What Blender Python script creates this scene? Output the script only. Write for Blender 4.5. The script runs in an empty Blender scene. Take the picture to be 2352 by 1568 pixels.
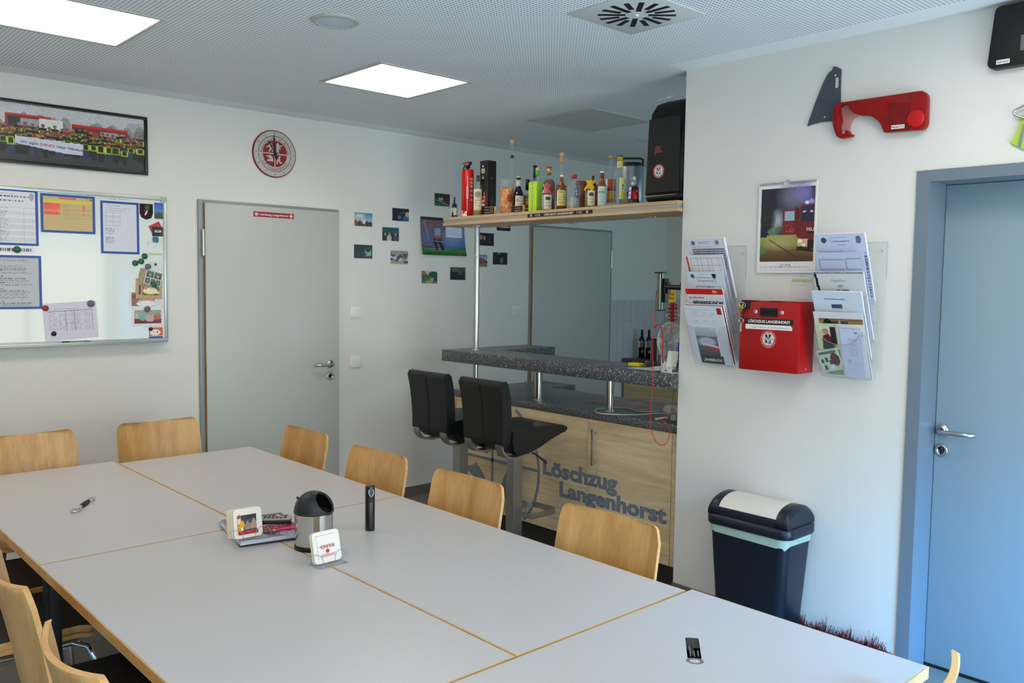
import bpy, bmesh, math, random
import numpy as np
from mathutils import Vector, Matrix
random.seed(7)
rng = np.random.default_rng(5)
S = bpy.context.scene
C = S.collection
PI = math.pi

# ---------------------------------------------------------------- camera, world, exposure
CAM = Vector((-1.0456, -5.0688, 1.5719)); YAW, PITCH, ROLL, FPX = .7433, -.0687, .0134, 1972.17
IW, IH = 2352, 1568
fw = Vector((math.sin(YAW)*math.cos(PITCH), math.cos(YAW)*math.cos(PITCH), math.sin(PITCH)))
rt0 = Vector((math.cos(YAW), -math.sin(YAW), 0)); up0 = rt0.cross(fw)
RT = rt0*math.cos(ROLL)+up0*math.sin(ROLL); UP = up0*math.cos(ROLL)-rt0*math.sin(ROLL)
cd = bpy.data.cameras.new('camera'); cam = bpy.data.objects.new('camera', cd); C.objects.link(cam)
m = Matrix((RT, UP, -fw)).transposed().to_4x4(); m.translation = CAM; cam.matrix_world = m
cd.sensor_width = 36; cd.lens = FPX/IW*36; cd.clip_start = .05; S.camera = cam
# a point of the photograph taken onto a plane of the room (axis 0,1,2 = x,y,z)
def at(u, v, ax, val):
    d = fw+RT*((u-IW/2)/FPX)-UP*((v-IH/2)/FPX)
    return CAM+d*((val-CAM[ax])/d[ax])
def px(u, v, x): return at(u, v, 0, x)
def py(u, v, y=0.): return at(u, v, 1, y)
def pz(u, v, z): return at(u, v, 2, z)

S.cycles.transparent_max_bounces = 40; S.cycles.max_bounces = 10; S.cycles.glossy_bounces = 5; S.cycles.transmission_bounces = 10
S.view_settings.view_transform = 'Standard'; S.view_settings.look = 'None'
S.view_settings.exposure = 0.0; S.view_settings.gamma = 1; S.view_settings.use_curve_mapping = False
wd = bpy.data.worlds.new('world'); S.world = wd; wd.use_nodes = True
bg = wd.node_tree.nodes['Background']; bg.inputs[0].default_value = (.93, 1, .88, 1); bg.inputs[1].default_value = 4.9

H = 2.609; XR = 2.4488; YE = -2.4965; XT = 2.62; XL = -2.5; YB = -5.8; XK = 5.59; YK = -3.6

def area(name, loc, rot, sx, sy, energy, color):
    l = bpy.data.lights.new(name, 'AREA'); l.shape = 'RECTANGLE'; l.size = sx; l.size_y = sy; l.energy = energy; l.color = color
    o = bpy.data.objects.new(name, l); o.location = loc; o.rotation_euler = rot; C.objects.link(o); return o
# daylight entering through the windows of the rear wall
sky_dir = Vector((1.7, YB, 1.0))-Vector((.3, YB-2.6, 4.0))
area('daylight_right', (.3, YB-2.6, 4.0), sky_dir.to_track_quat('-Z', 'Y').to_euler(), 3.2, 2.2, 3100, (.03, .41, 1))
# upward fill lamp added outside the window to brighten the ceiling
area('ceiling_fill', (1.5, YB-.75, .25), (PI-.75, 0, -.1), 1.6, 1.0, 42, (.72, .88, 1))
area('kitchen_fill', (4.1, YK-.12, 1.5), (PI/2, 0, 0), 1.5, 1.1, 30, (.57, .84, 1))  # unseen fill lamp added to brighten the dim kitchen

# ---------------------------------------------------------------- materials
def lin(c):
    if isinstance(c, str): c = tuple(int(c[i:i+2], 16)/255 for i in (0, 2, 4))
    return tuple((x/12.92 if x <= .04045 else ((x+.055)/1.055)**2.4) for x in c[:3])
MATS = {}
def mat(name, c, rough=.5, metal=0., vary=.04, scale=30., bump=0., bscale=200., trans=0., ior=1.45, emit=0., coat=0., spec=.5, alpha=1.):
    if name in MATS: return MATS[name]
    M = bpy.data.materials.new(name); M.use_nodes = True; nt = M.node_tree; P = nt.nodes['Principled BSDF']
    c = lin(c)
    tc = nt.nodes.new('ShaderNodeTexCoord')
    nz = nt.nodes.new('ShaderNodeTexNoise'); nz.inputs['Scale'].default_value = scale; nz.inputs['Detail'].default_value = 3
    nt.links.new(tc.outputs['Object'], nz.inputs['Vector'])
    rp = nt.nodes.new('ShaderNodeMix'); rp.data_type = 'RGBA'
    rp.inputs[6].default_value = tuple(x*(1-vary) for x in c)+(1,); rp.inputs[7].default_value = tuple(min(1, x*(1+vary)) for x in c)+(1,)
    nt.links.new(nz.outputs['Fac'], rp.inputs[0]); nt.links.new(rp.outputs[2], P.inputs['Base Color'])
    P.inputs['Roughness'].default_value = rough; P.inputs['Metallic'].default_value = metal
    P.inputs['Transmission Weight'].default_value = trans; P.inputs['IOR'].default_value = ior
    P.inputs['Coat Weight'].default_value = coat; P.inputs['Specular IOR Level'].default_value = spec; P.inputs['Alpha'].default_value = alpha
    if emit:
        P.inputs['Emission Color'].default_value = c+(1,); P.inputs['Emission Strength'].default_value = emit
    if bump:
        b = nt.nodes.new('ShaderNodeBump'); b.inputs['Strength'].default_value = bump; b.inputs['Distance'].default_value = .002
        n2 = nt.nodes.new('ShaderNodeTexNoise'); n2.inputs['Scale'].default_value = bscale; nt.links.new(tc.outputs['Object'], n2.inputs['Vector'])
        nt.links.new(n2.outputs['Fac'], b.inputs['Height']); nt.links.new(b.outputs['Normal'], P.inputs['Normal'])
    MATS[name] = M; return M
def wood(name, dark, light, axis=2, rough=.35, stretch=14., scale=3., coat=.15, fine=.3):
    """grain running along one axis of the object"""
    if name in MATS: return MATS[name]
    M = bpy.data.materials.new(name); M.use_nodes = True; nt = M.node_tree; P = nt.nodes['Principled BSDF']; L = nt.links
    tc = nt.nodes.new('ShaderNodeTexCoord'); mp = nt.nodes.new('ShaderNodeMapping')
    s = [stretch]*3; s[axis] = 1.; mp.inputs['Scale'].default_value = s
    oi = nt.nodes.new('ShaderNodeObjectInfo'); ad = nt.nodes.new('ShaderNodeVectorMath'); ad.operation = 'ADD'
    sc = nt.nodes.new('ShaderNodeVectorMath'); sc.operation = 'SCALE'; sc.inputs[3].default_value = 9.
    cb = nt.nodes.new('ShaderNodeCombineXYZ')
    for i in range(3): L.new(oi.outputs['Random'], cb.inputs[i])
    L.new(cb.outputs[0], sc.inputs[0]); L.new(tc.outputs['Object'], ad.inputs[0]); L.new(sc.outputs[0], ad.inputs[1]); L.new(ad.outputs[0], mp.inputs[0])
    n1 = nt.nodes.new('ShaderNodeTexNoise'); n1.inputs['Scale'].default_value = scale; n1.inputs['Detail'].default_value = 5; n1.inputs['Distortion'].default_value = .6
    n2 = nt.nodes.new('ShaderNodeTexNoise'); n2.inputs['Scale'].default_value = scale*9; n2.inputs['Detail'].default_value = 4
    L.new(mp.outputs[0], n1.inputs['Vector']); L.new(mp.outputs[0], n2.inputs['Vector'])
    mx = nt.nodes.new('ShaderNodeMix'); mx.inputs[0].default_value = fine; L.new(n1.outputs['Fac'], mx.inputs[2]); L.new(n2.outputs['Fac'], mx.inputs[3])
    cr = nt.nodes.new('ShaderNodeValToRGB'); cr.color_ramp.elements[0].position = .33; cr.color_ramp.elements[1].position = .67
    cr.color_ramp.elements[0].color = lin(dark)+(1,); cr.color_ramp.elements[1].color = lin(light)+(1,)
    L.new(mx.outputs[0], cr.inputs[0]); L.new(cr.outputs[0], P.inputs['Base Color'])
    P.inputs['Roughness'].default_value = rough; P.inputs['Coat Weight'].default_value = coat; P.inputs['Coat Roughness'].default_value = .25
    MATS[name] = M; return M
def speck(name, base, dots, scale, rough=.35, lo=.62, hi=.7, dots2=None):
    if name in MATS: return MATS[name]
    M = bpy.data.materials.new(name); M.use_nodes = True; nt = M.node_tree; P = nt.nodes['Principled BSDF']; L = nt.links
    tc = nt.nodes.new('ShaderNodeTexCoord'); n = nt.nodes.new('ShaderNodeTexNoise'); n.inputs['Scale'].default_value = scale; n.inputs['Detail'].default_value = 2
    L.new(tc.outputs['Object'], n.inputs['Vector'])
    cr = nt.nodes.new('ShaderNodeValToRGB'); e = cr.color_ramp.elements
    e[0].position = lo; e[0].color = lin(base)+(1,); e[1].position = hi; e[1].color = lin(dots)+(1,)
    x = e.new(.36); x.color = lin(dots2 or base)+(1,); x = e.new(.42); x.color = lin(base)+(1,)
    L.new(n.outputs['Fac'], cr.inputs[0]); L.new(cr.outputs[0], P.inputs['Base Color']); P.inputs['Roughness'].default_value = rough
    MATS[name] = M; return M
def printed(name='printed_paper', rough=.45, coat=0.):
    if name in MATS: return MATS[name]
    M = bpy.data.materials.new(name); M.use_nodes = True; nt = M.node_tree; P = nt.nodes['Principled BSDF']
    a = nt.nodes.new('ShaderNodeVertexColor'); a.layer_name = 'ink'; nt.links.new(a.outputs[0], P.inputs['Base Color'])
    P.inputs['Roughness'].default_value = rough; P.inputs['Coat Weight'].default_value = coat; MATS[name] = M; return M
def clear(name, c=(1, 1, 1), rough=.02, mixf=.0, ior=1.45):
    """thin clear plastic: mostly see-through with a glossy skin"""
    if name in MATS: return MATS[name]
    M = bpy.data.materials.new(name); M.use_nodes = True; nt = M.node_tree; L = nt.links; P = nt.nodes['Principled BSDF']
    tr = nt.nodes.new('ShaderNodeBsdfTransparent'); tr.inputs[0].default_value = tuple(c)+(1,)
    lw = nt.nodes.new('ShaderNodeLayerWeight'); lw.inputs[0].default_value = .5; pw = nt.nodes.new('ShaderNodeMath'); pw.operation = 'POWER'; pw.inputs[1].default_value = 4.
    ad = nt.nodes.new('ShaderNodeMath'); ad.operation = 'MULTIPLY_ADD'; ad.inputs[1].default_value = .55; ad.inputs[2].default_value = .03+mixf; ad.use_clamp = True
    mx = nt.nodes.new('ShaderNodeMixShader'); L.new(lw.outputs['Facing'], pw.inputs[0]); L.new(pw.outputs[0], ad.inputs[0]); L.new(ad.outputs[0], mx.inputs[0])
    P.inputs['Base Color'].default_value = (.75, .8, .85, 1); P.inputs['Roughness'].default_value = rough
    L.new(tr.outputs[0], mx.inputs[1]); L.new(P.outputs[0], mx.inputs[2]); L.new(mx.outputs[0], nt.nodes['Material Output'].inputs[0])
    MATS[name] = M; return M

# ---------------------------------------------------------------- mesh builder
class B:
    def __init__(s): s.v = []; s.f = []; s.sm = []
    def add(s, vs, fs, smooth=False):
        n = len(s.v); s.v += [tuple(v) for v in vs]; s.f += [tuple(n+i for i in f) for f in fs]; s.sm += [smooth]*len(fs); return s
    def box(s, x0, x1, y0, y1, z0, z1):
        x0, x1 = sorted((x0, x1)); y0, y1 = sorted((y0, y1)); z0, z1 = sorted((z0, z1))
        v = [(x, y, z) for x in (x0, x1) for y in (y0, y1) for z in (z0, z1)]
        return s.add(v, [(0, 1, 3, 2), (4, 6, 7, 5), (0, 4, 5, 1), (2, 3, 7, 6), (0, 2, 6, 4), (1, 5, 7, 3)])
    def obox(s, c, ux, uy, uz):
        c, ux, uy, uz = map(Vector, (c, ux, uy, uz))
        v = [c+ux*a+uy*b+uz*d for a in (-.5, .5) for b in (-.5, .5) for d in (-.5, .5)]
        return s.add(v, [(0, 1, 3, 2), (4, 6, 7, 5), (0, 4, 5, 1), (2, 3, 7, 6), (0, 2, 6, 4), (1, 5, 7, 3)])
    def tube(s, pts, r, n=10, cap=True, closed=False, up=(0, 0, 1)):
        pts = [Vector(p) for p in pts]; rs = r if isinstance(r, (list, tuple)) else [r]*len(pts); rings = []; prev = None
        N = len(pts)
        for i, p in enumerate(pts):
            if closed: d = pts[(i+1) % N]-pts[i-1]
            else: d = pts[min(i+1, N-1)]-pts[max(i-1, 0)]
            d.normalize()
            if prev is None:
                a = Vector(up); a = a if abs(a.dot(d)) < .9 else Vector((1, 0, 0))
                e = (a-d*a.dot(d)).normalized()
            else: e = (prev-d*prev.dot(d)).normalized()
            prev = e; g = d.cross(e)
            rings.append([p+(e*math.cos(2*PI*k/n)+g*math.sin(2*PI*k/n))*rs[i] for k in range(n)])
        v = [q for R_ in rings for q in R_]; f = []
        for i in range(N if closed else N-1):
            a, b = i*n, ((i+1) % N)*n
            for k in range(n): f.append((a+k, a+(k+1) % n, b+(k+1) % n, b+k))
        s.add(v, f, True)
        if cap and not closed:
            s.add(rings[0], [tuple(range(n))[::-1]]); s.add(rings[-1], [tuple(range(n))])
        return s
    def cyl(s, p0, p1, r, n=16, r1=None): return s.tube([p0, p1], [r, r if r1 is None else r1], n)
    def lathe(s, prof, c=(0, 0, 0), n=20, axis=None, ang0=0., ang1=2*PI, sx=1., sy=1., smooth=True):
        """prof = [(radius, height)], turned round z (or the given axis) at c"""
        c = Vector(c); R_ = Matrix.Identity(3) if axis is None else Vector((0, 0, 1)).rotation_difference(Vector(axis)).to_matrix()
        full = abs(ang1-ang0-2*PI) < 1e-6; m_ = n if full else n+1
        v = []; f = []
        for r, h in prof:
            for k in range(m_):
                a = ang0+(ang1-ang0)*k/n; v.append(c+R_@Vector((max(r, 1e-5)*math.cos(a)*sx, max(r, 1e-5)*math.sin(a)*sy, h)))
        for i in range(len(prof)-1):
            for k in range(n):
                k2 = (k+1) % m_ if full else k+1
                f.append((i*m_+k, i*m_+k2, (i+1)*m_+k2, (i+1)*m_+k))
        return s.add(v, f, smooth)
    def prism(s, poly, o, ux, uy, th):
        """flat outline poly [(a,b)] at o + a*ux + b*uy, thickness th along ux x uy"""
        o, ux, uy = Vector(o), Vector(ux), Vector(uy); nn = ux.cross(uy).normalized(); n = len(poly)
        a = [o+ux*p[0]+uy*p[1] for p in poly]; b = [q+nn*th for q in a]
        f = [tuple(range(n))[::-1], tuple(range(n, 2*n))]+[(i, (i+1) % n, n+(i+1) % n, n+i) for i in range(n)]
        return s.add(a+b, f)
    def loft(s, rings, cap=True, closed=True, smooth=True):
        n = len(rings[0]); v = [q for r in rings for q in r]; f = []
        for i in range(len(rings)-1):
            for k in range(n if closed else n-1): f.append((i*n+k, i*n+(k+1) % n, (i+1)*n+(k+1) % n, (i+1)*n+k))
        s.add(v, f, smooth)
        if cap: s.add(rings[0], [tuple(range(n))[::-1]]); s.add(rings[-1], [tuple(range(n))])
        return s
    def sheet(s, fn, nu, nv, th, smooth=True):
        """surface fn(a,b) -> (point, normal), thickened by th"""
        top = []; bot = []
        for j in range(nv+1):
            for i in range(nu+1):
                p, nn = fn(i/nu, j/nv); p = Vector(p); nn = Vector(nn); top.append(p+nn*th/2); bot.append(p-nn*th/2)
        w = nu+1; q = lambda i, j: j*w+i
        ft = [(q(i, j), q(i+1, j), q(i+1, j+1), q(i, j+1)) for j in range(nv) for i in range(nu)]
        T = len(top); fb = [tuple(T+k for k in f[::-1]) for f in ft]
        s.add(top+bot, ft+fb, smooth)
        rim = [q(i, 0) for i in range(nu)]+[q(nu, j) for j in range(nv)]+[q(i, nv) for i in range(nu, 0, -1)]+[q(0, j) for j in range(nv, 0, -1)]
        k = len(rim); s.add([top[i] for i in rim]+[bot[i] for i in rim], [(i, i+k, (i+1) % k+k, (i+1) % k) for i in range(k)])
        return s
    def build(s, name, mt, parent=None, bevel=0., seg=2, kind=None, weld=False, mats=None, fmat=None):
        me = bpy.data.meshes.new(name)
        V = np.array(s.v, dtype=float); c = (V.min(0)+V.max(0))/2
        me.from_pydata([tuple(p) for p in (V-c)], [], s.f); me.polygons.foreach_set('use_smooth', s.sm)
        me.materials.append(mt)
        for x in (mats or []): me.materials.append(x)
        if fmat: me.polygons.foreach_set('material_index', fmat)
        bm = bmesh.new(); bm.from_mesh(me)
        if weld: bmesh.ops.remove_doubles(bm, verts=bm.verts, dist=1e-5)
        bmesh.ops.recalc_face_normals(bm, faces=bm.faces)
        if bevel:
            es = [e for e in bm.edges if len(e.link_faces) == 2 and e.calc_face_angle(0) > .6]
            bmesh.ops.bevel(bm, geom=es, offset=bevel, segments=seg, affect='EDGES', profile=.5, clamp_overlap=True)
            if seg > 1:
                for f in bm.faces: f.smooth = True
        bm.to_mesh(me); bm.free()
        if bevel and seg > 1:
            me.set_sharp_from_angle(angle=.7)
        o = bpy.data.objects.new(name, me); C.objects.link(o); o.location = c
        if parent is not None: adopt(o, parent)
        if kind: o['kind'] = kind
        return o
def wmat(o):
    m_ = o.matrix_basis.copy()
    if o.parent is not None: m_ = wmat(o.parent)@o.matrix_parent_inverse@m_
    return m_
def adopt(o, parent):
    o.parent = parent; o.matrix_parent_inverse = wmat(parent).inverted()
def tag(o, label, cat, group=None, kind=None):
    o['label'] = label; o['category'] = cat
    if group: o['group'] = group
    if kind: o['kind'] = kind
    return o
def thing(name, label, cat, loc=(0, 0, 0), group=None, rz=0.):
    o = bpy.data.objects.new(name, None); C.objects.link(o); o.location = loc; o.rotation_euler = (0, 0, rz); o.empty_display_size = .05
    return tag(o, label, cat, group)
def struct(o): o['kind'] = 'structure'; return o
def copy_tree(o, parent=None):
    c = o.copy(); C.objects.link(c)
    if parent is not None: inv = o.matrix_parent_inverse.copy(); c.parent = parent; c.matrix_parent_inverse = inv
    for ch in list(o.children): copy_tree(ch, c)
    return c
def rrect(w, h, r, n=5, cx=0., cy=0.):
    out = []
    for (sx, sy, a0) in ((1, 1, 0), (-1, 1, PI/2), (-1, -1, PI), (1, -1, 1.5*PI)):
        for k in range(n+1):
            a = a0+PI/2*k/n; out.append((cx+sx*(w/2-r)+r*math.cos(a), cy+sy*(h/2-r)+r*math.sin(a)))
    return out
def disc(r, n=32, cx=0., cy=0., a0=0., a1=2*PI):
    full = abs(a1-a0-2*PI) < 1e-6
    return [(cx+r*math.cos(a0+(a1-a0)*k/n), cy+r*math.sin(a0+(a1-a0)*k/n)) for k in range(n if full else n+1)]
def ring(r0, r1, n=40, a0=0., a1=2*PI):
    """list of quads (each a poly) for a flat ring"""
    return [[(r0*math.cos(a), r0*math.sin(a)), (r1*math.cos(a), r1*math.sin(a)), (r1*math.cos(b), r1*math.sin(b)), (r0*math.cos(b), r0*math.sin(b))]
            for a, b in ((a0+(a1-a0)*k/n, a0+(a1-a0)*(k+1)/n) for k in range(n))]
# ---------------------------------------------------------------- lettering
_TX = {}
def glyphs(txt, bold=0.):
    k = (txt, bold)
    if k not in _TX:
        cu = bpy.data.curves.new('t', 'FONT'); cu.body = txt; cu.size = 1.; cu.resolution_u = 3; cu.offset = bold
        o = bpy.data.objects.new('t', cu); C.objects.link(o)
        me = bpy.data.meshes.new_from_object(o)
        V = np.array([v.co[:2] for v in me.vertices]) if len(me.vertices) else np.zeros((1, 2)); F = [tuple(p.vertices) for p in me.polygons]
        C.objects.unlink(o); bpy.data.objects.remove(o); bpy.data.curves.remove(cu); bpy.data.meshes.remove(me); _TX[k] = (V, F)
    return _TX[k]
def text(b, txt, o, ux, uy, h=None, w=None, bold=0., center=False, cap=.73):
    """flat letters at o (left end of the baseline), ux/uy unit directions; h = cap height, w = total width"""
    V, F = glyphs(txt, bold); o, ux, uy = Vector(o), Vector(ux), Vector(uy)
    mn, mx = V[:, 0].min(), V[:, 0].max(); sy = h/cap; sx = sy if w is None else w/(mx-mn)
    off = (mn+mx)/2 if center else mn
    b.add([o+ux*((p[0]-off)*sx)+uy*(p[1]*sy) for p in V], F); return b
def arc_text(b, txt, o, ux, uy, r, h, a0, a1, bold=0., inward=False):
    """letters along an arc from angle a0 to a1"""
    ws = []
    for ch in txt:
        V, F = glyphs(ch, bold) if ch != ' ' else (np.array([[0, 0], [.25, 0]]), [])
        ws.append(V[:, 0].max()-V[:, 0].min()+.08)
    tot = sum(ws); a = a0; o, ux, uy = Vector(o), Vector(ux), Vector(uy)
    for ch, w_ in zip(txt, ws):
        mid = a+(a1-a0)*(w_/2)/tot; a += (a1-a0)*w_/tot
        if ch == ' ': continue
        rad = ux*math.cos(mid)+uy*math.sin(mid); tan = ux*-math.sin(mid)+uy*math.cos(mid)
        if not inward: tx, ty = -tan, rad
        else: tx, ty = tan, -rad
        text(b, ch, o+rad*(r if not inward else r+h), tx, ty, h=h, bold=bold, center=True)
    return b
# ---------------------------------------------------------------- printed pictures: colours laid on a fine grid of the sheet itself
class Pic:
    def __init__(s, w, h, c='ffffff'):
        s.w, s.h = w, h; s.a = np.ones((h, w, 3))*np.array([int(c[i:i+2], 16)/255 for i in (0, 2, 4)])
        s.Y, s.X = np.mgrid[0:h, 0:w]; s.X = (s.X+.5)/w; s.Y = (s.Y+.5)/h
    def c(s, c): return np.array([int(c[i:i+2], 16)/255 for i in (0, 2, 4)])
    def put(s, m_, c, k=1.):
        c = s.c(c) if isinstance(c, str) else c
        k = (m_*k)[..., None]; s.a = s.a*(1-k)+c*k; return s
    def rect(s, x0, y0, x1, y1, c, k=1.): return s.put(((s.X >= x0) & (s.X < x1) & (s.Y >= y0) & (s.Y < y1)).astype(float), c, k)
    def ell(s, x, y, rx, ry, c, k=1., soft=0.):
        d = ((s.X-x)/rx)**2+((s.Y-y)/ry)**2
        return s.put(np.clip((1-d)/soft, 0, 1) if soft else (d < 1).astype(float), c, k)
    def poly(s, pts, c, k=1.):
        ins = np.zeros(s.X.shape, bool); n = len(pts)
        for i in range(n):
            (x1, y1), (x2, y2) = pts[i], pts[(i+1) % n]
            if y1 == y2: continue
            cr_ = ((s.Y >= min(y1, y2)) & (s.Y < max(y1, y2))) & (s.X < (x2-x1)*(s.Y-y1)/(y2-y1)+x1); ins ^= cr_
        return s.put(ins.astype(float), c, k)
    def grad(s, x0, y0, x1, y1, ca, cb, k=1.):
        t = np.clip((s.Y-y0)/(y1-y0), 0, 1)[..., None]; cc = s.c(ca)*(1-t)+s.c(cb)*t
        m_ = ((s.X >= x0) & (s.X < x1) & (s.Y >= y0) & (s.Y < y1)).astype(float); return s.put(m_, cc, k)
    def noise(s, amt, x0=0., y0=0., x1=1., y1=1., cell=1):
        g = rng.normal(0, amt, ((s.h+cell-1)//cell, (s.w+cell-1)//cell, 1)); g = np.repeat(np.repeat(g, cell, 0), cell, 1)[:s.h, :s.w]
        m_ = ((s.X >= x0) & (s.X < x1) & (s.Y >= y0) & (s.Y < y1))[..., None]; s.a = np.clip(s.a+g*m_, 0, 1); return s
    def lines(s, x0, y0, x1, y1, n, c='555555', k=.6, fill=.45, rag=.3):
        """rows of print too small to read"""
        for i in range(n):
            ya = y0+(y1-y0)*i/n; e = x1-(x1-x0)*rag*rng.random(); x = x0
            while x < e:
                w_ = (.02+.05*rng.random())*(x1-x0)*1.6; s.rect(x, ya, min(e, x+w_), ya+(y1-y0)/n*fill, c, k*(.6+.4*rng.random())); x += w_+.015
        return s
    def grid(s, x0, y0, x1, y1, nx, ny, c='777777', t=.004, k=.8):
        for i in range(nx+1):
            x = x0+(x1-x0)*i/nx; s.rect(x-t/2, y0, x+max(t/2, .6/s.w), y1, c, k)
        for j in range(ny+1):
            y = y0+(y1-y0)*j/ny; s.rect(x0, y-t/2, x1, y+max(t/2, .6/s.h), c, k)
        return s
def picture(name, pic, o, ux, uy, parent=None, th=.0006, rough=.45, fn=None, edge='eeeeee', coat=0., mt=None):
    """pic laid on the sheet o + a*ux + b*uy (a to the right, b UP, o = lower left); the face looks along ux x uy"""
    o, ux, uy = Vector(o), Vector(ux), Vector(uy); nn = ux.cross(uy).normalized(); w, h = pic.w, pic.h
    curved = fn is not None
    fn = fn or (lambda a, b: o+ux*a+uy*b+nn*th)
    vs = []; cols = []
    A = pic.a; A = np.where(A <= .04045, A/12.92, ((A+.055)/1.055)**2.4)
    for j in range(h+1):
        for i in range(w+1): vs.append(fn(i/w, 1-j/h))
    q = lambda i, j: j*(w+1)+i
    fs = [(q(i, j), q(i, j+1), q(i+1, j+1), q(i+1, j)) for j in range(h) for i in range(w)]
    rim = [q(i, 0) for i in range(w)]+[q(w, j) for j in range(h)]+[q(i, h) for i in range(w, 0, -1)]+[q(0, j) for j in range(h, 0, -1)]
    n0 = len(vs); k = len(rim); vs += [vs[i]-nn*th for i in rim]
    side = [(rim[i], rim[(i+1) % k], n0+(i+1) % k, n0+i) for i in range(k)]; back = [tuple(n0+i for i in range(k))]
    if curved:  # a curled sheet gets its own back surface
        m0 = len(vs); vs += [v-nn*th for v in vs[:n0]]; side = []; back = [tuple(m0+i for i in f[::-1]) for f in fs]
    V = np.array([tuple(v) for v in vs]); c = (V.min(0)+V.max(0))/2
    me = bpy.data.meshes.new(name); me.from_pydata([tuple(p) for p in V-c], [], fs+side+back)
    ca = me.color_attributes.new('ink', 'FLOAT_COLOR', 'CORNER'); nl = len(me.loops); buf = np.ones((nl, 4)); buf[:, :3] = lin(edge)
    F = A.reshape(-1, 3); buf[:4*w*h, :3] = np.repeat(F, 4, 0); ca.data.foreach_set('color', buf.ravel())
    me.materials.append(mt or printed('printed_%d' % int(rough*100+coat*1000), rough, coat))
    ob = bpy.data.objects.new(name, me); C.objects.link(ob); ob.location = c
    if parent is not None: adopt(ob, parent)
    return ob
X_, Y_, Z_ = Vector((1, 0, 0)), Vector((0, 1, 0)), Vector((0, 0, 1))
# the brigade's round badge: a cross, and a figure at work in each quarter (unit circle)
FIG = [  # upper left: one carries another; upper right: branch and hose; lower left: kneeling; lower right: striding
    [(-.12, .1), (-.2, .1), (-.3, .35), (-.45, .1), (-.55, .1), (-.42, .45), (-.5, .5), (-.72, .42), (-.75, .5), (-.52, .62), (-.45, .8), (-.3, .85), (-.25, .7), (-.12, .45)],
    [(.12, .1), (.14, .5), (.12, .78), (.25, .88), (.36, .78), (.34, .68), (.62, .74), (.64, .66), (.5, .6), (.34, .55), (.52, .46), (.5, .38), (.32, .42), (.36, .1), (.27, .1), (.22, .3), (.2, .1)],
    [(-.12, -.62), (-.75, -.6), (-.6, -.48), (-.38, -.42), (-.62, -.28), (-.72, -.3), (-.7, -.2), (-.5, -.16), (-.42, -.1), (-.32, -.18), (-.2, -.3)],
    [(.12, -.8), (.2, -.8), (.3, -.5), (.4, -.72), (.62, -.7), (.6, -.62), (.48, -.6), (.42, -.35), (.5, -.12), (.38, -.1), (.3, -.22), (.22, -.42), (.12, -.55)]]
def flats(b, polys, o, ux, uy, k=1., th=.0004):
    for p_ in polys: b.prism([(x*k, y*k) for x, y in p_], o, ux, uy, th)
    return b
def badge(o, ux, uy, r, parent, field, fig, rim, letters=None, text_top='', text_low=''):
    """round sticker: rim disc, field disc, cross and figures; faces along ux x uy"""
    o, ux, uy = Vector(o), Vector(ux).normalized(), Vector(uy).normalized(); nn = ux.cross(uy)
    b = B(); b.prism(disc(r, 40), o, ux, uy, .0006); root = b.build('badge', rim, parent)
    top = root if parent is None or parent.parent is None else parent
    b = B(); b.prism(disc(r*.72, 36), o+nn*.0006, ux, uy, .0004); b.build('badge_field', field, top)
    b = B(); flats(b, FIG, o+nn*.001, ux, uy, r*.68)
    b.prism([(-r*.72, -r*.02), (r*.72, -r*.02), (r*.72, r*.02), (-r*.72, r*.02)], o+nn*.001, ux, uy, .0003)
    b.prism([(-r*.02, -r*.72), (r*.02, -r*.72), (r*.02, r*.72), (-r*.02, r*.72)], o+nn*.001, ux, uy, .0003)
    b.build('badge_figures', fig, top)
    if letters:
        b = B()
        if text_top: arc_text(b, text_top, o+nn*.0012, ux, uy, r*.76, r*.17, PI*.98, PI*.02, .01)
        if text_low: arc_text(b, text_low, o+nn*.0012, ux, uy, r*.76, r*.17, PI*1.12, PI*1.88, .01, inward=True)
        b.build('badge_lettering', letters, top)
    return root
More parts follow.
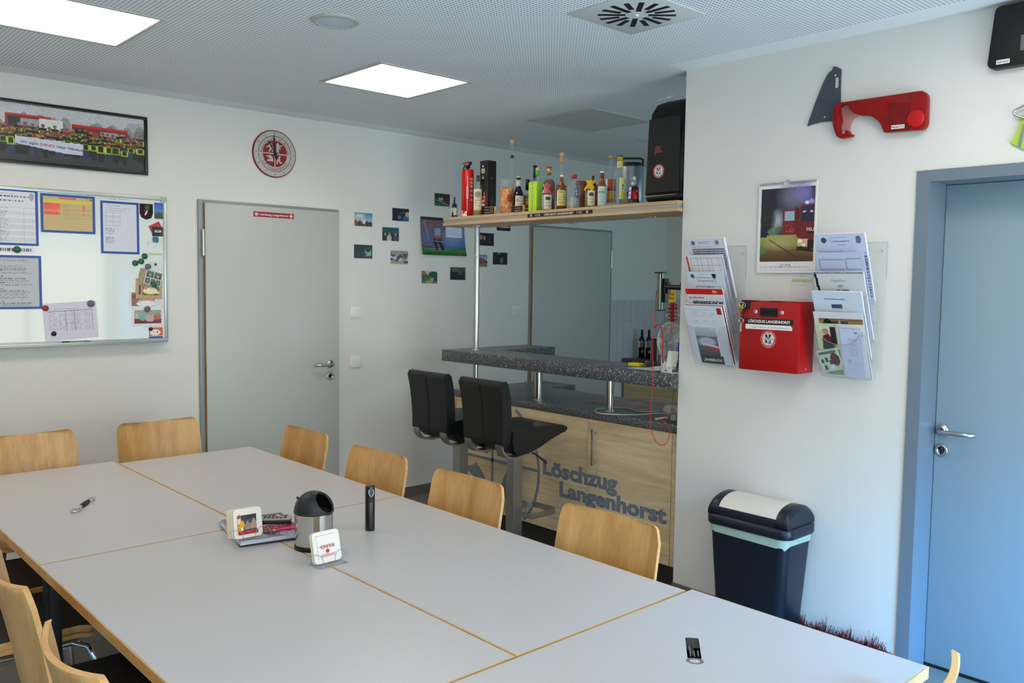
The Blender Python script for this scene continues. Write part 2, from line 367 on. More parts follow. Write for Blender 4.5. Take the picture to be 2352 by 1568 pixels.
# ================================================================ the room
wall_m = mat('wall_paint', 'dfded8', .85, vary=.012, scale=3, bump=.25, bscale=420)
def ceiling_mat():
    M = bpy.data.materials.new('perforated_ceiling'); M.use_nodes = True; nt = M.node_tree; P = nt.nodes['Principled BSDF']; L = nt.links
    g = nt.nodes.new('ShaderNodeNewGeometry'); sp = nt.nodes.new('ShaderNodeSeparateXYZ'); L.new(g.outputs['Position'], sp.inputs[0])
    def mth(op, a, b=None, c=None):
        n = nt.nodes.new('ShaderNodeMath'); n.operation = op
        for i, x in enumerate((a, b, c)):
            if x is None: continue
            if isinstance(x, (int, float)): n.inputs[i].default_value = x
            else: L.new(x, n.inputs[i])
        return n.outputs[0]
    pt = .0168
    def cell(s): return mth('SUBTRACT', mth('FRACT', mth('DIVIDE', s, pt)), .5)
    x, y = sp.outputs[0], sp.outputs[1]; fx, fy = cell(x), cell(y)
    d = mth('SQRT', mth('ADD', mth('MULTIPLY', fx, fx), mth('MULTIPLY', fy, fy)))
    hole = mth('LESS_THAN', d, .25)
    def band(s, a, b): return mth('MULTIPLY', mth('GREATER_THAN', s, a), mth('LESS_THAN', s, b))
    inx = mth('ADD', band(x, XL+.18, XR-.15), band(x, XT+.18, XK-.18)); iny = band(y, YB+.18, -.17)
    # the field runs through the opening to the kitchen
    thr = mth('MULTIPLY', band(x, XR-.16, XT+.19), mth('GREATER_THAN', y, YE+.0)); inx = mth('MAXIMUM', inx, thr)
    k = mth('MULTIPLY', mth('MULTIPLY', hole, inx), iny)
    mx = nt.nodes.new('ShaderNodeMix'); mx.data_type = 'RGBA'; L.new(k, mx.inputs[0])
    mx.inputs[6].default_value = lin('eceff0')+(1,); mx.inputs[7].default_value = lin('8a949a')+(1,)
    L.new(mx.outputs[2], P.inputs['Base Color']); P.inputs['Roughness'].default_value = .9
    return M
ceil_m = ceiling_mat()
dgrey = mat('door_frame_grey', '8b9293', .35, vary=.01)
dleaf = mat('door_leaf_grey', 'b9bcb6', .38, vary=.012, scale=2)
steel = mat('brushed_steel', 'c8c6c0', .28, 1., vary=.03, scale=60)
chrome = mat('chrome', 'dddddd', .08, 1., vary=.0)
black = mat('black_plastic', '17181a', .4, vary=.05)
white = mat('white_plastic', 'e9e8e2', .35, vary=.01)
edge_m = wood('door_edge_wood', '7a5220', 'a87734', 2)
tile_m = mat('floor_tile', '79746c', .45, vary=.1, scale=5)
grout_m = mat('floor_grout', '4c4a46', .9)
skirt_m = mat('skirting_tile', '6a665f', .45, vary=.08, scale=6)

b = B(); b.box(XL-.15, XK+.15, YB-.15, .15, -.15, -.006); floor = struct(b.build('floor', grout_m))
b = B(); b.box(-.298, .298, -.298, .298, -.006, 0); t0 = None
for i in range(9):
    for j in range(12):
        x = XL+.3+i*.6; y = -.3-j*.6
        if x > 3.2: continue
        if t0 is None: t0 = b.build('floor_tile', tile_m); o = t0
        else: o = t0.copy(); C.objects.link(o)
        o.location = (x, y, -.003); adopt(o, floor)
for i in range(4):
    for j in range(6):
        o = t0.copy(); o.parent = None; o.matrix_parent_inverse = Matrix(); C.objects.link(o); o.location = (3.2+i*.6, -.3-j*.6, -.003); adopt(o, floor)
b = B(); b.box(XL-.15, XK+.15, YB-.15, .15, H, H+.12); struct(b.build('ceiling', ceil_m))
b = B(); b.box(XL-.15, XK+.15, 0, .15, -.006, H); wall_back = struct(b.build('wall_back', wall_m))
b = B(); b.box(XL-.15, XL, YB, 0, -.006, H); struct(b.build('wall_left', wall_m))
DY0, DY1, DZ = -3.669, -4.555, 1.99
b = B(); b.box(XR, XT, DY0, YE, -.006, H); b.box(XR, XT, DY1, DY0, DZ, H); b.box(XR, XT, YB, DY1, -.006, H); struct(b.build('wall_right', wall_m))
b = B(); b.box(XK, XK+.15, YB, 0, -.006, H); struct(b.build('wall_kitchen_side', wall_m))
WIN = [(-1.95, -.25, .45, 2.25, 0), (.6, 2.38, .06, 2.15, 0), (3.35, 4.85, .95, 2.05, 1)]  # the last, in the kitchen, is made up to let in the fill lamp
for kw, nm, xa, xb, yb_ in ((0, 'wall_rear', XL-.15, XK+.15, YB), (1, 'wall_kitchen_front', XT, XK, YK)):
    W_ = [w for w in WIN if w[4] == kw]; b = B(); xs = [xa]+[v for w in W_ for v in w[:2]]+[xb]
    for i in range(0, len(xs), 2): b.box(xs[i], xs[i+1], yb_-.15, yb_, -.006, H)
    for x0, x1, z0, z1, _ in W_: b.box(x0, x1, yb_-.15, yb_, -.006, z0); b.box(x0, x1, yb_-.15, yb_, z1, H)
    struct(b.build(nm, wall_m))
glass_pane = clear('window_glass', (1, 1, 1), .0, .0)
for k, (x0, x1, z0, z1, kw) in enumerate(WIN):
    YW = (YB, YK)[kw]
    w = thing('window_%d' % (k+1), ['left white framed window of the rear wall', 'right white framed window of the rear wall', 'white framed window of the kitchen'][k]+', outside the picture', 'window', ((x0+x1)/2, YW, z0)); struct(w)
    b = B()
    for a in (x0, x1-.06, (x0+x1)/2-.03): b.box(a, a+.06, YW-.09, YW-.04, z0, z1)
    b.box(x0, x1, YW-.09, YW-.04, z0, z0+.06); b.box(x0, x1, YW-.09, YW-.04, z1-.06, z1); b.build('window_frame', white, w, .004)
    b = B(); b.box(x0, x1, YW-.07, YW-.064, z0, z1); b.build('pane', glass_pane, w)
    for i in range(3):
        z = z1-.1-i*.085; b = B(); b.obox(((x0+x1)/2, YW-.02, z), (x1-x0, 0, 0), (0, .05, .03), (0, -.001, .0015)); b.build('blind_slat', white, w)
b = B(); b.box(XL, 1.05, -.012, 0, 0, .069); b.box(2.01, 3.785, -.012, 0, 0, .069); struct(b.build('baseboard_back', skirt_m))
b = B(); b.box(XR-.012, XR, -3.61, YE, 0, .069); struct(b.build('baseboard_right', skirt_m))

def lever(parent, c, out, along, side_m):
    """rosette, lever and lock rosette; out = away from the leaf, along = where the lever points"""
    c, out, along = Vector(c), Vector(out), Vector(along)
    h = B(); h.lathe([(0, 0), (.026, 0), (.026, .006), (.023, .009), (.012, .009), (.011, .02)], c, 24, out)
    pts = [c+out*.015, c+out*.045]+[c+out*(.055-.0*(k))+along*(.012*k) for k in range(1, 3)]+[c+out*.057+along*(.04+.02*k) for k in range(4)]+[c+out*.05+along*.122, c+out*.035+along*.13]
    h.tube(pts, .0095, 12); h.build('door_handle', side_m, parent)
    e = c-Vector((0, 0, .082)); h = B(); h.lathe([(0, 0), (.026, 0), (.026, .006), (.023, .009), (.013, .009), (.013, .006), (0, .006)], e, 24, out); r = h.build('lock_rosette', side_m, parent)
    h = B(); h.lathe([(0, 0), (.0085, 0), (.0085, .012), (0, .012)], e+out*.001+Vector((0, 0, .006)), 14, out); h.obox(e+out*.005-Vector((0, 0, .008)), out*.01, out.cross(Z_)*.006, Z_*.018); h.build('lock_cylinder', black, r)
def grey_door(name, x0, x1, z1, hinge_left, label, lettered):
    d = struct(thing(name, label, 'door', ((x0+x1)/2, 0, 0)))
    b = B(); b.box(x0, x0+.035, -.018, .01, 0, z1); b.box(x1-.035, x1, -.018, .01, 0, z1); b.box(x0+.035, x1-.035, -.018, .01, z1-.035, z1); b.build('door_frame', dgrey, d, .002)
    hx = .033 if hinge_left else .008; kx = .008 if hinge_left else .033
    lx0, lx1 = x0+(.034 if hinge_left else .012), x1-(.008 if hinge_left else .034)
    b = B(); b.box(lx0, lx1, -.034, -.0185, .008, z1-.018); leaf = b.build('door_leaf', dleaf, d, .0015)
    b = B(); ex = lx0 if hinge_left else lx0; b.box(ex-.004, ex, -.033, -.0185, .008, z1-.02); b.build('leaf_edge', edge_m, d)
    for z in (.25, 1.785):
        hxx = x0+.022 if hinge_left else x1-.022
        b = B(); b.cyl((hxx, -.034, z-.078), (hxx, -.034, z+.078), .0085, 12)
        for q in (-.04, .04): b.cyl((hxx, -.034, z+q-.001), (hxx, -.034, z+q+.001), .0095, 12)
        b.build('hinge', steel, d)
    s = -1 if hinge_left else 1
    hx = (1.93 if hinge_left else x0+.085)
    lever(d, (hx, -.034, 1.012), (0, -1, 0), (s, 0, 0), steel)
    return d
d1 = grey_door('door_1', 1.053, 2.009, 2.04, True, 'light grey door with a red name strip at its top, left of the snapshots', True)
d2 = grey_door('door_2', 3.79, 4.79, 2.04, False, 'grey door at the back of the dim kitchen, seen over the bar', False)
red_m = mat('red_sticker', 'a3121a', .4, vary=.02)
b = B(); a_ = py(582, 480, -.0345); c_ = py(675, 495, -.0345); b.box(a_.x, c_.x, -.0352, -.0343, 1.958, 1.99); st = b.build('name_sticker', red_m, d1); st['label'] = 'red strip with white lettering'
b = B(); text(b, 'Löschzug Langenhorst', ((a_.x+c_.x)/2, -.0356, 1.9685), X_, Z_, h=.013, w=.195, bold=.012, center=True)
for q in (a_.x+.02, c_.x-.02): b.add([(q+.011*math.cos(t), -.0355, 1.974+.011*math.sin(t)) for t in [k*PI/8 for k in range(16)]], [tuple(range(16))])
b.build('lettering', white, d1)
b = B()
for q in (a_.x+.02, c_.x-.02): flats(b, FIG, (q, -.0357, 1.974), X_, Z_, .011, .0002)
b.build('sticker_figures', black, d1)

# door of the right wall, set back in a deep steel frame
d3 = struct(thing('door_3', 'blue-grey door in a deep steel frame, beside the document racks', 'door', (XR, (DY0+DY1)/2, 0)))
fr = mat('steel_frame_grey', '6f7c88', .32, vary=.01)
b = B(); b.box(XR-.006, XR+.001, DY0, DY0+.048, 0, 2.031); b.box(XR-.006, XR+.001, DY1-.048, DY1, 0, 2.031); b.box(XR-.006, XR+.001, DY1, DY0, DZ, 2.031)
b.box(XR-.006, XT+.01, DY0-.004, DY0, 0, DZ); b.box(XR-.006, XT+.01, DY1, DY1+.004, 0, DZ); b.box(XR-.006, XT+.01, DY1+.004, DY0-.004, DZ-.004, DZ)
b.build('door_frame', fr, d3)
leaf3 = mat('door_leaf_blue_grey', '90a5b1', .3, vary=.01, scale=2)
b = B(); b.box(2.604, 2.645, DY1+.006, DY0-.006, .012, DZ-.006); b.build('door_leaf', leaf3, d3, .0015)
b = B(); b.box(2.6, 2.64, DY1+.004, DY0-.004, .0, .0115); b.build('door_seal', black, d3)
lever(d3, px(2165, 988, 2.603), (-1, 0, 0), (0, -1, 0), steel)

# ---------------------------------------------------------------- ceiling fittings
frame_m = mat('light_frame', 'c4c1b8', .5, vary=.01); lit = mat('lit_diffuser', 'ffebdb', .5, vary=0, emit=10.8)
unlit = mat('unlit_diffuser', 'c3c6c8', .6, vary=.01)
def panel(x, y, on, label, group=None):
    s = .5735; t = thing('ceiling_light', label, 'ceiling light', (x+s/2, y+s/2, H), group)
    b = B(); w = .022
    b.box(x, x+s, y, y+w, H-.006, H); b.box(x, x+s, y+s-w, y+s, H-.006, H); b.box(x, x+w, y+w, y+s-w, H-.006, H); b.box(x+s-w, x+s, y+w, y+s-w, H-.006, H); b.build('light_frame', frame_m, t, .0015)
    b = B(); b.box(x+w, x+s-w, y+w, y+s-w, H-.004, H-.001); b.build('light_diffuser', lit if on else unlit, t)
panel(-.262, -1.52, True, 'lit square ceiling light at the left, above the whiteboard side')
panel(1.293, -1.579, True, 'lit square ceiling light above the far tables, left of the air diffuser')
panel(2.786, -1.575, False, 'unlit square ceiling light in the shade behind the bar shelf')
for x in (-1.8,): panel(x, -1.5, True, 'lit ceiling light left of the view', 'ceiling lights outside the view')
for x, w_ in ((-1.8, 'left'), (-.262, 'middle'), (1.293, 'right')): panel(x, -4.45, True, w_+' lit ceiling light of the row over the viewer', 'ceiling lights outside the view')
sp_ = thing('ceiling_loudspeaker', 'round flush white loudspeaker in the perforated ceiling', 'speaker', (.803, -1.985, H))
b = B(); b.lathe([(.097, 0), (.097, -.004), (.09, -.009), (.078, -.01), (.076, -.006)], (.803, -1.985, H), 40); b.build('rim', mat('speaker_rim', 'b9b8b0', .5), sp_)
b = B(); b.lathe([(.077, -.006), (.06, -.009), (.03, -.011), (0, -.0115)], (.803, -1.985, H), 40); b.build('grille', mat('speaker_grille', 'c6cfd6', .7, bump=.6, bscale=900), sp_)
vx, vy, vs = 1.393, -3.083, .3747; vc = Vector((vx+vs/2, vy+vs/2, H)); sp_ = thing('air_diffuser', 'square white swirl air diffuser with black radial slots', 'air vent', vc)
b = B(); b.box(vx, vx+vs, vy, vy+vs, H-.007, H); b.build('diffuser_plate', mat('diffuser_white', 'cfd2ce', .45, vary=.01), sp_, .002)
slot_m = mat('slot_black', '050505', .8)
for k in range(16):
    a = k*PI/8+.02; r0, r1 = (.044, .15) if k % 2 == 0 else (.07, .147); u_ = Vector((math.cos(a), math.sin(a), 0)); w_ = Vector((-u_.y, u_.x, 0))
    b = B(); b.obox(vc+u_*((r0+r1)/2)-Z_*.007, u_*(r1-r0), w_*.021, Z_*.0012); b.build('slot', slot_m, sp_)
b = B(); b.lathe([(.009, 0), (.008, -.004), (0, -.006)], vc-Z_*.007, 16); b.build('knob', white, sp_)
# faint joint of a ceiling hatch past the loudspeaker
b = B(); a_ = pz(1463, 321, H); b.box(a_.x, a_.x+.5, a_.y, a_.y+.006, H-.002, H); tag(b.build('ceiling_hatch_edge', mat('hatch_edge', '9a9a72', .6)), 'thin yellowish strip on the kitchen ceiling beside the big loudspeaker', 'strip')
# ================================================================ the bar
gran = speck('grey_speckled_laminate', '4a4c4f', 'c4c8ca', 150, .3, .6, .7, '333538')
oak_h = wood('oak_front', 'b39c76', 'd9c6a0', 1, .45, 16, 2.2, 0, .35)
oak_v = wood('oak_side', 'b58a66', 'caa27e', 2, .45, 16, 2.2, 0, .3)
plinth_m = mat('dark_plinth', '2e2b27', .5)
pole_m = mat('bar_pole_steel', 'b9b8b2', .2, 1., vary=0)
bt = thing('bar_counter', 'raised speckled grey bar top on steel posts over a lower counter', 'bar counter', (2.8, -1.5, 0))
b = B(); yb = YE+.004
poly = [(2.393, -2.4935), (2.393, -.652), (3.187, -.62), (3.187, -.905), (2.69, -.905), (2.69, -2.4935)]
b.prism([(x, y) for x, y in poly], (0, 0, 1.057), X_, Y_, .073); b.build('raised_top', gran, bt, .003)
b = B(); b.prism([(2.46, -2.489), (2.46, -.682), (3.3, -.66), (3.3, -1.0), (3.06, -1.0), (3.06, -2.489)], (0, 0, .829), X_, Y_, .038); b.build('lower_worktop', gran, bt, .003)
for (x, y) in ((2.56, -1.385), (2.56, -1.952), (3.1, -.8)):
    b = B(); b.cyl((x, y, .8675), (x, y, 1.058), .024, 20); b.lathe([(.03, 0), (.03, .004), (.024, .005)], (x, y, .867), 20); b.build('post', pole_m, bt)
# carcass and fronts
cb_ = thing('bar_cabinet', 'oak-look base cabinet of the bar with the grey badge and lettering', 'cabinet', (2.75, -1.6, 0))
b = B(); b.box(2.486, 3.02, -2.485, -.72, .14, .828); b.build('carcass', oak_v, cb_)
b = B(); b.box(2.4685, 2.487, -.712, -.694, .135, .826); b.build('end_panel', oak_v, cb_)
b = B(); b.box(2.53, 2.548, -2.485, -.74, 0, .14); b.build('plinth', plinth_m, cb_)
FX = 2.4685
for (y0, y1) in ((-.716, -1.2975), (-1.3005, -1.876), (-1.879, -2.452), (-2.456, -2.489)):
    b = B(); b.box(FX, FX+.018, y0, y1, .135, .822); o = b.build('front_panel', oak_h, cb_, .0008, 1)
b = B(); h0 = -1.937
b.box(2.437, 2.447, h0-.006, h0+.006, .572, .776); b.box(2.445, FX, h0-.005, h0+.005, .586, .598); b.box(2.445, FX, h0-.005, h0+.005, .75, .762); b.build('handle', steel, cb_, .001)
ink = mat('grey_vinyl', '6e7681', .5, vary=.02)
ux, uy = Vector((0, -1, 0)), Vector((0, 0, 1)); E0 = Vector((FX-.0005, -1.08, .44)); R_ = .405
def vin(polys, k=1.):
    b = B(); flats(b, polys, E0, ux, uy, k, .0006); return b
# the badge is cut off by the edges of the fronts
keep = [q for q in ring(1.0, 1.05, 96) if all(.137 < E0.z+p_[1]*R_ < .82 and E0.y-p_[0]*R_ < -.72 for p_ in q)]
vin(keep, R_).build('vinyl_ring', ink, cb_)
vin([[(-.87, .03), (1, .03), (1, .075), (-.87, .075)], [(-.022, -.73), (.022, -.73), (.022, .93), (-.022, .93)]], R_).build('vinyl_cross', ink, cb_)
vin([[(x, y+.05) for x, y in f_] for f_ in FIG], R_*.92).build('vinyl_figures', ink, cb_)
vin([[(.46, -.5), (.74, -.44), (.745, -.46), (.465, -.52)], [(.5, -.72), (.78, -.66), (.776, -.64), (.496, -.70)], [(.46, -.5), (.48, -.496), (.52, -.716), (.5, -.72)], [(.72, -.444), (.74, -.44), (.78, -.66), (.76, -.664)]], R_).build('vinyl_square', ink, cb_)
b = B(); text(b, 'Löschzug', Vector((FX-.0008, -1.53, .455)), ux, uy, h=.088, w=.57, bold=.045); l1 = b.build('lettering', ink, cb_)
b = B(); text(b, 'Langenhorst', Vector((FX-.0008, -1.667, .35)), ux, uy, h=.086, w=.765, bold=.045); b.build('lettering', ink, cb_)

# shelf on its pole
sh = thing('bar_shelf', 'long oak-look bottle shelf with a silver groove, over the bar', 'shelf', (2.55, -1.55, 1.93))
ply = wood('shelf_board', 'b8966f', 'd2b48c', 1, .45, 10, 3, 0, .3); groove = mat('shelf_groove_silver', 'a3a196', .4, .3, vary=.02)
SZ0, SZ1 = 1.931, 1.984
for z0, z1 in ((SZ0, 1.948), (1.967, SZ1)):
    b = B(); b.box(2.409, 2.70, -2.4935, -.632, z0, z1); b.build('board', ply, sh, .001, 1)
b = B(); b.box(2.4115, 2.69, -2.49, -.64, 1.9482, 1.9668); b.build('groove_strip', groove, sh)
for q in ((1315, 512), (1495, 498), (1160, 521)):
    c = pz(q[0], q[1], SZ0); b = B(); b.lathe([(0, 0), (.03, 0), (.032, -.003), (.03, -.005), (.012, -.004), (0, -.006)], (c.x, c.y, SZ0), 24); b.build('spotlight', chrome, sh)
p0, p1 = px(1212, 494, 2.409), px(1360, 488, 2.409)
b = B(); b.box(2.4075, 2.4116, p1.y, p0.y, 1.9475, 1.9675); o = b.build('name_strip', black, sh)
yl = p0.y-p1.y; fx = 2.4072
b = B(); text(b, 'LÖSCHZUG LANGENHORST', Vector((fx, p0.y-yl*.5, 1.9525)), ux, uy, h=.0105, w=yl*.46, bold=.02, center=True)
text(b, '112', Vector((fx, p0.y-yl*.17, 1.9525)), ux, uy, h=.0105, w=yl*.075, bold=.02, center=True); text(b, '112', Vector((fx, p0.y-yl*.815, 1.9525)), ux, uy, h=.0105, w=yl*.075, bold=.02, center=True)
for q in (.06, .93): b.add([tuple(Vector((fx, p0.y-yl*q, 1.9575))+ux*(.0075*math.cos(t))+uy*(.0075*math.sin(t))) for t in [k*PI/8 for k in range(16)]], [tuple(range(16))])
b.build('lettering', white, sh)
b = B()
for q in (.06, .93): flats(b, FIG, Vector((fx-.0004, p0.y-yl*q, 1.9575)), ux, uy, .0072, .0002)
b.build('strip_figures', black, sh)
pl = thing('shelf_pole', 'round steel pole carrying the left end of the bottle shelf', 'pole', (2.56, -.797, .867))
b = B(); b.cyl((2.56, -.797, 1.131), (2.56, -.797, SZ0), .0185, 24); b.cyl((2.56, -.797, .867), (2.56, -.797, 1.056), .0185, 24); b.build('tube', pole_m, pl)
for z in (1.1305, ): b = B(); b.lathe([(.027, 0), (.027, .003), (.0185, .004)], (2.56, -.797, z), 24); b.build('collar', chrome, pl)
b = B(); b.lathe([(.0185, -.006), (.03, -.004), (.03, 0)], (2.56, -.797, SZ0), 24); b.build('flange', chrome, pl)
b = B(); b.obox((2.54, -.806, 1.735), (.004, 0, 0), (0, .035, 0), (0, 0, .016)); b.box(2.536, 2.54, -.815, -.795, 1.722, 1.728); b.build('opener_clip', chrome, pl, .002)
# kitchen behind the bar
ku = thing('kitchen_unit', 'dark oak-look kitchen unit far behind the bar', 'cabinet', (5.29, -1.8, 0))
b = B(); b.box(4.99, 5.57, -3.4, -.03, .1, .86); b.build('carcass', oak_v, ku)
for k in range(6):
    y0 = -.035-k*.56; b = B(); b.box(4.972, 4.99, y0-.553, y0, .12, .84); b.build('cabinet_door', oak_h, ku, .001, 1)
b = B(); b.box(4.96, 5.57, -3.4, -.02, .86, .9); b.build('worktop', gran, ku, .003)
b = B(); b.box(5.04, 5.05, -3.4, -.03, 0, .1); b.build('plinth', plinth_m, ku)
tm = mat('wall_tile_white', 'c9cacb', .22, vary=.05, scale=9); t0 = None
for i in range(8):
    for j in range(6):
        b = B(); 
        if t0 is None: b.box(-.048, .048, -.006, 0, -.046, .046); t0 = b.build('wall_tile', tm, None, .0015, 1); o = t0
        else: o = t0.copy(); C.objects.link(o)
        o.location = (4.842+i*.098, -.003, 1.38-j*.0955); adopt(o, wall_back)
side = bpy.data.objects['wall_kitchen_side']
t1 = None
for i in range(14):
    for j in range(6):
        if t1 is None: b = B(); b.box(-.006, 0, -.048, .048, -.046, .046); t1 = b.build('wall_tile', tm, None, .0015, 1); o = t1
        else: o = t1.copy(); C.objects.link(o)
        o.location = (5.587, -.055-i*.098, 1.38-j*.0955); adopt(o, side)
# ================================================================ things on the back wall
frame_b = mat('picture_frame_black', '0d0d0e', .3, vary=.02)
def figure_row(P, x0, x1, y0, y1, n, coat='141a14', vest='d6ef3c'):
    for i in range(n):
        x = x0+(x1-x0)*(i+.5*rng.random())/n; y = y0+(y1-y0)*rng.random(); s_ = .012+.004*rng.random(); h = .15+.04*rng.random()
        P.rect(x-s_, y, x+s_, y+h, coat); P.rect(x-s_*.7, y+h, x+s_*.7, y+h+.16, ['16181c', '22304a', '111111'][i % 3])
        k_ = .55+.35*rng.random(); P.rect(x-s_*1.05, y+.05, x-s_*.6, y+h*.85, vest, k_); P.rect(x+s_*.6, y+.05, x+s_*1.05, y+h*.85, vest, k_); P.rect(x-s_*.6, y+.04, x+s_*.6, y+.06, vest, k_*.7); P.rect(x-s_, y+h*.86, x+s_, y+h, vest, k_*.8)
        if rng.random() < .3: P.rect(x-s_, y-.005, x+s_, y+.03, 'c8451f', .8)
        P.ell(x, y-.03, .0058, .03, ['8a6450', '9c745c', '7a5848'][i % 3]); P.rect(x-.005, y-.062, x+.005, y-.045, '4a3c30', .7)
# the long framed group picture (cut by the left edge of the photograph)
g0, g1 = Vector((-.72, 0, 2.152)), Vector((.764, 0, 2.477)); gw, gh = g1.x-g0.x, g1.z-g0.z
fr_ = thing('framed_group_photo', 'long black framed picture of fire fighters in yellow jackets, above the whiteboard', 'picture', ((g0.x+g1.x)/2, 0, g0.z))
P = Pic(330, 74, 'c3c6c9'); P.grad(0, 0, 1, .45, 'c9cbcd', 'b8bbbd').noise(.02)
for k in range(40):
    x = rng.random(); P.ell(x, .3+.1*rng.random(), .02, .16, '6d6862', .5)
P.rect(0, .45, 1, .62, '39423a'); P.grad(0, .62, 1, 1, '46474a', '2f2d2e').noise(.015)
for (x0, x1, y0) in ((.28, .50, .18), (.52, .67, .17), (.74, .94, .25)):
    P.rect(x0, y0, x1, .62, '8e1c1c'); P.rect(x0+.01, y0+.06, x0+.05, y0+.22, '1d2125'); P.rect(x0, y0, x1, y0+.03, 'c8302a'); P.rect(x1-.1, y0+.08, x1-.015, .55, '9aa0a4')
P.rect(.935, .1, .99, .6, '8c8c8a', .4); P.rect(.63, .22, .71, .5, 'dcdedd')
figure_row(P, 0, 1, .36, .44, 50, '16181a'); figure_row(P, .02, .99, .44, .5, 52, '121512'); figure_row(P, .0, 1, .5, .58, 36)
P.poly([(.55, .56), (.775, .60), (.775, .80), (.70, .79), (.553, .69)], 'c9cbe0'); P.noise(.025)
b = B(); w_ = .016
for bx in ((g0.x, g1.x, g0.z, g0.z+w_), (g0.x, g1.x, g1.z-w_, g1.z), (g0.x, g0.x+w_, g0.z+w_, g1.z-w_), (g1.x-w_, g1.x, g0.z+w_, g1.z-w_)): b.box(bx[0], bx[1], -.022, -.001, bx[2], bx[3])
b.build('frame', frame_b, fr_, .0015)
picture('photo_print', P, (g0.x+w_, -.008, g0.z+w_), (gw-2*w_, 0, 0), (0, 0, gh-2*w_), fr_, rough=.3)
sx = g0.x+gw*.565; b = B(); q = Vector((sx, -.0095, g0.z+.110)); d_ = Vector((1, 0, -.045)).normalized(); u2 = Vector((.045, 0, 1)).normalized()
text(b, 'Wir sagen', q, d_, u2, h=.014, w=.085, bold=.01); text(b, 'lieber Nikolaus!', q+d_*.175, d_, u2, h=.014, w=.13, bold=.01); b.build('lettering', mat('dark_ink', '23283f', .6), fr_)
b = B(); text(b, 'DANKE', q+d_*.095, d_, u2, h=.014, w=.07, bold=.01); b.build('lettering', mat('red_ink', 'b5343c', .6), fr_)

# clock
ck = thing('wall_clock', 'round fire brigade clock with red badge and black hands, above the left door', 'clock', (1.549, 0, 2.36))
cc = Vector((1.549, -.001, 2.359)); cr_ = .147; U_, V_ = X_, Z_; F_ = lambda k: cc+Vector((0, -.014-k*.0006, 0))
b = B(); b.lathe([(0, 0), (cr_, 0), (cr_, .012), (cr_-.005, .0135), (0, .0135)], cc, 56, (0, -1, 0)); b.build('clock_rim', mat('clock_red', '8e1a20', .4), ck)
dial_m = mat('clock_dial', 'b7bab2', .5, vary=.02); b = B(); b.prism(disc(cr_-.006, 56), cc+Vector((0, -.0135, 0)), X_, Z_, .0006); b.build('dial', dial_m, ck)
red_i = MATS['clock_red']
b = B(); flats(b, [q for k in range(4) for q in ring(.108, .1115, 20, k*PI/2+.03, (k+1)*PI/2-.03)], F_(1), X_, Z_); b.build('dial_ring', red_i, ck)
b = B()
for k in range(4): b.prism([(0, 0)]+[(.078*math.cos(a), .078*math.sin(a)) for a in [k*PI/2+PI/2*j/10 for j in range(11)]], F_(1)+X_*(.0035*(1 if k in (0, 3) else -1))+Z_*(.0035*(1 if k < 2 else -1)), X_, Z_, .0004)
b.build('badge_field', red_i, ck)
b = B(); flats(b, FIG, F_(2), X_, Z_, .08); b.build('badge_figures', dial_m, ck)
b = B(); arc_text(b, 'Feuerwehr Ochtrup', F_(2), X_, Z_, .084, .0175, PI*1.0, PI*.0, .012); arc_text(b, 'LZ Langenhorst', F_(2), X_, Z_, .084, .0175, PI*1.17, PI*1.83, .012, inward=True); b.build('lettering', red_i, ck)
b = B()
for k in range(12):
    a = PI/2-(k+1)*PI/6; c = F_(2)+X_*(.127*math.cos(a))+Z_*(.127*math.sin(a)-.006); text(b, str(k+1), c, X_, Z_, h=.013, bold=.0, center=True)
b.build('numerals', mat('numeral_ink', '2b2626', .5), ck)
def hand(deg, ln, w, k):
    a = math.radians(90-deg); u_ = Vector((math.cos(a), 0, math.sin(a))); n_ = Vector((-u_.z, 0, u_.x)); b = B()
    b.obox(F_(k)+u_*(ln/2-.015)-Y_*.002, u_*(ln+.03), n_*w, Vector((0, .0012, 0))); b.build('hand', black, ck)
hand(-28, .085, .008, 5); hand(-3.5, .115, .006, 8)
b = B(); b.lathe([(.009, 0), (.009, .004), (0, .005)], F_(10), 20, (0, -1, 0)); b.build('hub', black, ck)

# whiteboard (runs out of the picture on the left)
W0, W1 = Vector((-.95, 0, 1.205)), Vector((.865, 0, 2.033)); alu = mat('anodised_aluminium', 'b9bcba', .35, .7, vary=.02)
wb = thing('whiteboard', 'wide magnetic whiteboard in an aluminium frame, left of the door', 'whiteboard', ((W0.x+W1.x)/2, 0, W0.z))
b = B(); b.box(W0.x+.01, W1.x-.01, -.012, -.001, W0.z+.01, W1.z-.01); b.build('board_face', mat('whiteboard_enamel', 'dde4df', .09, vary=.006, scale=2, coat=.4), wb)
b = B(); t_ = .018
for bx in ((W0.x, W1.x-.03, W1.z-t_, W1.z), (W0.x, W0.x+t_, W0.z+t_, W1.z-t_), (W1.x-t_, W1.x, W0.z+t_, W1.z-.025), (W0.x, W1.x, W0.z, W0.z+t_)): b.box(bx[0], bx[1], -.02, -.001, bx[2], bx[3])
b.build('board_frame', alu, wb, .003)
b = B(); b.box(W1.x-.032, W1.x+.002, -.022, 0, W1.z-.026, W1.z+.002); b.build('corner_cap', mat('cap_grey', 'a9b3ae', .5), wb, .002)
b = B(); b.box(W0.x+.05, W1.x-.05+.03, -.062, -.018, W0.z-.004, W0.z+.002); b.box(W0.x+.05, W1.x-.02, -.062, -.058, W0.z+.002, W0.z+.012); b.build('pen_tray', alu, wb, .001)
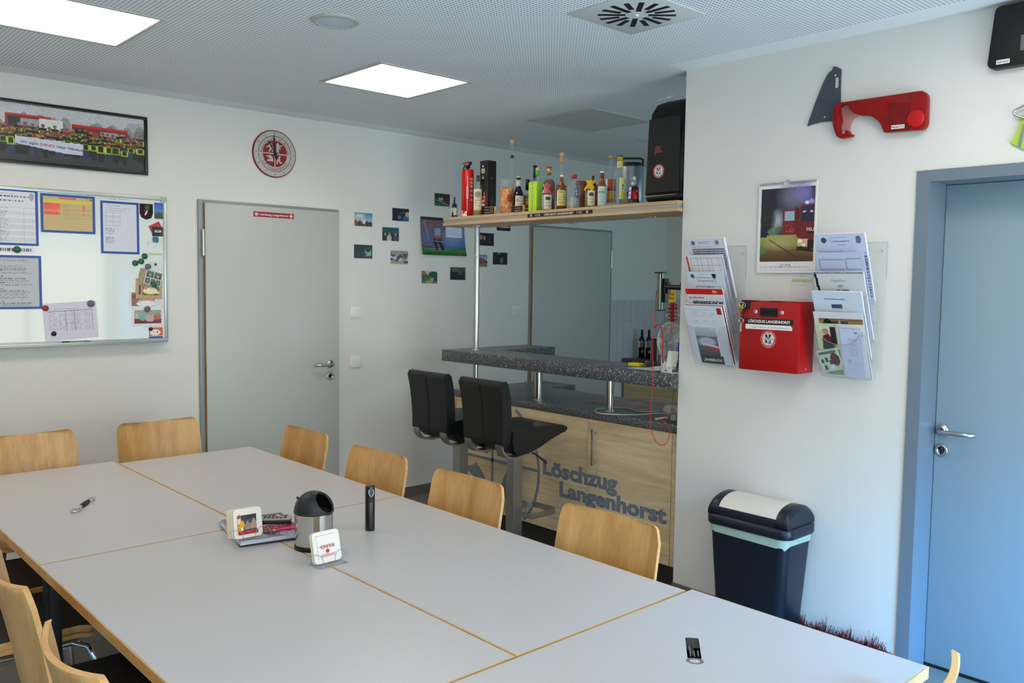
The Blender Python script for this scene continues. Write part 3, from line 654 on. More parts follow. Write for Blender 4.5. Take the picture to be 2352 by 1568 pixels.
for c_, (ua, ub), lab, capc in (('2f9a4a', (142, 191), 'green board marker with a black cap in the whiteboard tray', '111111'), ('3a6fa0', (194, 209), 'short blue marker end beside the green marker in the tray', '3a6fa0')):
    a_, e_ = py(ua, 787, -.04), py(ub, 787, -.04); t = thing('marker', lab, 'marker', (a_.x, -.04, W0.z+.002)); z = W0.z+.0095
    b = B(); s0 = a_.x+(.35*(e_.x-a_.x) if capc == '111111' else 0)
    b.cyl((s0, -.042, z), (e_.x, -.042, z), .007, 14); b.build('barrel', mat('marker_'+c_, c_, .4), t)
    b = B(); b.cyl((a_.x, -.042, z), (s0 if s0 > a_.x else a_.x+.012, -.042, z), .0078, 14); b.build('cap', mat('marker_cap_'+capc, capc, .4), t)
YF = -.0125
def onboard(name, label, cat, u0, v0, u1, v1, pic, th=.0008, lift=0., mt=None, rough=.45, group=None, parent=None, plane=YF, tilt=None):
    a, c = py(u0, v0, plane), py(u1, v1, plane); x0, x1, z1, z0 = a.x, c.x, a.z, c.z
    if tilt:
        w, h = x1-x0, z1-z0; cx, cz = (x0+x1)/2, (z0+z1)/2; t = math.radians(tilt); e1 = Vector((math.cos(t), 0, math.sin(t))); e2 = Vector((-math.sin(t), 0, math.cos(t)))
        o = Vector((cx, plane-lift, cz))-e1*w/2-e2*h/2; ob = picture(name, pic, o, e1*w, e2*h, parent, th, rough)
    else: ob = picture(name, pic, (x0, plane-lift, z0), (x1-x0, 0, 0), (0, 0, z1-z0), parent, th, rough)
    if parent is None: tag(ob, label, cat, group)
    return ob
blue_m = mat('blue_magnet_frame', '15459c', .35, vary=.03)
def bluesheet(u0, v0, u1, v1, pic, label, wf=.012):
    a, c = py(u0, v0, YF), py(u1, v1, YF); t = thing('framed_notice', label, 'notice', ((a.x+c.x)/2, YF, c.z), 'notices in blue magnetic frames')
    picture('notice_sheet', pic, (a.x+.006, YF, c.z+.006), (c.x-a.x-.012, 0, 0), (0, 0, a.z-c.z-.012), t)
    b = B()
    for q in ((a.x, c.x, c.z, c.z+wf), (a.x, c.x, a.z-wf, a.z), (a.x, a.x+wf, c.z+wf, a.z-wf), (c.x-wf, c.x, c.z+wf, a.z-wf)): b.box(q[0], q[1], YF-.0032, YF-.0012, q[2], q[3])
    b.build('magnetic_frame', blue_m, t, .0006, 1); return t
P = Pic(110, 76, 'dcdce2'); P.lines(.5, .06, .78, .1, 1, '444444'); P.lines(.45, .1, .9, .16, 1, '222222', .9, .6, .05); P.ell(.1, .11, .045, .06, '55585c', .8); P.ell(.93, .11, .035, .07, '8a8d90', .7)
P.lines(.45, .19, .85, .23, 1, '333333', .8); P.grid(.02, .32, .98, .97, 6, 22, 'a2a2ac', .001, .4); P.lines(.28, .33, .36, .97, 20, '222233', .8, .4, .2); P.lines(.5, .33, .62, .97, 20, '222233', .8, .4, .2); P.noise(.01)
bluesheet(-95, 424, 89, 565, P, 'blue framed crew list table at the left end of the whiteboard')
P = Pic(78, 54, 'c9b07a'); P.lines(.05, .06, .22, .11, 2, '444433', .6); P.rect(.32, .055, .66, .09, 'd23c34', .9); P.rect(.04, .13, .97, .2, 'd9c62a'); P.rect(.04, .22, .34, .38, 'f0604e'); P.rect(.04, .40, .34, .44, 'ee7a62', .8); P.rect(.04, .46, .34, .54, 'f0604e')
P.lines(.04, .23, .34, .54, 6, 'a03028', .5); P.lines(.4, .24, .54, .55, 9, '7a6d52', .6); P.rect(.78, .24, .82, .40, 'f0604e'); P.rect(.78, .46, .82, .54, 'f0604e'); P.grid(.4, .22, .97, .66, 9, 10, 'b39c6c', .001, .5); P.rect(.92, .055, .96, .1, '444433'); P.lines(.04, .9, .3, .93, 1, '77684a'); P.rect(.84, .06, .88, .07, '777755')
bluesheet(92, 443, 219, 538, P, 'yellow plan with red blocks in a blue frame on the whiteboard')
P = Pic(54, 72, 'd3d6e0'); P.lines(.15, .05, .5, .09, 1, '444455', .8); P.lines(.1, .11, .9, .19, 2, '6f7a9a', .5); P.grid(.1, .2, .5, .46, 2, 8, 'a6abb8', .001, .6); P.lines(.1, .48, .36, .64, 5, '333344', .8, .4, .2); P.lines(.1, .7, .36, .83, 5, '333344', .8, .4, .2)
bluesheet(230, 460, 320, 584, P, 'mostly empty white schedule in a blue frame, right of the yellow plan')
P = Pic(74, 96, 'b9bcc2'); y = .02
for k in range(8):
    P.lines(.06, y, .5, y+.025, 1, '25262c', .9, .7, .2); P.lines(.12, y+.04, .88, y+.04+.05*(1+k % 2), 2+k % 2*2, '4a4c54', .65, .5, .15); y += .12
bluesheet(-75, 583, 97, 709, P, 'blue framed page of grey paragraphs, lower left of the whiteboard')
P = Pic(60, 8, 'e4e4ea'); P.lines(.05, .3, .95, .7, 1, '333340', .8, 1., .1); onboard('paper_strip', 'narrow white paper strip between two blue framed notices', 'paper', -20, 564, 80, 582, P)
P = Pic(80, 60, 'd3cede'); P.grid(.07, .22, .9, .78, 5, 1, '6f6b7c', .002, .7); P.lines(.2, .17, .7, .2, 1, '66626e', .7); 
for x0, x1 in ((.08, .27), (.27, .45), (.46, .72), (.74, .9)): P.lines(x0+.01, .24, x1, .77, 15, '55525f', .55, .5, .35)
onboard('name_list', 'loose lilac-white name list held by round magnets, low on the board', 'paper', 100, 694, 224, 776, P, tilt=3.5, lift=.002)
P = Pic(40, 6, 'dfe4e2'); P.lines(.02, .3, .98, .7, 1, '222222', .8, 1., .0); onboard('slogan_strip', 'thin strip of small letters along the top of the whiteboard', 'strip', 221, 452, 300, 461, P)
def magnet(u, v, r, c, cname, label, group='round board magnets', plane=YF, lift=.0):
    p = py(u, v, plane-lift); b = B(); b.lathe([(0, .0), (r, 0), (r, .005), (r*.85, .0075), (0, .0075)], p, 26, (0, -1, 0)); return tag(b.build('magnet', mat('magnet_'+cname, c, .35)), label, 'magnet', group)
G = '0f5c3a'
magnet(39, 573, .018, G, 'green', 'dark green magnet on the paper strip between the left notices')
magnet(338, 477, .0165, G, 'green', 'green magnet on the black pennant, top right of the whiteboard', lift=.002)
magnet(332, 588, .0165, G, 'green', 'uppermost of three green magnets right of the empty board area')
magnet(324, 600, .0165, G, 'green', 'middle of three green magnets beside the whiteboard photos')
magnet(310.5, 604, .0165, G, 'green', 'leftmost of three green magnets beside the whiteboard photos')
magnet(353.5, 653, .0165, G, 'green', 'green magnet stuck on the collage of small pictures', lift=.0068)
magnet(340, 612, .0165, '5b6470', 'slate', 'grey magnet above the brown card collage on the whiteboard', lift=.0068)
magnet(338.5, 709, .0165, '5b6470', 'slate', 'grey magnet on top of the baby photo, lower right of the board', lift=.0068)
magnet(208.5, 697, .019, '5f6873', 'slate', 'grey magnet at the top right corner of the lilac name list', lift=.003)
magnet(104.5, 707.5, .0155, '9c1a22', 'red', 'red magnet at the top left corner of the name list', lift=.003)
magnet(123.5, 766, .013, '14161c', 'black', 'black magnet near the bottom of the lilac name list', lift=.003)
magnet(346, 755, .011, '14161c', 'black', 'small black magnet on the orange card at the board corner', lift=.003)
magnet(357, 607, .006, '14161c', 'black', 'tiny black magnet under the clear name card', lift=.003)
# pennant, cards and snapshots down the right side of the board
p_ = py(336, 486, YF-.0005); b = B(); sh_ = [(-.037, .045), (.037, .045), (.037, -.01), (.028, -.034), (0, -.046), (-.028, -.034), (-.037, -.01)]
t = thing('pennant', 'small black rounded pennant with red border and crossed emblem', 'pennant', p_); b.prism(sh_, p_, X_, Z_, .001); b.build('cloth', mat('pennant_red', '5a1418', .8), t)
b = B(); b.prism([(x*.88, z*.9) for x, z in sh_], p_-Y_*.001, X_, Z_, .0004); b.build('field', mat('pennant_black', '17100f', .8), t)
b = B(); b.prism([(-.012, -.02), (-.004, -.02), (.014, .016), (.008, .018)], p_-Y_*.0015, X_, Z_, .0004); b.build('emblem', white, t)
b = B(); b.prism([(-.015, .01), (.004, .012), (.012, -.016), (-.004, -.012)], p_-Y_*.0013, X_, Z_, .0002); b.build('emblem_red', MATS['clock_red'], t)
P = Pic(18, 34, '2c4fb0'); P.grad(0, 0, 1, .55, '2a3f9c', '3f86d0'); P.grad(0, .55, 1, 1, '3e7a35', '1c2c1d'); P.poly([(.45, .6), (.6, .6), (.9, 1), (.3, 1)], '3c3c46'); P.lines(.25, .12, .8, .34, 4, '9fb0e8', .6); onboard('landscape_card', 'blue and green card with a road, top right corner of the whiteboard', 'card', 354, 465, 374, 503, P)
P = Pic(24, 20, 'b4202a'); P.lines(.3, .2, .8, .5, 3, 'e8a0a0', .5); onboard('red_card', 'tilted red card behind the black card on the whiteboard', 'card', 344, 512, 372, 536, P, tilt=28)
P = Pic(26, 22, '0c0c0e'); P.rect(.25, .38, .85, .58, 'd8d8d8', .9); P.lines(.3, .42, .8, .56, 1, '111111', .8); onboard('black_card', 'small black card with a white word, right edge of the whiteboard', 'card', 349, 520, 374, 543, P, lift=.002)
P = Pic(30, 48, 'dfe4e0'); P.rect(.02, .5, .98, .58, 'b6cf6a', .8); P.lines(.4, .2, .62, .38, 3, '3f9a7c', .8); P.lines(.1, .9, .95, .93, 1, '777777', .6); P.poly([(0, 0), (.2, 0), (0, .3)], 'c9d2cd')
o = onboard('clear_name_card', 'clear pocket card with a green band hanging from a blue magnet', 'card', 338, 553, 374, 609, P, rough=.12)
p_ = py(357, 550, YF-.002); b = B(); b.prism([(x*.0175, z*.0165) for x, z in [(.7, 1), (-.7, 1), (-1, .3), (-.8, -1), (.8, -1), (1, .3)]], p_, X_, Z_, .006); tag(b.build('magnet', mat('magnet_blue', '1c6a92', .35), bevel=.001), 'blue cornered magnet holding the clear pocket card', 'magnet', 'round board magnets')
P = Pic(40, 34, '9b8a66'); P.noise(.05, cell=2); P.lines(.2, .1, .5, .7, 5, 'd8cfa8', .5); onboard('brown_flyer', 'olive brown flyer leaning left under the picture collage', 'flyer', 318, 618, 356, 658, P, tilt=-12, lift=.0042)
P = Pic(52, 38, 'b99a70'); P.rect(.12, .18, .2, .8, '4a3a24'); P.rect(.25, .3, .88, .82, '6e5a44'); P.ell(.55, .6, .28, .17, 'e8dfae'); P.ell(.36, .45, .08, .07, 'e07878'); P.ell(.6, .38, .1, .1, '9fc8c4', .8); P.ell(.84, .68, .05, .07, 'e8dfae'); P.noise(.03)
onboard('kraft_card', 'kraft brown greeting card with a cream drawing', 'card', 311, 640, 372, 686, P, tilt=-2, lift=.003)
P = Pic(46, 38, 'd4d6d2'); 
for (x, y, w, h) in ((.05, .05, .42, .45), (.52, .05, .44, .45), (.05, .56, .28, .38), (.37, .56, .28, .38), (.69, .56, .27, .38)): P.rect(x, y, x+w, y+h, '3b4a3a'); P.grad(x, y, x+w, y+h*.5, '6d6f6a', '55604c'); P.ell(x+w/2, y+h*.62, w*.2, h*.2, 'bfc6b8', .7)
P.noise(.04); onboard('picture_collage', 'tilted collage of small pictures on the whiteboard', 'photo', 332, 622, 371, 655, P, tilt=-14, lift=.005)
def snap(P, kind):
    if kind == 'hands': P.rect(.06, .07, .93, .9, '8b6a52'); P.ell(.5, .55, .25, .2, 'c58f8a'); P.ell(.5, .75, .3, .18, 'e6e4e4'); P.rect(.75, .07, 1, .9, 'd8d8da'); P.ell(.3, .3, .2, .16, '6a4336')
    if kind == 'baby': P.rect(.07, .08, .93, .9, '93a49a'); P.grad(.07, .6, .93, .9, '8a2f28', '5e1d1a'); P.ell(.33, .52, .09, .2, '5fb0a8'); P.ell(.56, .55, .16, .24, 'b7a7a2'); P.ell(.56, .3, .08, .13, 'c98d74'); P.ell(.14, .42, .06, .12, 'd7b48e'); P.ell(.8, .5, .12, .18, 'b5604c'); P.ell(.82, .34, .07, .1, '97835f')
    return P.noise(.03)
onboard('photo_print', 'white edged hand photo partly under the kraft card', 'photo', 297, 669, 374, 706, snap(Pic(52, 30, 'dcdbe2'), 'hands'))
onboard('photo_print', 'white edged baby photo, lower right of the whiteboard', 'photo', 303, 709, 375, 746, snap(Pic(60, 36, 'e2dfe4'), 'baby'), lift=.001)
P = Pic(30, 24, 'e2e0e8'); P.rect(0, 0, 1, .72, 'd8572e'); P.ell(.45, .42, .38, .26, 'e8e4e0'); P.rect(0, .76, 1, 1, '3a3f86'); P.ell(.62, .4, .06, .1, 'c04030'); P.lines(.12, .3, .5, .5, 3, '999999', .6); onboard('orange_card', 'orange, white and blue card at the lower right board corner', 'card', 342, 752, 374, 778, P)

# snapshots stuck to the wall round the poster calendar
def scene(kind, w=40, h=30):
    P = Pic(w, h, '101410')
    if kind == 'sky': P.grad(0, 0, 1, .7, '7d99a6', 'c3ccd0'); P.ell(.3, .25, .3, .18, 'dfe6e8', .8, 1); P.grad(.6, 0, 1, .5, '2f78c0', '86aeca', .7); P.rect(0, .68, 1, 1, '5b5545'); P.rect(0, .55, .12, .95, 'a8442a')
    if kind == 'sky':
        for x in (.22, .3, .42, .65, .72, .85): P.rect(x, .58, x+.05, .95, '1b1c22'); P.rect(.45, .55, .6, .8, 'dfe3e6', .7)
    if kind == 'party': P.rect(.3, .3, .75, .9, '1c2c4a', .5); P.ell(.9, .45, .12, .2, 'caa090'); P.poly([(.62, 1), (.7, .6), (1, .65), (1, 1)], '2d5b96'); P.ell(.42, .7, .1, .14, '5f8bb8', .8); P.ell(.68, .3, .05, .08, '7a5a4a'); P.ell(.5, .35, .04, .07, '6a5044')
    if kind == 'truck': P.grad(0, 0, 1, .5, '122412', '2a4a28'); P.rect(.25, .35, .6, .55, 'b9bcc2', .8); P.rect(.55, .35, .98, .68, '5a1c18'); P.poly([(0, .7), (1, .9), (1, 1), (0, 1)], '2f6a24'); P.poly([(0, .55), (.3, .5), (1, .85), (1, .95)], '78808a')
    if kind == 'trio': P.grad(0, 0, 1, .45, '2a4a60', '1c3440'); P.rect(.1, .25, .95, .5, '3d5a3a', .6)
    if kind == 'trio':
        for x, c in ((.17, '14161a'), (.42, 'b9b4b0'), (.8, '30405c')): P.ell(x, .85, .14, .32, c); P.ell(x, .52, .055, .11, 'c2907a')
    if kind == 'dark': P.rect(.55, .2, 1, .9, '2f4c40', .7); P.rect(.6, .4, .92, .8, '9fb8b8', .8); P.rect(.68, .3, .85, .55, '0f1512'); P.ell(.4, .7, .3, .1, '1b2a20')
    if kind == 'crowd': P.grad(0, 0, 1, 1, '8a8f86', 'a59a84'); P.rect(.55, 0, 1, .3, 'a08478')
    if kind == 'crowd':
        for k in range(26): x, y = rng.random(), .25+.7*rng.random(); P.ell(x, y, .09, .09, ['2a3f66', '4a4438', 'c8c4bc', '6a5848', '39536b'][k % 5])
    if kind == 'yard': P.grad(0, 0, 1, .45, 'b9c6cc', '9db0a8'); P.poly([(0, .05), (.2, .05), (.42, .45), (0, .6)], '9a5c38'); P.ell(.75, .3, .3, .25, '244a1e'); P.ell(.3, .5, .3, .18, '2f5a26'); P.rect(0, .55, 1, 1, '6a7a48'); P.ell(.5, .85, .2, .2, 'a3a06a')
    if kind == 'yard':
        for k in range(16): x = rng.random(); P.rect(x, .52, x+.06, .85, ['15171a', '26355a', '8c9aa0'][k % 3])
    if kind == 'dusk': P.grad(0, 0, 1, .4, '4a5530', '2c3a2c'); P.ell(.3, .25, .18, .16, '7f7a3a', .5); P.ell(.65, .45, .14, .16, '51646e', .7); P.rect(.9, .1, 1, .9, '5a6a3a', .5)
    if kind == 'red': P.rect(0, .3, 1, .75, '6a2018', .8); P.rect(.4, .2, .7, .45, 'a04020', .7)
    if kind == 'faces': P.ell(.12, .35, .1, .2, 'a8806c'); P.ell(.35, .4, .09, .2, 'a87a66'); P.rect(.05, .6, .55, 1, '14141c'); P.ell(.7, .6, .12, .2, '303a44', .8)
    if kind == 'street': P.grad(0, 0, 1, .5, '4a86c0', 'a9c3d6'); P.poly([(.2, .35), (.5, .25), (.9, .45), (.9, .7), (.2, .7)], '9a4a3a'); P.rect(0, .7, 1, 1, '7a7a6a'); P.rect(.1, .6, .6, .75, '4a3f3f')
    if kind == 'night': P.ell(.6, .65, .12, .25, '4f6f86', .9); P.ell(.4, .1, .08, .06, 'c8d0d0', .6); P.ell(.2, .5, .1, .2, '2c1c1c')
    return P.noise(.03)
GP = 'snapshots stuck to the wall around the poster calendar'
SN = [('sky', (814, 487, 855, 521), 'snapshot of people under a bright cloudy sky, above the light switch'), ('party', (901, 477, 939, 509), 'dark party snapshot with a man in blue at its right edge'), ('truck', (998, 443, 1033, 475), 'green snapshot with a red vehicle, highest on the wall beside the shelf'),
      ('trio', (878, 521, 916, 554), 'snapshot of three people standing side by side, centre of the snapshot group'), ('dark', (813, 561, 855, 594), 'nearly black snapshot with a pale doorway, lower left of the group'), ('crowd', (897, 575, 937, 607), 'bright snapshot of a crowd at tables, below the picture of three people'),
      ('yard', (968, 621, 1004, 651), 'snapshot of a brick gable and trees, below the poster calendar'), ('dusk', (1034, 613, 1069, 643), 'dark greenish snapshot just left of the steel pole'), ('red', (1141, 503, 1172, 531), 'reddish snapshot half hidden by the shelf board'),
      ('faces', (1101, 534, 1134, 565), 'dark snapshot of two faces right of the steel pole'), ('street', (1091, 584, 1119, 613), 'snapshot of a house under blue sky, partly behind the pole'), ('night', (1132, 579, 1165, 608), 'dark blue snapshot, rightmost of the group')]
for k, q, lab in SN: onboard('photo_print', lab, 'photo', *q, scene(k), plane=-.0005, group=GP, rough=.3)
# poster calendar, its lower edge lifting off the wall
P = Pic(110, 76, '6e4a50'); P.grad(0, 0, 1, .75, '7d5a60', '5a6a92'); P.noise(.02, cell=3)
for k in range(14): P.rect(.05, .08+.05*k, .95, .085+.05*k, '8d6a68', .25)
P.grad(.55, .2, 1, .9, '7a8fb8', '2c5a9a', .75); P.ell(.72, .5, .25, .35, 'b3bfe0', .35, 1); P.poly([(.06, .05), (.1, .05), (.2, .6), (.16, .62)], '6a86c0', .7); P.poly([(0, .8), (.5, .84), (1, .82), (1, 1), (0, 1)], '2f7a30'); P.ell(.35, .84, .35, .05, '7fa0c0', .5, 1); P.grad(0, .9, 1, 1, '2a6a2c', '123a1a', .7)
P.rect(.31, .27, .45, .46, '8fb0c4', .9); P.grid(.31, .27, .45, .46, 3, 4, '5f8090', .004, .6); P.rect(.0, 0, 1, .055, '2e2a2c'); P.rect(.57, .22, .94, .5, 'dfe3ee', .95); P.lines(.59, .26, .93, .49, 6, '7a8ab0', .6, .4, .0)
for x, d_ in ((.33, 0), (.43, .03)):
    P.rect(x-.035, .52, x+.035, .68, '15171f'); P.poly([(x-.025, .68), (x+.03+d_, .68), (x+.05+d_*1.5, .86), (x+.005+d_, .87)], '20243c'); P.ell(x, .5, .022, .035, 'd8502e'); P.rect(x-.03, .62, x+.035, .635, 'c8d0d8'); P.rect(x-.02, .53, x+.02, .58, 'c8452a')
P.ell(.86, .94, .04, .035, 'b02a2a'); P.ell(.06, .95, .04, .03, '8a4a3a')
a_, c_ = py(965, 498, -.001), py(1065, 590, -.001); ox, oz, w_, h_ = a_.x, c_.z+.005, c_.x-a_.x, a_.z-c_.z-.005
t = thing('poster_calendar', 'poster calendar of two fire fighters, its lower edge curling off the wall', 'calendar', (ox+w_/2, 0, oz+h_))
picture('calendar_sheet', P, (0, 0, 0), X_, Z_, t, .0004, .22, fn=lambda a, b_: Vector((ox+w_*a, -.003-.035*(1-b_)**2*(.4+.6*abs(2*a-1)**1.5), oz+h_*b_)), coat=.0)
b = B(); b.box(ox+.005, ox+w_-.005, -.007, -.001, oz+h_-.004, oz+h_+.004); b.build('binding', black, t)

# switches and socket
def plate(u, v, kind, label, s_=.0405):
    c = py(u, v, 0); t = thing({'socket': 'wall_socket'}.get(kind, 'light_switch'), label, 'socket' if kind == 'socket' else 'switch', c)
    b = B(); b.prism(rrect(s_*2, s_*2, .004, 3), c-Y_*.0, X_, Z_, .009); b.build('cover_frame', white, t, .0015)
    if kind == 'socket':
        b = B(); b.prism(rrect(.055, .055, .003, 3), c-Y_*.009, X_, Z_, .002); i_ = b.build('insert', white, t, .0008)
        b = B(); b.lathe([(.0215, .0), (.0205, .0012), (.0195, .0)], c-Y_*.011, 28, (0, -1, 0)); b.lathe([(0, .0004), (.0195, .0004)], c-Y_*.011, 28, (0, -1, 0)); b.build('well', mat('socket_well', 'c2c4c0', .5), t)
        b = B(); 
        for q in (-.0095, .0095): b.lathe([(.003, 0), (.003, .0012), (0, .0012)], c-Y_*.0112+Vector((q, 0, 0)), 10, (0, -1, 0))
        b.build('pin_hole', black, t)
    else:
        b = B(); b.prism(rrect(.056, .056, .002, 2), c-Y_*.009, X_, Z_, .003); r_ = b.build('rocker', white, t, .001)
        if kind == 'vent':
            b = B()
            for k in range(4): b.box(c.x-.018, c.x+.018, c.y-.0127, c.y-.012, c.z-.012+k*.007, c.z-.0105+k*.007)
            b.build('grille_line', mat('socket_well', 'c2c4c0', .5), t)
plate(815, 717, 'switch', 'white light switch right of the left grey door'); plate(815, 830, 'vent', 'white ribbed control plate below the light switch'); plate(815, 1064, 'socket', 'white wall socket low on the wall right of the door'); plate(1184, 714, 'vent', 'white control plate seen beyond the steel pole, left of the kitchen door')
# ================================================================ things on and before the right wall
RX = -Y_; XF = XR-.001
def onright(name, label, cat, y0, y1, z0, z1, pic, x=None, th=.0008, parent=None, rough=.45, tilt=0., group=None):
    x = XF if x is None else x; w, h = y0-y1, z1-z0; t = math.radians(tilt); e1 = RX*math.cos(t)+Z_*math.sin(t); e2 = -RX*math.sin(t)+Z_*math.cos(t)
    o = Vector((x, (y0+y1)/2, (z0+z1)/2))-e1*w/2-e2*h/2; ob = picture(name, pic, o, e1*w, e2*h, parent, th, rough)
    if parent is None: tag(ob, label, cat, group)
    return ob
def note(parent, s, o, h, w=None, c='dark_ink', bold=0., ux=RX, uy=Z_, center=False):
    b = B(); text(b, s, o, ux, uy, h=h, w=w, bold=bold, center=center); return b.build('lettering', MATS[c], parent)
# wall calendar with the night picture of a fire engine
P = Pic(96, 142, 'e6e5e3'); X0, X1, YA, Yb = .055, .965, .055, .865
P.rect(X0, YA, X1, Yb, '1a1a28'); P.grad(X0, YA, X1, .45, '1c1b2c', '24232c'); P.ell(.62, .15, .34, .22, '8086a4', .8, 1.); P.ell(.35, .42, .14, .16, 'b9bfcc', .9, 1.); P.ell(.8, .12, .2, .14, '8a80c8', .7, 1)
P.grad(X0, .58, X1, .87, 'a3a05a', '4a2c16'); P.ell(.4, .66, .4, .1, 'b4b26a', .8, 1); P.poly([(.2, .63), (.24, .63), (.72, .83), (.66, .83)], '3c2a16', .6); P.ell(.1, .75, .07, .05, '3fa04a', .7, 1); P.ell(.18, .4, .15, .12, '1a2418', .9, 1)
P.rect(X0, .47, .17, .6, '14161a'); P.ell(.28, .54, .1, .045, '7f9a7a', .7); P.ell(.38, .53, .08, .05, '4a5648', .6)
P.rect(.44, .3, .7, .58, '7d1420'); P.rect(.465, .315, .64, .42, '8fb6c8'); P.poly([(.64, .27), (.72, .29), (.72, .6), (.68, .6)], '5c1018'); P.lines(.5, .47, .64, .56, 4, 'd4c0d0', .7)
P.poly([(.74, .26), (X1, .22), (X1, .68), (.7, .64), (.72, .32)], '701420'); P.poly([(.76, .28), (X1, .25), (X1, .44), (.74, .44)], '24243a'); P.ell(.84, .23, .05, .025, '6f8cf0'); P.ell(.84, .23, .025, .014, 'e8f4ff'); P.ell(.92, .22, .06, .04, 'c8bce8', .8, 1)
for x in (.8, .92): P.ell(x, .33, .03, .01, 'd0c8e8')
P.rect(.83, .51, X1, .57, '24100f'); P.poly([(.7, .62), (.87, .63), (.89, .68), (.86, .715), (.7, .7)], 'd9b08a'); P.ell(.745, .65, .035, .02, 'fff4d8'); P.ell(.8, .69, .035, .014, 'ffe8c0'); P.rect(.86, .64, X1, .73, '181214'); P.poly([(.69, .71), (.9, .72), (X1, .75), (X1, .77), (.69, .75)], '100c0e')
P.noise(.02, X0, YA, X1, Yb); P.lines(.06, .93, .95, .945, 1, '9a9aa0', .7, .8, .05); P.rect(X0, .965, X1, .97, 'c8c8ca')
t = thing('wall_calendar', 'tall white ring-bound calendar with a night picture of a fire engine', 'calendar', (XR, -3.065, 2.03))
onright('calendar_sheet', '', '', -2.922, -3.206, 1.63, 2.028, P, XR-.006, .004, t)
note(t, 'FEU', Vector((XR-.0105, -3.162, 1.813)), .014, .036, bold=.03).data.materials[0] = mat('letter_pink', 'e6c6c2', .5)
note(t, 'Juli 2026', Vector((XR-.0105, -3.04, 1.661)), .009, .052)
b = B()
for k in range(34):
    y = -2.93-k*.0081
    if 15 <= k <= 17: continue
    b.tube([(XR-.0112, y, 2.019), (XR-.0125, y, 2.027), (XR-.006, y, 2.031), (XR-.001, y, 2.026)], .0011, 5)
b.build('ring_binding', mat('binding_grey', '4f5358', .4), t, kind='stuff')
b = B(); b.tube([(XR-.01, -3.064+.014*math.cos(a), 2.024+.012*math.sin(a)) for a in [k*PI/8 for k in range(9)]], .0016, 6); b.lathe([(.004, 0), (.004, .008), (0, .009)], (XR, -3.064, 2.039), 10, (-1, 0, 0)); b.build('hanger', steel, t)
# clear card with a green band, tucked under the calendar
P = Pic(34, 44, 'd9d9d7'); P.lines(.35, .03, .75, .12, 3, '3f9a86', .8); P.rect(0, .2, 1, .32, 'b9c98a', .8); P.lines(.05, .22, .95, .31, 2, '7f9a4a', .6); P.lines(.2, .92, .9, .94, 1, '777777', .6); P.lines(.3, .42, .8, .45, 1, '999999', .6)
onright('info_card', 'white card with a green band between the calendar and the red box', 'card', -3.094, -3.196, 1.503, 1.629, P, rough=.15)
# red letter box
bx = Vector((2.319, 0, 0)); rb = thing('red_letter_box', 'red steel letter box with a black slot and white strip, between the racks', 'letter box', (2.385, -3.066, 1.197))
boxred = mat('box_red', 'a4070c', .38, vary=.02)
b = B(); b.box(2.319, XR-.001, -3.211, -2.92, 1.197, 1.502); b.build('box_body', boxred, rb, .004)
b = B(); b.box(2.322, XR-.003, -3.207, -2.923, 1.502, 1.505); b.build('lid', boxred, rb, .001)
fx = 2.3188
b = B(); b.box(fx-.0012, fx, -3.109, -3.02, 1.436, 1.476); s_ = b.build('slot_frame', mat('slot_frame_black', '1b1c1d', .35), rb, .0005, 1); b = B(); b.box(fx-.0016, fx-.0013, -3.105, -3.025, 1.445, 1.468); b.build('slot_opening', mat('slot_black', '050505', .8), s_)
b = B(); b.box(fx-.0008, fx, -3.182, -2.946, 1.403, 1.4275); st = b.build('name_strip', black, rb); b = B(); text(b, 'LÖSCHZUG LANGENHORST', Vector((fx-.0012, -3.066, 1.4095)), RX, Z_, h=.0125, w=.205, bold=.03, center=True); b.build('lettering', white, st)
b = B(); b.prism([(-.115, 0), (.112, -.0), (.112, .012), (.104, .021), (-.115, .021)], Vector((fx, -3.066, 1.3805)), RX, Z_, .0009); st = b.build('white_strip', white, rb)
b = B(); text(b, "Hagemann's Kummerkasten", Vector((fx-.0013, -3.07, 1.387)), RX, Z_, h=.0075, w=.185, bold=-.005, center=True); b.build('lettering', mat('strip_ink', '6b7080', .6), st)
rim_m = mat('badge_red', 'c4453f', .4); wf = mat('badge_white', 'd8d9dc', .4)
badge(Vector((fx-.0002, -3.066, 1.339)), RX, Z_, .0395, rb, wf, black, rim_m, mat('badge_letter', 'e8b8b0', .5), 'Feuerwehr Ochtrup', 'LZ Langenhorst')
for y in (-2.999, -3.128): b = B(); b.lathe([(.0085, 0), (.0085, .001), (0, .001)], (fx, y, 1.457), 20, (-1, 0, 0)); q = b.build('round_sticker', wf, rb); b = B(); flats(b, FIG, Vector((fx-.0012, y, 1.457)), RX, Z_, .0075, .0002); b.build('sticker_figures', black, q)
b = B(); b.box(fx-.001, fx, -2.972, -2.926, 1.468, 1.5015); b.box(fx-.001, 2.36, -2.99, -2.926, 1.5045, 1.507); b.box(fx-.001, 2.36, -3.12, -3.07, 1.5045, 1.5065); b.build('hasp_plate', black, rb)
b = B(); b.lathe([(.003, 0), (.003, .001), (0, .001)], (2.385, -3.211, 1.215), 12, (0, -1, 0)); b.build('rivet', white, rb)
pk = thing('padlock', 'small brass padlock with keys on a ring at the red box corner', 'padlock', (2.31, -2.935, 1.48))
kc = Vector((2.309, -2.928, 1.472)); e1 = (RX+Z_*-.25).normalized(); e2 = (Z_+RX*.25).normalized()
b = B(); b.obox(kc, e1*.028, e2*.024, X_*.008); b.build('lock_body', mat('brass', 'b8963e', .3, .9), pk, .0015)
b = B(); b.tube([kc+e1*(.009*math.cos(a)*-1)+e2*(.012+.014*math.sin(a)) for a in [k*PI/10 for k in range(11)]], .0022, 8); b.build('shackle', chrome, pk)
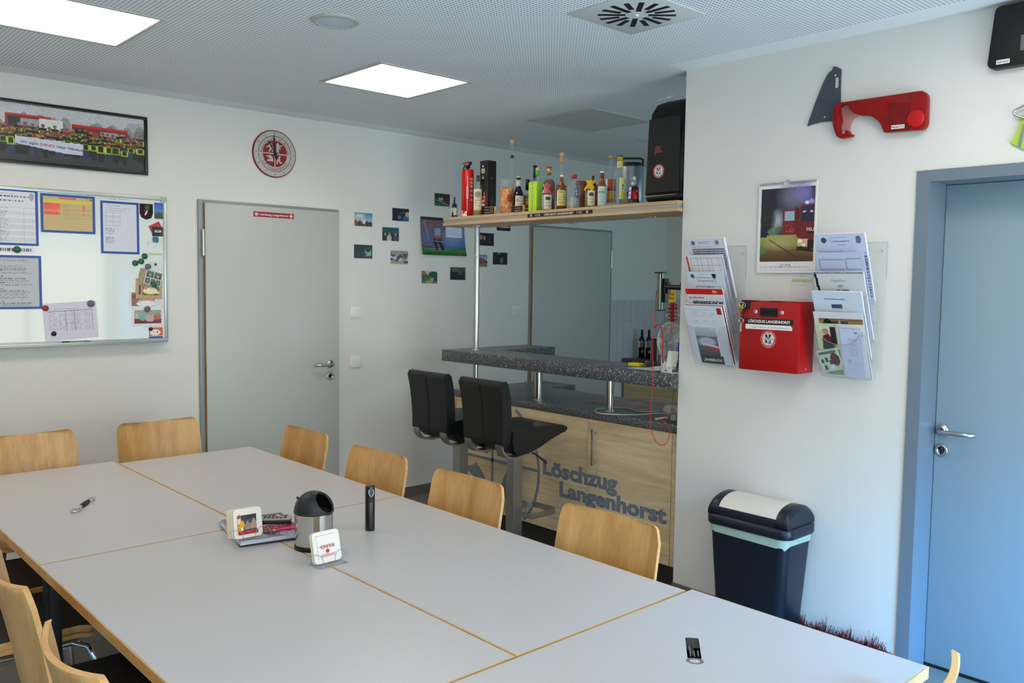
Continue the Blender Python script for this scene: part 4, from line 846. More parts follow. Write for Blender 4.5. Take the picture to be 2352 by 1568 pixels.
b = B(); c_ = kc+Z_*.012+RX*.01; b.tube([c_+RX*(.016*math.cos(a))+Z_*(.014*math.sin(a))-X_*.003 for a in [k*PI/12 for k in range(24)]], .0012, 6, closed=True)
c_ = Vector((2.306, -2.935, 1.415)); b.tube([c_+RX*(.011*math.cos(a))+Z_*(.011*math.sin(a)) for a in [k*PI/12 for k in range(24)]], .0014, 6, closed=True); b.build('key_ring', chrome, pk)
b = B(); b.obox((2.307, -2.943, 1.447), RX*.006, Z_*.045, X_*.002); b.build('strap', mat('strap_dark', '20202c', .7), pk)
b = B(); b.prism([(-.004, 0), (.004, 0), (.003, -.028), (.005, -.036), (-.002, -.04), (-.006, -.036), (-.004, -.028)], c_-Z_*.01+X_*.001, RX, Z_, .0015); b.build('key', chrome, pk)
# ---------------------------------------------------------------- document racks
plas = clear('clear_acrylic', (.985, .988, .995), .05, .0); plas_e = mat('acrylic_edge', '9aa2b4', .25, vary=0)
th_ = math.radians(23); T_ = Vector((-math.sin(th_), 0, math.cos(th_))); N_ = Vector((-math.cos(th_), 0, -math.sin(th_)))
def pocket_base(k): return Vector((2.425, 0, 1.208+.0775*k))
def rack(y0, y1, label, px_):
    t = thing('document_rack', label, 'rack', (2.4, (y0+y1)/2, 1.2), 'clear document racks on the right wall'); W = y0-y1
    b = B(); b.prism([(-.004, 0), (W+.026, 0), (W+.026, .36), (W+.014, .375), (W+.014, .375), (W+.026, .39), (W+.026, .53), (-.004, .53)], (XR-.003, y0, 1.225), RX, Z_, .0018); b.build('back_plate', plas, t)
    b = B(); b.tube([(XR-.005, y1-.026, 1.6), (XR-.005, y1-.026, 1.755), (XR-.005, y0+.004, 1.755)], .001, 5); b.build('plate_edge', plas_e, t)
    b = B(); b.lathe([(.004, 0), (.004, .003), (0, .003)], (XR-.006, y1-.008, 1.72), 12, (-1, 0, 0)); b.build('screw', steel, t)
    for k in range(5):
        o = pocket_base(k)+Vector((.006, 0, -.004)); o.y = y0+.003; w = W+.006; d = .03; hf = .2
        b = B(); b.prism([(0, 0), (w, 0), (w, .27), (0, .27)], o, RX, T_, .0015)
        # front with a rounded dip
        pts = [(0, 0), (w, 0), (w, hf), (w*.88, hf)]+[(w/2+w*.36*math.cos(a), hf-.048*math.sin(a)) for a in [PI*j/14 for j in range(1, 14)]]+[(w*.12, hf), (0, hf)]
        q = o+N_*d; b.prism(pts, q, RX, T_, .0015)
        for yy in (0, w): b.add([o+RX*yy, o+RX*yy+N_*d, o+RX*yy+N_*d+T_*hf, o+RX*yy+T_*.24], [(0, 1, 2, 3)])
        b.add([o, o+RX*w, o+RX*w+N_*d, o+N_*d], [(0, 1, 2, 3)])
        pk_ = b.build('pocket', plas, t)
        b = B(); top = [q+RX*x+T_*z for x, z in pts[2:]]; b.tube(top, .0008, 5)
        b.tube([q+RX*w, q+RX*w+T_*hf, o+RX*w+T_*.24], .0008, 5); b.tube([q+T_*hf, q, q+RX*w], .0008, 5); b.build('pocket_edge', plas_e, pk_)
    return t
RY0, RY1, SY0, SY1 = -2.632, -2.838, -3.278, -3.492
rack(RY0, RY1, 'clear wall rack of five pockets left of the red box', 0); rack(SY0, SY1, 'clear wall rack of five pockets right of the red box', 1)
def leafin(name, label, cat, k, y0, y1, pic, off=.006, h=.297, th=.002, group=None, rise=0., tilt=0.):
    o = pocket_base(k)+N_*off+T_*rise; o.y = y0; w = y0-y1; t = math.radians(tilt); e1 = RX*math.cos(t)+T_*math.sin(t); e2 = -RX*math.sin(t)+T_*math.cos(t)
    ob = picture(name, pic, o, e1*w, e2*h, None, th, .4); tag(ob, label, cat, group)
    def place(x, y): return o+e1*(w*x)+e2*(h*y)+N_*(th+.0004)
    return ob, place, e1, e2
def put(ob, pl, s, x, y, h, w=None, c='dark_ink', bold=0., center=False):
    f, place, e1, e2 = pl; b = B(); text(b, s, place(x, y), e1, e2, h=h, w=w, bold=bold, center=center); o = b.build('lettering', c if not isinstance(c, str) else MATS[c], ob); return o
P = Pic(60, 84, 'd5d6e4'); P.ell(.17, .07, .055, .035, '4c4e58', .8); P.ell(.8, .07, .055, .04, '6c6e78', .8); P.lines(.3, .05, .68, .09, 2, '444455', .8); P.lines(.1, .13, .9, .15, 1, '666677', .6)
for k in range(22): P.rect(.12, .17+k*.036, .95, .185+k*.036, '4a4c58', .75)
P.grid(.12, .17, .95, .97, 6, 1, '6a6c78'); leafin('form_sheets', 'stack of striped table forms in the top pocket of the left rack', 'paper', 4, RY0, RY1, P, .004, th=.012)
P = Pic(60, 84, 'dcdce0'); P.grid(.1, .05, .95, .9, 9, 7, 'a3a6ae', .002, .7); P.rect(.0, .02, .05, .5, 'c04a30'); P.rect(.0, .2, .05, .5, '3f5a9a', .7); leafin('form_sheets', 'sheet of empty squares in the second pocket of the left rack', 'paper', 3, RY0+.004, RY1+.006, P, .008)
P = Pic(60, 84, 'd3d9e2'); P.ell(.16, .07, .05, .035, '3f4048', .9); P.poly([(.68, .04), (.8, .04), (.79, .1), (.72, .12)], '24252c'); P.grid(.18, .1, .75, .2, 1, 1, '8a8f9a', .002); P.lines(.35, .04, .6, .07, 2, '777788', .7); P.lines(.2, .24, .8, .4, 4, '777c88', .6); P.grid(.2, .24, .85, .9, 2, 12, '8a8f9a', .001, .6); P.lines(.2, .5, .8, .9, 8, '555a66', .6)
ob, *pl = leafin('form_sheets', 'defect report form in the third pocket of the left rack', 'paper', 2, RY0, RY1+.004, P, .008); put(ob, (0, *pl), 'Mängelanzeige', .28, .84, .008, .09)
P = Pic(60, 84, 'd5d8dc'); P.rect(0, 0, 1, .095, 'cc1a1c'); P.ell(.78, .05, .07, .025, 'e09040'); P.lines(.1, .04, .2, .06, 1, 'e8a8a8', .7); P.rect(.15, .5, .95, .95, '8a9098')
ob, *pl = leafin('magazine', 'magazine with a red top band in the fourth pocket of the left rack', 'magazine', 1, RY0, RY1+.002, P, .008, th=.004); put(ob, (0, *pl), 'einsatz:nrw', .14, .745, .02, .168, bold=.03); put(ob, (0, *pl), 'FEUERWEHR', .06, .835, .0075, .085, 'red_ink', .03)
P = Pic(16, 40, '8e1a20'); leafin('red_book', 'thin dark red book behind the yearbook, left rack', 'book', 0, RY0-.005, RY1-.006, P, .004, h=.30, th=.008)
P = Pic(78, 112, 'd6dce4'); P.lines(.04, .05, .72, .07, 1, '8fb48f', .7); P.rect(.86, .03, .97, .13, '9a1c22')
for x0 in (.18, .42, .64): P.lines(x0, .11, x0+.18, .2, 6, '8a8c94', .7); P.lines(x0+.03, .24, x0+.2, .31, 5, '8a8c94', .7)
P.lines(.2, .09, .34, .1, 1, 'c86060', .7); P.grad(.15, .37, .72, 1, 'b4c0ca', '5c6670'); P.grad(.15, .52, .72, .98, '6c767c', '36393e'); P.ell(.42, .62, .28, .1, 'c8cede', .9, .6); P.poly([(.3, .66), (.72, .71), (.7, .76), (.36, .73)], 'b83038'); P.poly([(.3, .64), (.72, .69), (.72, .72), (.3, .67)], 'e4e2e4'); P.rect(.54, .755, .64, .785, 'c02c30'); P.rect(.2, .86, .78, 1, '2c2d31', .9)
P.ell(.62, .4, .04, .03, 'e6d8dc'); P.ell(.62, .4, .02, .012, 'c05058'); P.lines(.76, .45, .93, .7, 12, '80838c', .6); P.noise(.015, .15, .37, .72, 1)
ob, *pl = leafin('yearbook', 'yearbook with a lifeboat cover in the lowest pocket of the left rack', 'book', 0, RY0, RY1, P, .014, th=.006); put(ob, (0, *pl), 'JAHRBUCH', .24, .045, .014, .098, 'white_plastic', .02)
DOC = 'documents in the right rack'
P = Pic(64, 84, 'c6cbe8'); P.ell(.16, .09, .055, .04, '33384a', .9); P.ell(.86, .09, .055, .055, '4c5268', .8); P.lines(.3, .05, .7, .07, 1, '6a7090', .7); P.lines(.05, .25, .6, .27, 1, '6a7090', .6); P.grid(.15, .28, .98, .95, 6, 16, '6a70a0', .003, .6)
for k in range(14): P.rect(.93, .32+.045*k, .98, .345+.045*k, '3c4470', .8)
ob, *pl = leafin('form_sheets', 'stack of bluish crew forms in the top pocket of the right rack', 'paper', 4, SY0, SY1+.004, P, .004, th=.01); put(ob, (0, *pl), 'Löschzug Langenhorst', .32, .885, .006, .075, bold=.01); put(ob, (0, *pl), 'Anwesenheit', .42, .835, .005, .04)
P = Pic(60, 84, 'bcc6e0'); P.grid(.07, .1, .58, .24, 1, 1, '6a7288', .002); P.grid(.62, .09, .93, .24, 1, 1, '6a7288', .002); P.lines(.1, .33, .3, .42, 4, '6a7288', .7); leafin('form_sheets', 'pale form with two empty boxes in the second pocket of the right rack', 'paper', 3, SY0, SY1+.008, P, .008)
P = Pic(60, 84, 'cfd2d6'); P.rect(0, 0, 1, .02, '90949c')
for k in range(18): P.rect(.02+.054*k, 0, .045+.054*k, .015, '3a3c42')
P.poly([(0, .02), (.05, .02), (.13, .6), (.07, .6)], '15171c')
ob, *pl = leafin('radio_manual', 'spiral bound radio manual with a black edge, right rack', 'booklet', 2, SY0, SY1+.002, P, .008, th=.006); put(ob, (0, *pl), 'Digitalfunk', .34, .86, .011, .062, bold=-.01); put(ob, (0, *pl), 'HRT', .45, .77, .013, .026); put(ob, (0, *pl), 'SC 2020', .42, .705, .013, .052, bold=.02)
P = Pic(60, 84, 'cbd8e4'); P.rect(.36, .19, .58, .25, '3c4c72'); P.lines(.28, .14, .68, .165, 2, '444c5c', .8); P.lines(.1, .28, .3, .31, 1, '7a8494', .6); P.rect(.05, .36, .9, .365, '8a94a4'); P.lines(.72, .46, .9, .49, 1, '556', .5) if False else None; P.ell(.88, .47, .03, .02, '4a4c54')
ob, *pl = leafin('report_folder', 'folder with a blue logo block in the fourth pocket of the right rack', 'folder', 1, SY0+.004, SY1+.006, P, .01, th=.008); put(ob, (0, *pl), 'Fireboard Einsatz anlegen', .24, .88, .006, .088, bold=.02)
P = Pic(64, 84, 'd6d8dc'); P.rect(.1, .1, .98, .5, 'a8814a'); P.grad(.1, .1, .98, .22, '7a5a44', 'c89a4a'); 
for x in (.36, .55): P.rect(x, .13, x+.13, .3, '2e4a48')
P.ell(.27, .2, .1, .1, '1c1512'); P.rect(.5, .12, .53, .34, 'd0a850'); P.noise(.03, .1, .1, .98, .5)
leafin('building_brochure', 'brochure with a yellow house front behind the lowest leaflets, right rack', 'brochure', 0, SY0+.002, SY1+.004, P, .006, rise=-.012)
P = Pic(60, 84, 'c4d4a4'); P.rect(.1, .06, .42, .45, 'c08a50'); P.grad(.1, .06, .3, .3, 'd8dce0', 'c8b090'); P.poly([(.1, .5), (.13, .25), (.24, .18), (.32, .28), (.36, .5)], '6a1c26'); P.ell(.2, .15, .07, .06, 'c08a70'); P.rect(.3, .06, .42, .4, '2c2a30'); P.rect(.12, .36, .32, .5, '22242c'); P.rect(.1, .5, 1, 1, '88a070'); P.noise(.02)
leafin('green_magazine', 'green edged magazine with a person in dark red, right rack', 'magazine', 0, SY0, SY1+.004, P, .012, h=.235)
P = Pic(40, 56, 'dfe2e4'); P.rect(.1, .12, .95, .22, 'd8944a'); P.lines(.1, .3, .9, .9, 12, '8a8e98', .5); leafin('orange_leaflet', 'white leaflet with an orange strip, lowest right pocket', 'leaflet', 0, SY0-.095, SY1+.006, P, .0155, h=.235)
P = Pic(40, 34, 'c2ceb4'); P.rect(.1, .1, .9, .2, '5a6a5a'); P.ell(.75, .5, .2, .3, '5a2426'); 
for (x, y) in ((.1, .4), (.15, .7), (.45, .5), (.3, .35)): P.rect(x, y, x+.12, y+.2, '3c4a44')
P.rect(.4, .7, .6, .9, 'dcdfd8'); P.noise(.03); leafin('phone_leaflet', 'small tilted leaflet with phone pictures, lowest right pocket', 'leaflet', 0, SY0-.008, SY0-.108, P, .0185, h=.1, tilt=14, rise=.008)
P = Pic(56, 96, 'c8cfe6'); P.lines(.08, .03, .9, .05, 1, '5a6070', .8); P.lines(.15, .08, .5, .1, 1, '8a90a4', .6); P.rect(.66, .1, .74, .13, '9a2c30'); P.rect(.74, .1, .8, .13, '3c5a3c'); P.grid(.3, .24, .78, .58, 4, 1, '9098b0', .002); 
for x in (.32, .44, .56, .68): P.lines(x, .25, x+.1, .57, 18, '6a7088', .5)
for r_ in (.7, .82):
    for x in (.2, .36, .52, .68, .84): P.lines(x, r_, x+.1, r_+.08, 4, '6a7088', .6)
P.ell(.3, .68, .1, .04, '8088a0', .4); leafin('timetable_sheet', 'folded blue-white timetable sheet in front in the right rack', 'paper', 0, SY0-.104, SY1+.02, P, .022, h=.232, tilt=-2)
# ---------------------------------------------------------------- broken lamp cover, felt piece, black plate, yellow tag
def outline(pts, x=XR): 
    q = [px(u, v, x) for u, v in pts]; return [(-p_.y, p_.z) for p_ in q]
redp = bpy.data.materials.new('red_lamp_plastic'); redp.use_nodes = True; nt = redp.node_tree; pb = nt.nodes['Principled BSDF']
pb.inputs['Base Color'].default_value = lin('a2040a')+(1,); pb.inputs['Roughness'].default_value = .18
tl = nt.nodes.new('ShaderNodeBsdfTranslucent'); tl.inputs[0].default_value = lin('c40c0c')+(1,); mx_ = nt.nodes.new('ShaderNodeMixShader'); mx_.inputs[0].default_value = .3
nt.links.new(pb.outputs[0], mx_.inputs[1]); nt.links.new(tl.outputs[0], mx_.inputs[2]); nt.links.new(mx_.outputs[0], nt.nodes['Material Output'].inputs[0]); MATS['redp'] = redp
O0 = Vector((0, 0, 0))
lp = thing('tail_lamp_cover', 'broken red vehicle lamp cover hung on the wall above the calendar', 'lamp cover', px(2040, 260, XR))
LP = [(1923, 265), (1926, 248), (1938, 239), (2118, 213), (2127, 212), (2134, 215), (2139, 222), (2140, 232), (2138, 284), (2136, 292), (2130, 298), (2122, 301), (2040, 307), (2037, 300), (2033, 288), (2025, 279), (2014, 271), (2000, 268), (1985, 268), (1971, 263), (1962, 255), (1957, 244), (1945, 243), (1937, 250), (1937, 262), (1940, 270), (1940, 282), (1937, 292), (1939, 308), (1950, 310), (1951, 303), (1957, 301), (1960, 308), (1967, 311), (1966, 316), (1940, 321), (1931, 315), (1924, 295), (1922, 280)]
b = B(); b.prism(outline(LP), (XR-.012, 0, 0), -Y_, Z_, .03); b.build('lens_shell', redp, lp, .003, 2)
b = B(); b.prism(outline([(1945, 243), (1957, 244), (1962, 255), (1971, 263), (1978, 266), (1966, 275), (1958, 290), (1958, 300), (1940, 304), (1937, 292), (1940, 282), (1940, 270), (1937, 262), (1937, 250)]), (XR-.016, 0, 0), -Y_, Z_, .002); b.build('clear_film', clear('pink_film', (.93, .72, .72), .1), lp)
dk = mat('red_lamp_dark', '6e0508', .3)
b = B()
for k in range(15):
    v = 236+k*3.9; a_, c_ = px(2040, v+1.5, XR-.0425), px(2091, v-1.5, XR-.0425); b.obox((a_+c_)/2, c_-a_, Z_*.003, X_*.0015)
b.build('lens_rib', dk, lp, kind='stuff')
c_ = px(2103, 272, XR-.042); b = B(); b.lathe([(.034, 0), (.034, .003), (.03, .005), (0, .006)], c_, 32, (-1, 0, 0)); b.build('reflector', mat('red_lamp_bright', 'c00a10', .25), lp)
for u, v in ((2092, 295), (1956, 240), (2093, 223)):
    c_ = px(u, v, XR-.0425); b = B(); b.lathe([(.007, 0), (.007, .003), (.0035, .004), (.0035, .002), (0, .002)], c_, 16, (-1, 0, 0)); b.build('screw_hole', dk, lp)
a_ = px(2047, 297, XR-.043); b = B(); d1_ = (px(2078, 294, XR-.043)-a_); d1_.normalize(); n1_ = Vector((0, -d1_.z, d1_.y)); n1_ = -n1_ if n1_.z < 0 else n1_
b.prism([(0, 0), (.052, 0), (.052, .015), (0, .015)], a_, d1_, n1_, .001); st = b.build('name_label', white, lp); b = B(); text(b, 'Michael 01.23', a_+d1_*.026+n1_*.0045-X_*.0016, d1_, n1_, h=.0065, w=.045, bold=.02, center=True); b.build('lettering', MATS['dark_ink'], st)
felt = thing('felt_piece', 'torn dark grey fin shaped piece pinned left of the red lamp cover', 'felt piece', px(1900, 240, XR))
FP = [(1917, 153), (1926, 155), (1934, 160), (1933, 180), (1932, 205), (1932, 240), (1927, 246), (1923, 265), (1922, 279), (1904, 279), (1885, 281), (1870, 285), (1856, 290), (1860, 277), (1867, 258), (1873, 240), (1881, 220), (1890, 197), (1898, 180), (1905, 168), (1912, 163)]
b = B(); b.prism(outline(FP), (XR-.001, 0, 0), -Y_, Z_, .008); b.build('felt', mat('dark_felt', '4a4f59', .9, vary=.1, scale=60, bump=.6, bscale=500), felt, .001, 1)
a_, c_ = px(1924.5, 201, XR-.0095), px(1920, 179, XR-.0095); b = B(); b.box(XR-.0105, XR-.0093, c_.y, a_.y-.001, a_.z, c_.z); st = b.build('name_label', white, felt)
b = B(); text(b, 'Ingo 02.23', Vector((XR-.0107, (a_.y+c_.y)/2-.0035, (a_.z+c_.z)/2)), Z_, Y_, h=.005, w=.036, bold=.02, center=True); b.build('lettering', MATS['dark_ink'], st)
for u, v in ((1919, 173), (1894, 269)): b = B(); b.lathe([(.0035, 0), (.003, .002), (0, .003)], px(u, v, XR-.009), 12, (-1, 0, 0)); b.build('pin', white, felt)
bp = thing('black_mirror_cover', 'black rounded plastic cover fixed high on the wall over the right door', 'cover', (XR, -4.0, 2.49))
q0, q1 = px(2275, 157, XR-.045), px(2303, 14, XR-.045)
b = B(); hw, hh = .13, (q1.z-q0.z)/2+.003; b.prism([(x-z*.0+(-.008 if z < 0 else .008), z) for x, z in rrect(hw*2, hh*2, .022, 5)], (XR-.001, q0.y-hw+.004, (q0.z+q1.z)/2), RX, Z_, .045); b.build('shell', mat('cover_black', '0a0a0b', .45), bp, .004)
a_, c_ = px(2288, 149, XR-.0465), px(2319, 141.5, XR-.0465); b = B(); b.box(XR-.0478, XR-.0463, c_.y, a_.y, a_.z, a_.z+.0155); st = b.build('name_label', white, bp)
b = B(); text(b, 'Ralf 02.21', Vector((XR-.048, (a_.y+c_.y)/2, a_.z+.0045)), RX, Z_, h=.0065, w=(a_.y-c_.y)*.85, bold=.02, center=True); b.build('lettering', MATS['dark_ink'], st)
a_ = px(2344, 100, XR-.048); b = B(); b.box(XR-.05, XR-.046, a_.y-.08, a_.y, a_.z-.025, a_.z+.03); b.build('grey_insert', mat('insert_grey', '6e726c', .5), bp, .002)
vt = thing('hi_vis_ribbon', 'lime yellow reflective ribbon hanging from a metal ring at the right picture edge', 'ribbon', px(2350, 300, XR))
VP = [(2360, 250), (2353, 264), (2345, 276), (2340, 295), (2337, 305), (2330, 318), (2322, 329), (2339, 338), (2356, 345), (2374, 342), (2376, 300), (2374, 262)]
b = B(); b.prism(outline(VP), (XR-.006, 0, 0), -Y_, Z_, .005); b.build('ribbon', mat('lime_fabric', 'a4c93c', .7, vary=.05, scale=30, bump=.4), vt, .001, 1)
b = B(); b.prism(outline([(2352, 285), (2348, 300), (2343, 320), (2340, 338), (2347, 341), (2352, 318), (2357, 288)]), (XR-.0115, 0, 0), -Y_, Z_, .001); b.build('reflective_stripe', mat('reflective_grey', '8b9290', .3, .3), vt)
b = B(); b.tube([px(u, v, XR-.02) for u, v in ((2362, 240), (2350, 243), (2336, 250), (2328, 257), (2330, 263), (2342, 268), (2360, 274))], .0042, 10); b.build('metal_ring', steel, vt)
# ---------------------------------------------------------------- swing bin and brush
bn = thing('swing_bin', 'dark blue-black swing-lid waste bin with a cream flap, against the right wall', 'waste bin', (2.305, -3.06, 0))
navy = mat('bin_navy', '141a26', .36, vary=.04); bc = Vector((2.305, -3.064, 0))
def rr3(hx, hy, r, z, n=6): return [Vector((bc.x+x, bc.y+y, z)) for x, y in rrect(hx*2, hy*2, r, n)]
b = B(); b.loft([rr3(.088, .155, .035, 0), rr3(.092, .162, .04, .01), rr3(.118, .196, .045, .53)], cap=True); b.build('bin_body', navy, bn)
b = B(); rings = []
for k in range(6):
    z = .535-.011*k; R0 = rr3(.1195+.001*(k % 2), .1975+.0012*((k+1) % 2), .045, z); rings.append([p_+Vector((0, 0, .005*math.sin(i*1.7)+.006*math.sin(i*.6)+(-.012 if .4 < i/len(R0) < .62 and k > 3 else 0))) for i, p_ in enumerate(R0)])
b.loft(rings, cap=False); b.build('bin_bag', mat('bag_green', 'a3b8a6', .35, vary=.08, scale=20), bn)
b = B(); b.loft([rr3(.124, .207, .05, .508), rr3(.126, .21, .05, .515), rr3(.126, .21, .05, .548), rr3(.12, .203, .05, .552)]); b.build('lid_rim', navy, bn)
def hump(s, k=1.):  # lid section, s 0..1 from the front edge over the top to the back edge
    a = PI*(1-s); return Vector((.117*math.cos(a)*-1*-1*k, 0, .552+.088*(math.sin(a)**.75)*k))
def lidpt(a, y): p_ = hump(a); return Vector((bc.x+p_.x, bc.y+y, p_.z))
b = B(); rings = []
for y, k in ((-.197, .72), (-.19, .9), (-.178, 1.), (-.14, 1.), (-.132, .93)): rings.append([Vector((bc.x+hump(j/18).x*(.9+.1*k), bc.y+y, .551+(hump(j/18).z-.552)*k)) for j in range(19)]+[Vector((bc.x+.1, bc.y+y, .55)), Vector((bc.x-.1, bc.y+y, .55))])
b.loft(rings); b.build('lid_cheek', navy, bn)
b = B(); b.loft([[Vector((p_.x, 2*bc.y-p_.y, p_.z)) for p_ in r] for r in rings]); b.build('lid_cheek', navy, bn)
b = B(); b.sheet(lambda a, c: (lidpt(.1+.8*a, -.14+.28*c)-Vector((0, 0, .004)), Vector((-math.cos(PI*(.1+.8*a))*-1*-1, 0, math.sin(PI*(.1+.8*a))))), 16, 4, .006); b.build('flap', mat('bin_cream', 'd9d0bd', .4, vary=.02), bn)
b = B()
for s0 in (.0, .9): b.sheet(lambda a, c, s0=s0: (lidpt(s0+.1*a, -.14+.28*c), Vector((-1 if s0 < .5 else 1, 0, .2)).normalized()), 4, 4, .006)
b.build('lid_lip', navy, bn)
br = thing('floor_brush', 'brush with ragged red and black bristles on the floor beside the bin', 'brush', (2.4, -3.4, 0))
b = B(); b.box(2.37, 2.43, -3.6, -3.2, .0, .045); b.build('brush_block', mat('brush_wood', '8a6a48', .6), br, .004)
for cname, cc_, nn_ in (('bristle_red', 'a01c22', 420), ('bristle_black', '231a1c', 420)):
    b = B()
    for k in range(nn_):
        y = -3.2-.4*rng.random(); x = 2.375+.05*rng.random(); h = .085+.045*(.5+.5*math.sin(y*60))*rng.random()+(.02 if rng.random() < .1 else 0); dx, dy = .02*rng.normal(), .012*rng.normal()
        p0 = Vector((x, y, .044)); p1 = Vector((x+dx, y+dy, h)); w = Vector((0, .0011, 0)); b.add([p0-w, p0+w, p1+w*.6, p1-w*.6], [(0, 1, 2, 3)]); w = Vector((.0011, 0, 0)); b.add([p0-w, p0+w, p1+w*.6, p1-w*.6], [(0, 1, 2, 3)])
    b.build('bristles', mat(cname, cc_, .6), br, kind='stuff')
# ================================================================ tables
TZ = .72
lam = mat('table_laminate', 'b9b8b6', .33, vary=.008, scale=4, spec=.5); tedge = wood('beech_edge', 'b98a4c', 'd8b074', 0, .4, 3, 3, .1, .3)
tubem = mat('table_leg_black', '1a1b1d', .35, .2)
def table(x0, x1, y0, y1, label, legs=True):
    t = thing('meeting_table', label, 'table', ((x0+x1)/2, (y0+y1)/2, 0), 'tables pushed together')
    e = .0035; b = B(); b.box(x0+e, x1-e, y0+e, y1-e, TZ-.004, TZ); top = b.build('table_surface', lam, t)
    b = B()
    for q in ((x0, x1, y0, y0+e), (x0, x1, y1-e, y1), (x0, x0+e, y0+e, y1-e), (x1-e, x1, y0+e, y1-e)): b.box(*q, TZ-.028, TZ-.0006)
    b.box(x0+e, x1-e, y0+e, y1-e, TZ-.028, TZ-.0042); b.build('table_edge', tedge, t)
    b = B(); i = .03
    for q in ((x0+i, x1-i, y0+i, y0+i+.025), (x0+i, x1-i, y1-i-.025, y1-i), (x0+i, x0+i+.025, y0+i, y1-i), (x1-i-.025, x1-i, y0+i, y1-i)): b.box(*q, TZ-.068, TZ-.0285)
    b.build('apron', tubem, t)
    for x in (x0+.034, x1-.034):
        for y in (y0+.034, y1-.034): b = B(); b.cyl((x, y, 0), (x, y, TZ-.03), .016, 14); b.cyl((x, y, 0), (x, y, .012), .02, 14); b.build('leg', tubem, t)
cx0, cx1, cx2 = -.388, .2615, .908
table(cx0, cx1-.0015, -2.298, -.925, 'far left pale grey table, with the small corkscrew on it')
table(cx1+.0015, cx2, -2.298, -.985, 'far right pale grey table, nearest to the left door')
table(cx0, cx1-.0015, -3.676, -2.301, 'middle left pale grey table, with the magazines and coasters on it')
table(cx1+.0015, cx2, -3.676, -2.301, 'middle right pale grey table, with the black tube on it')
table(cx0, .93, -4.325, -3.681, 'nearest pale grey table, set crosswise, with the flat bottle opener')
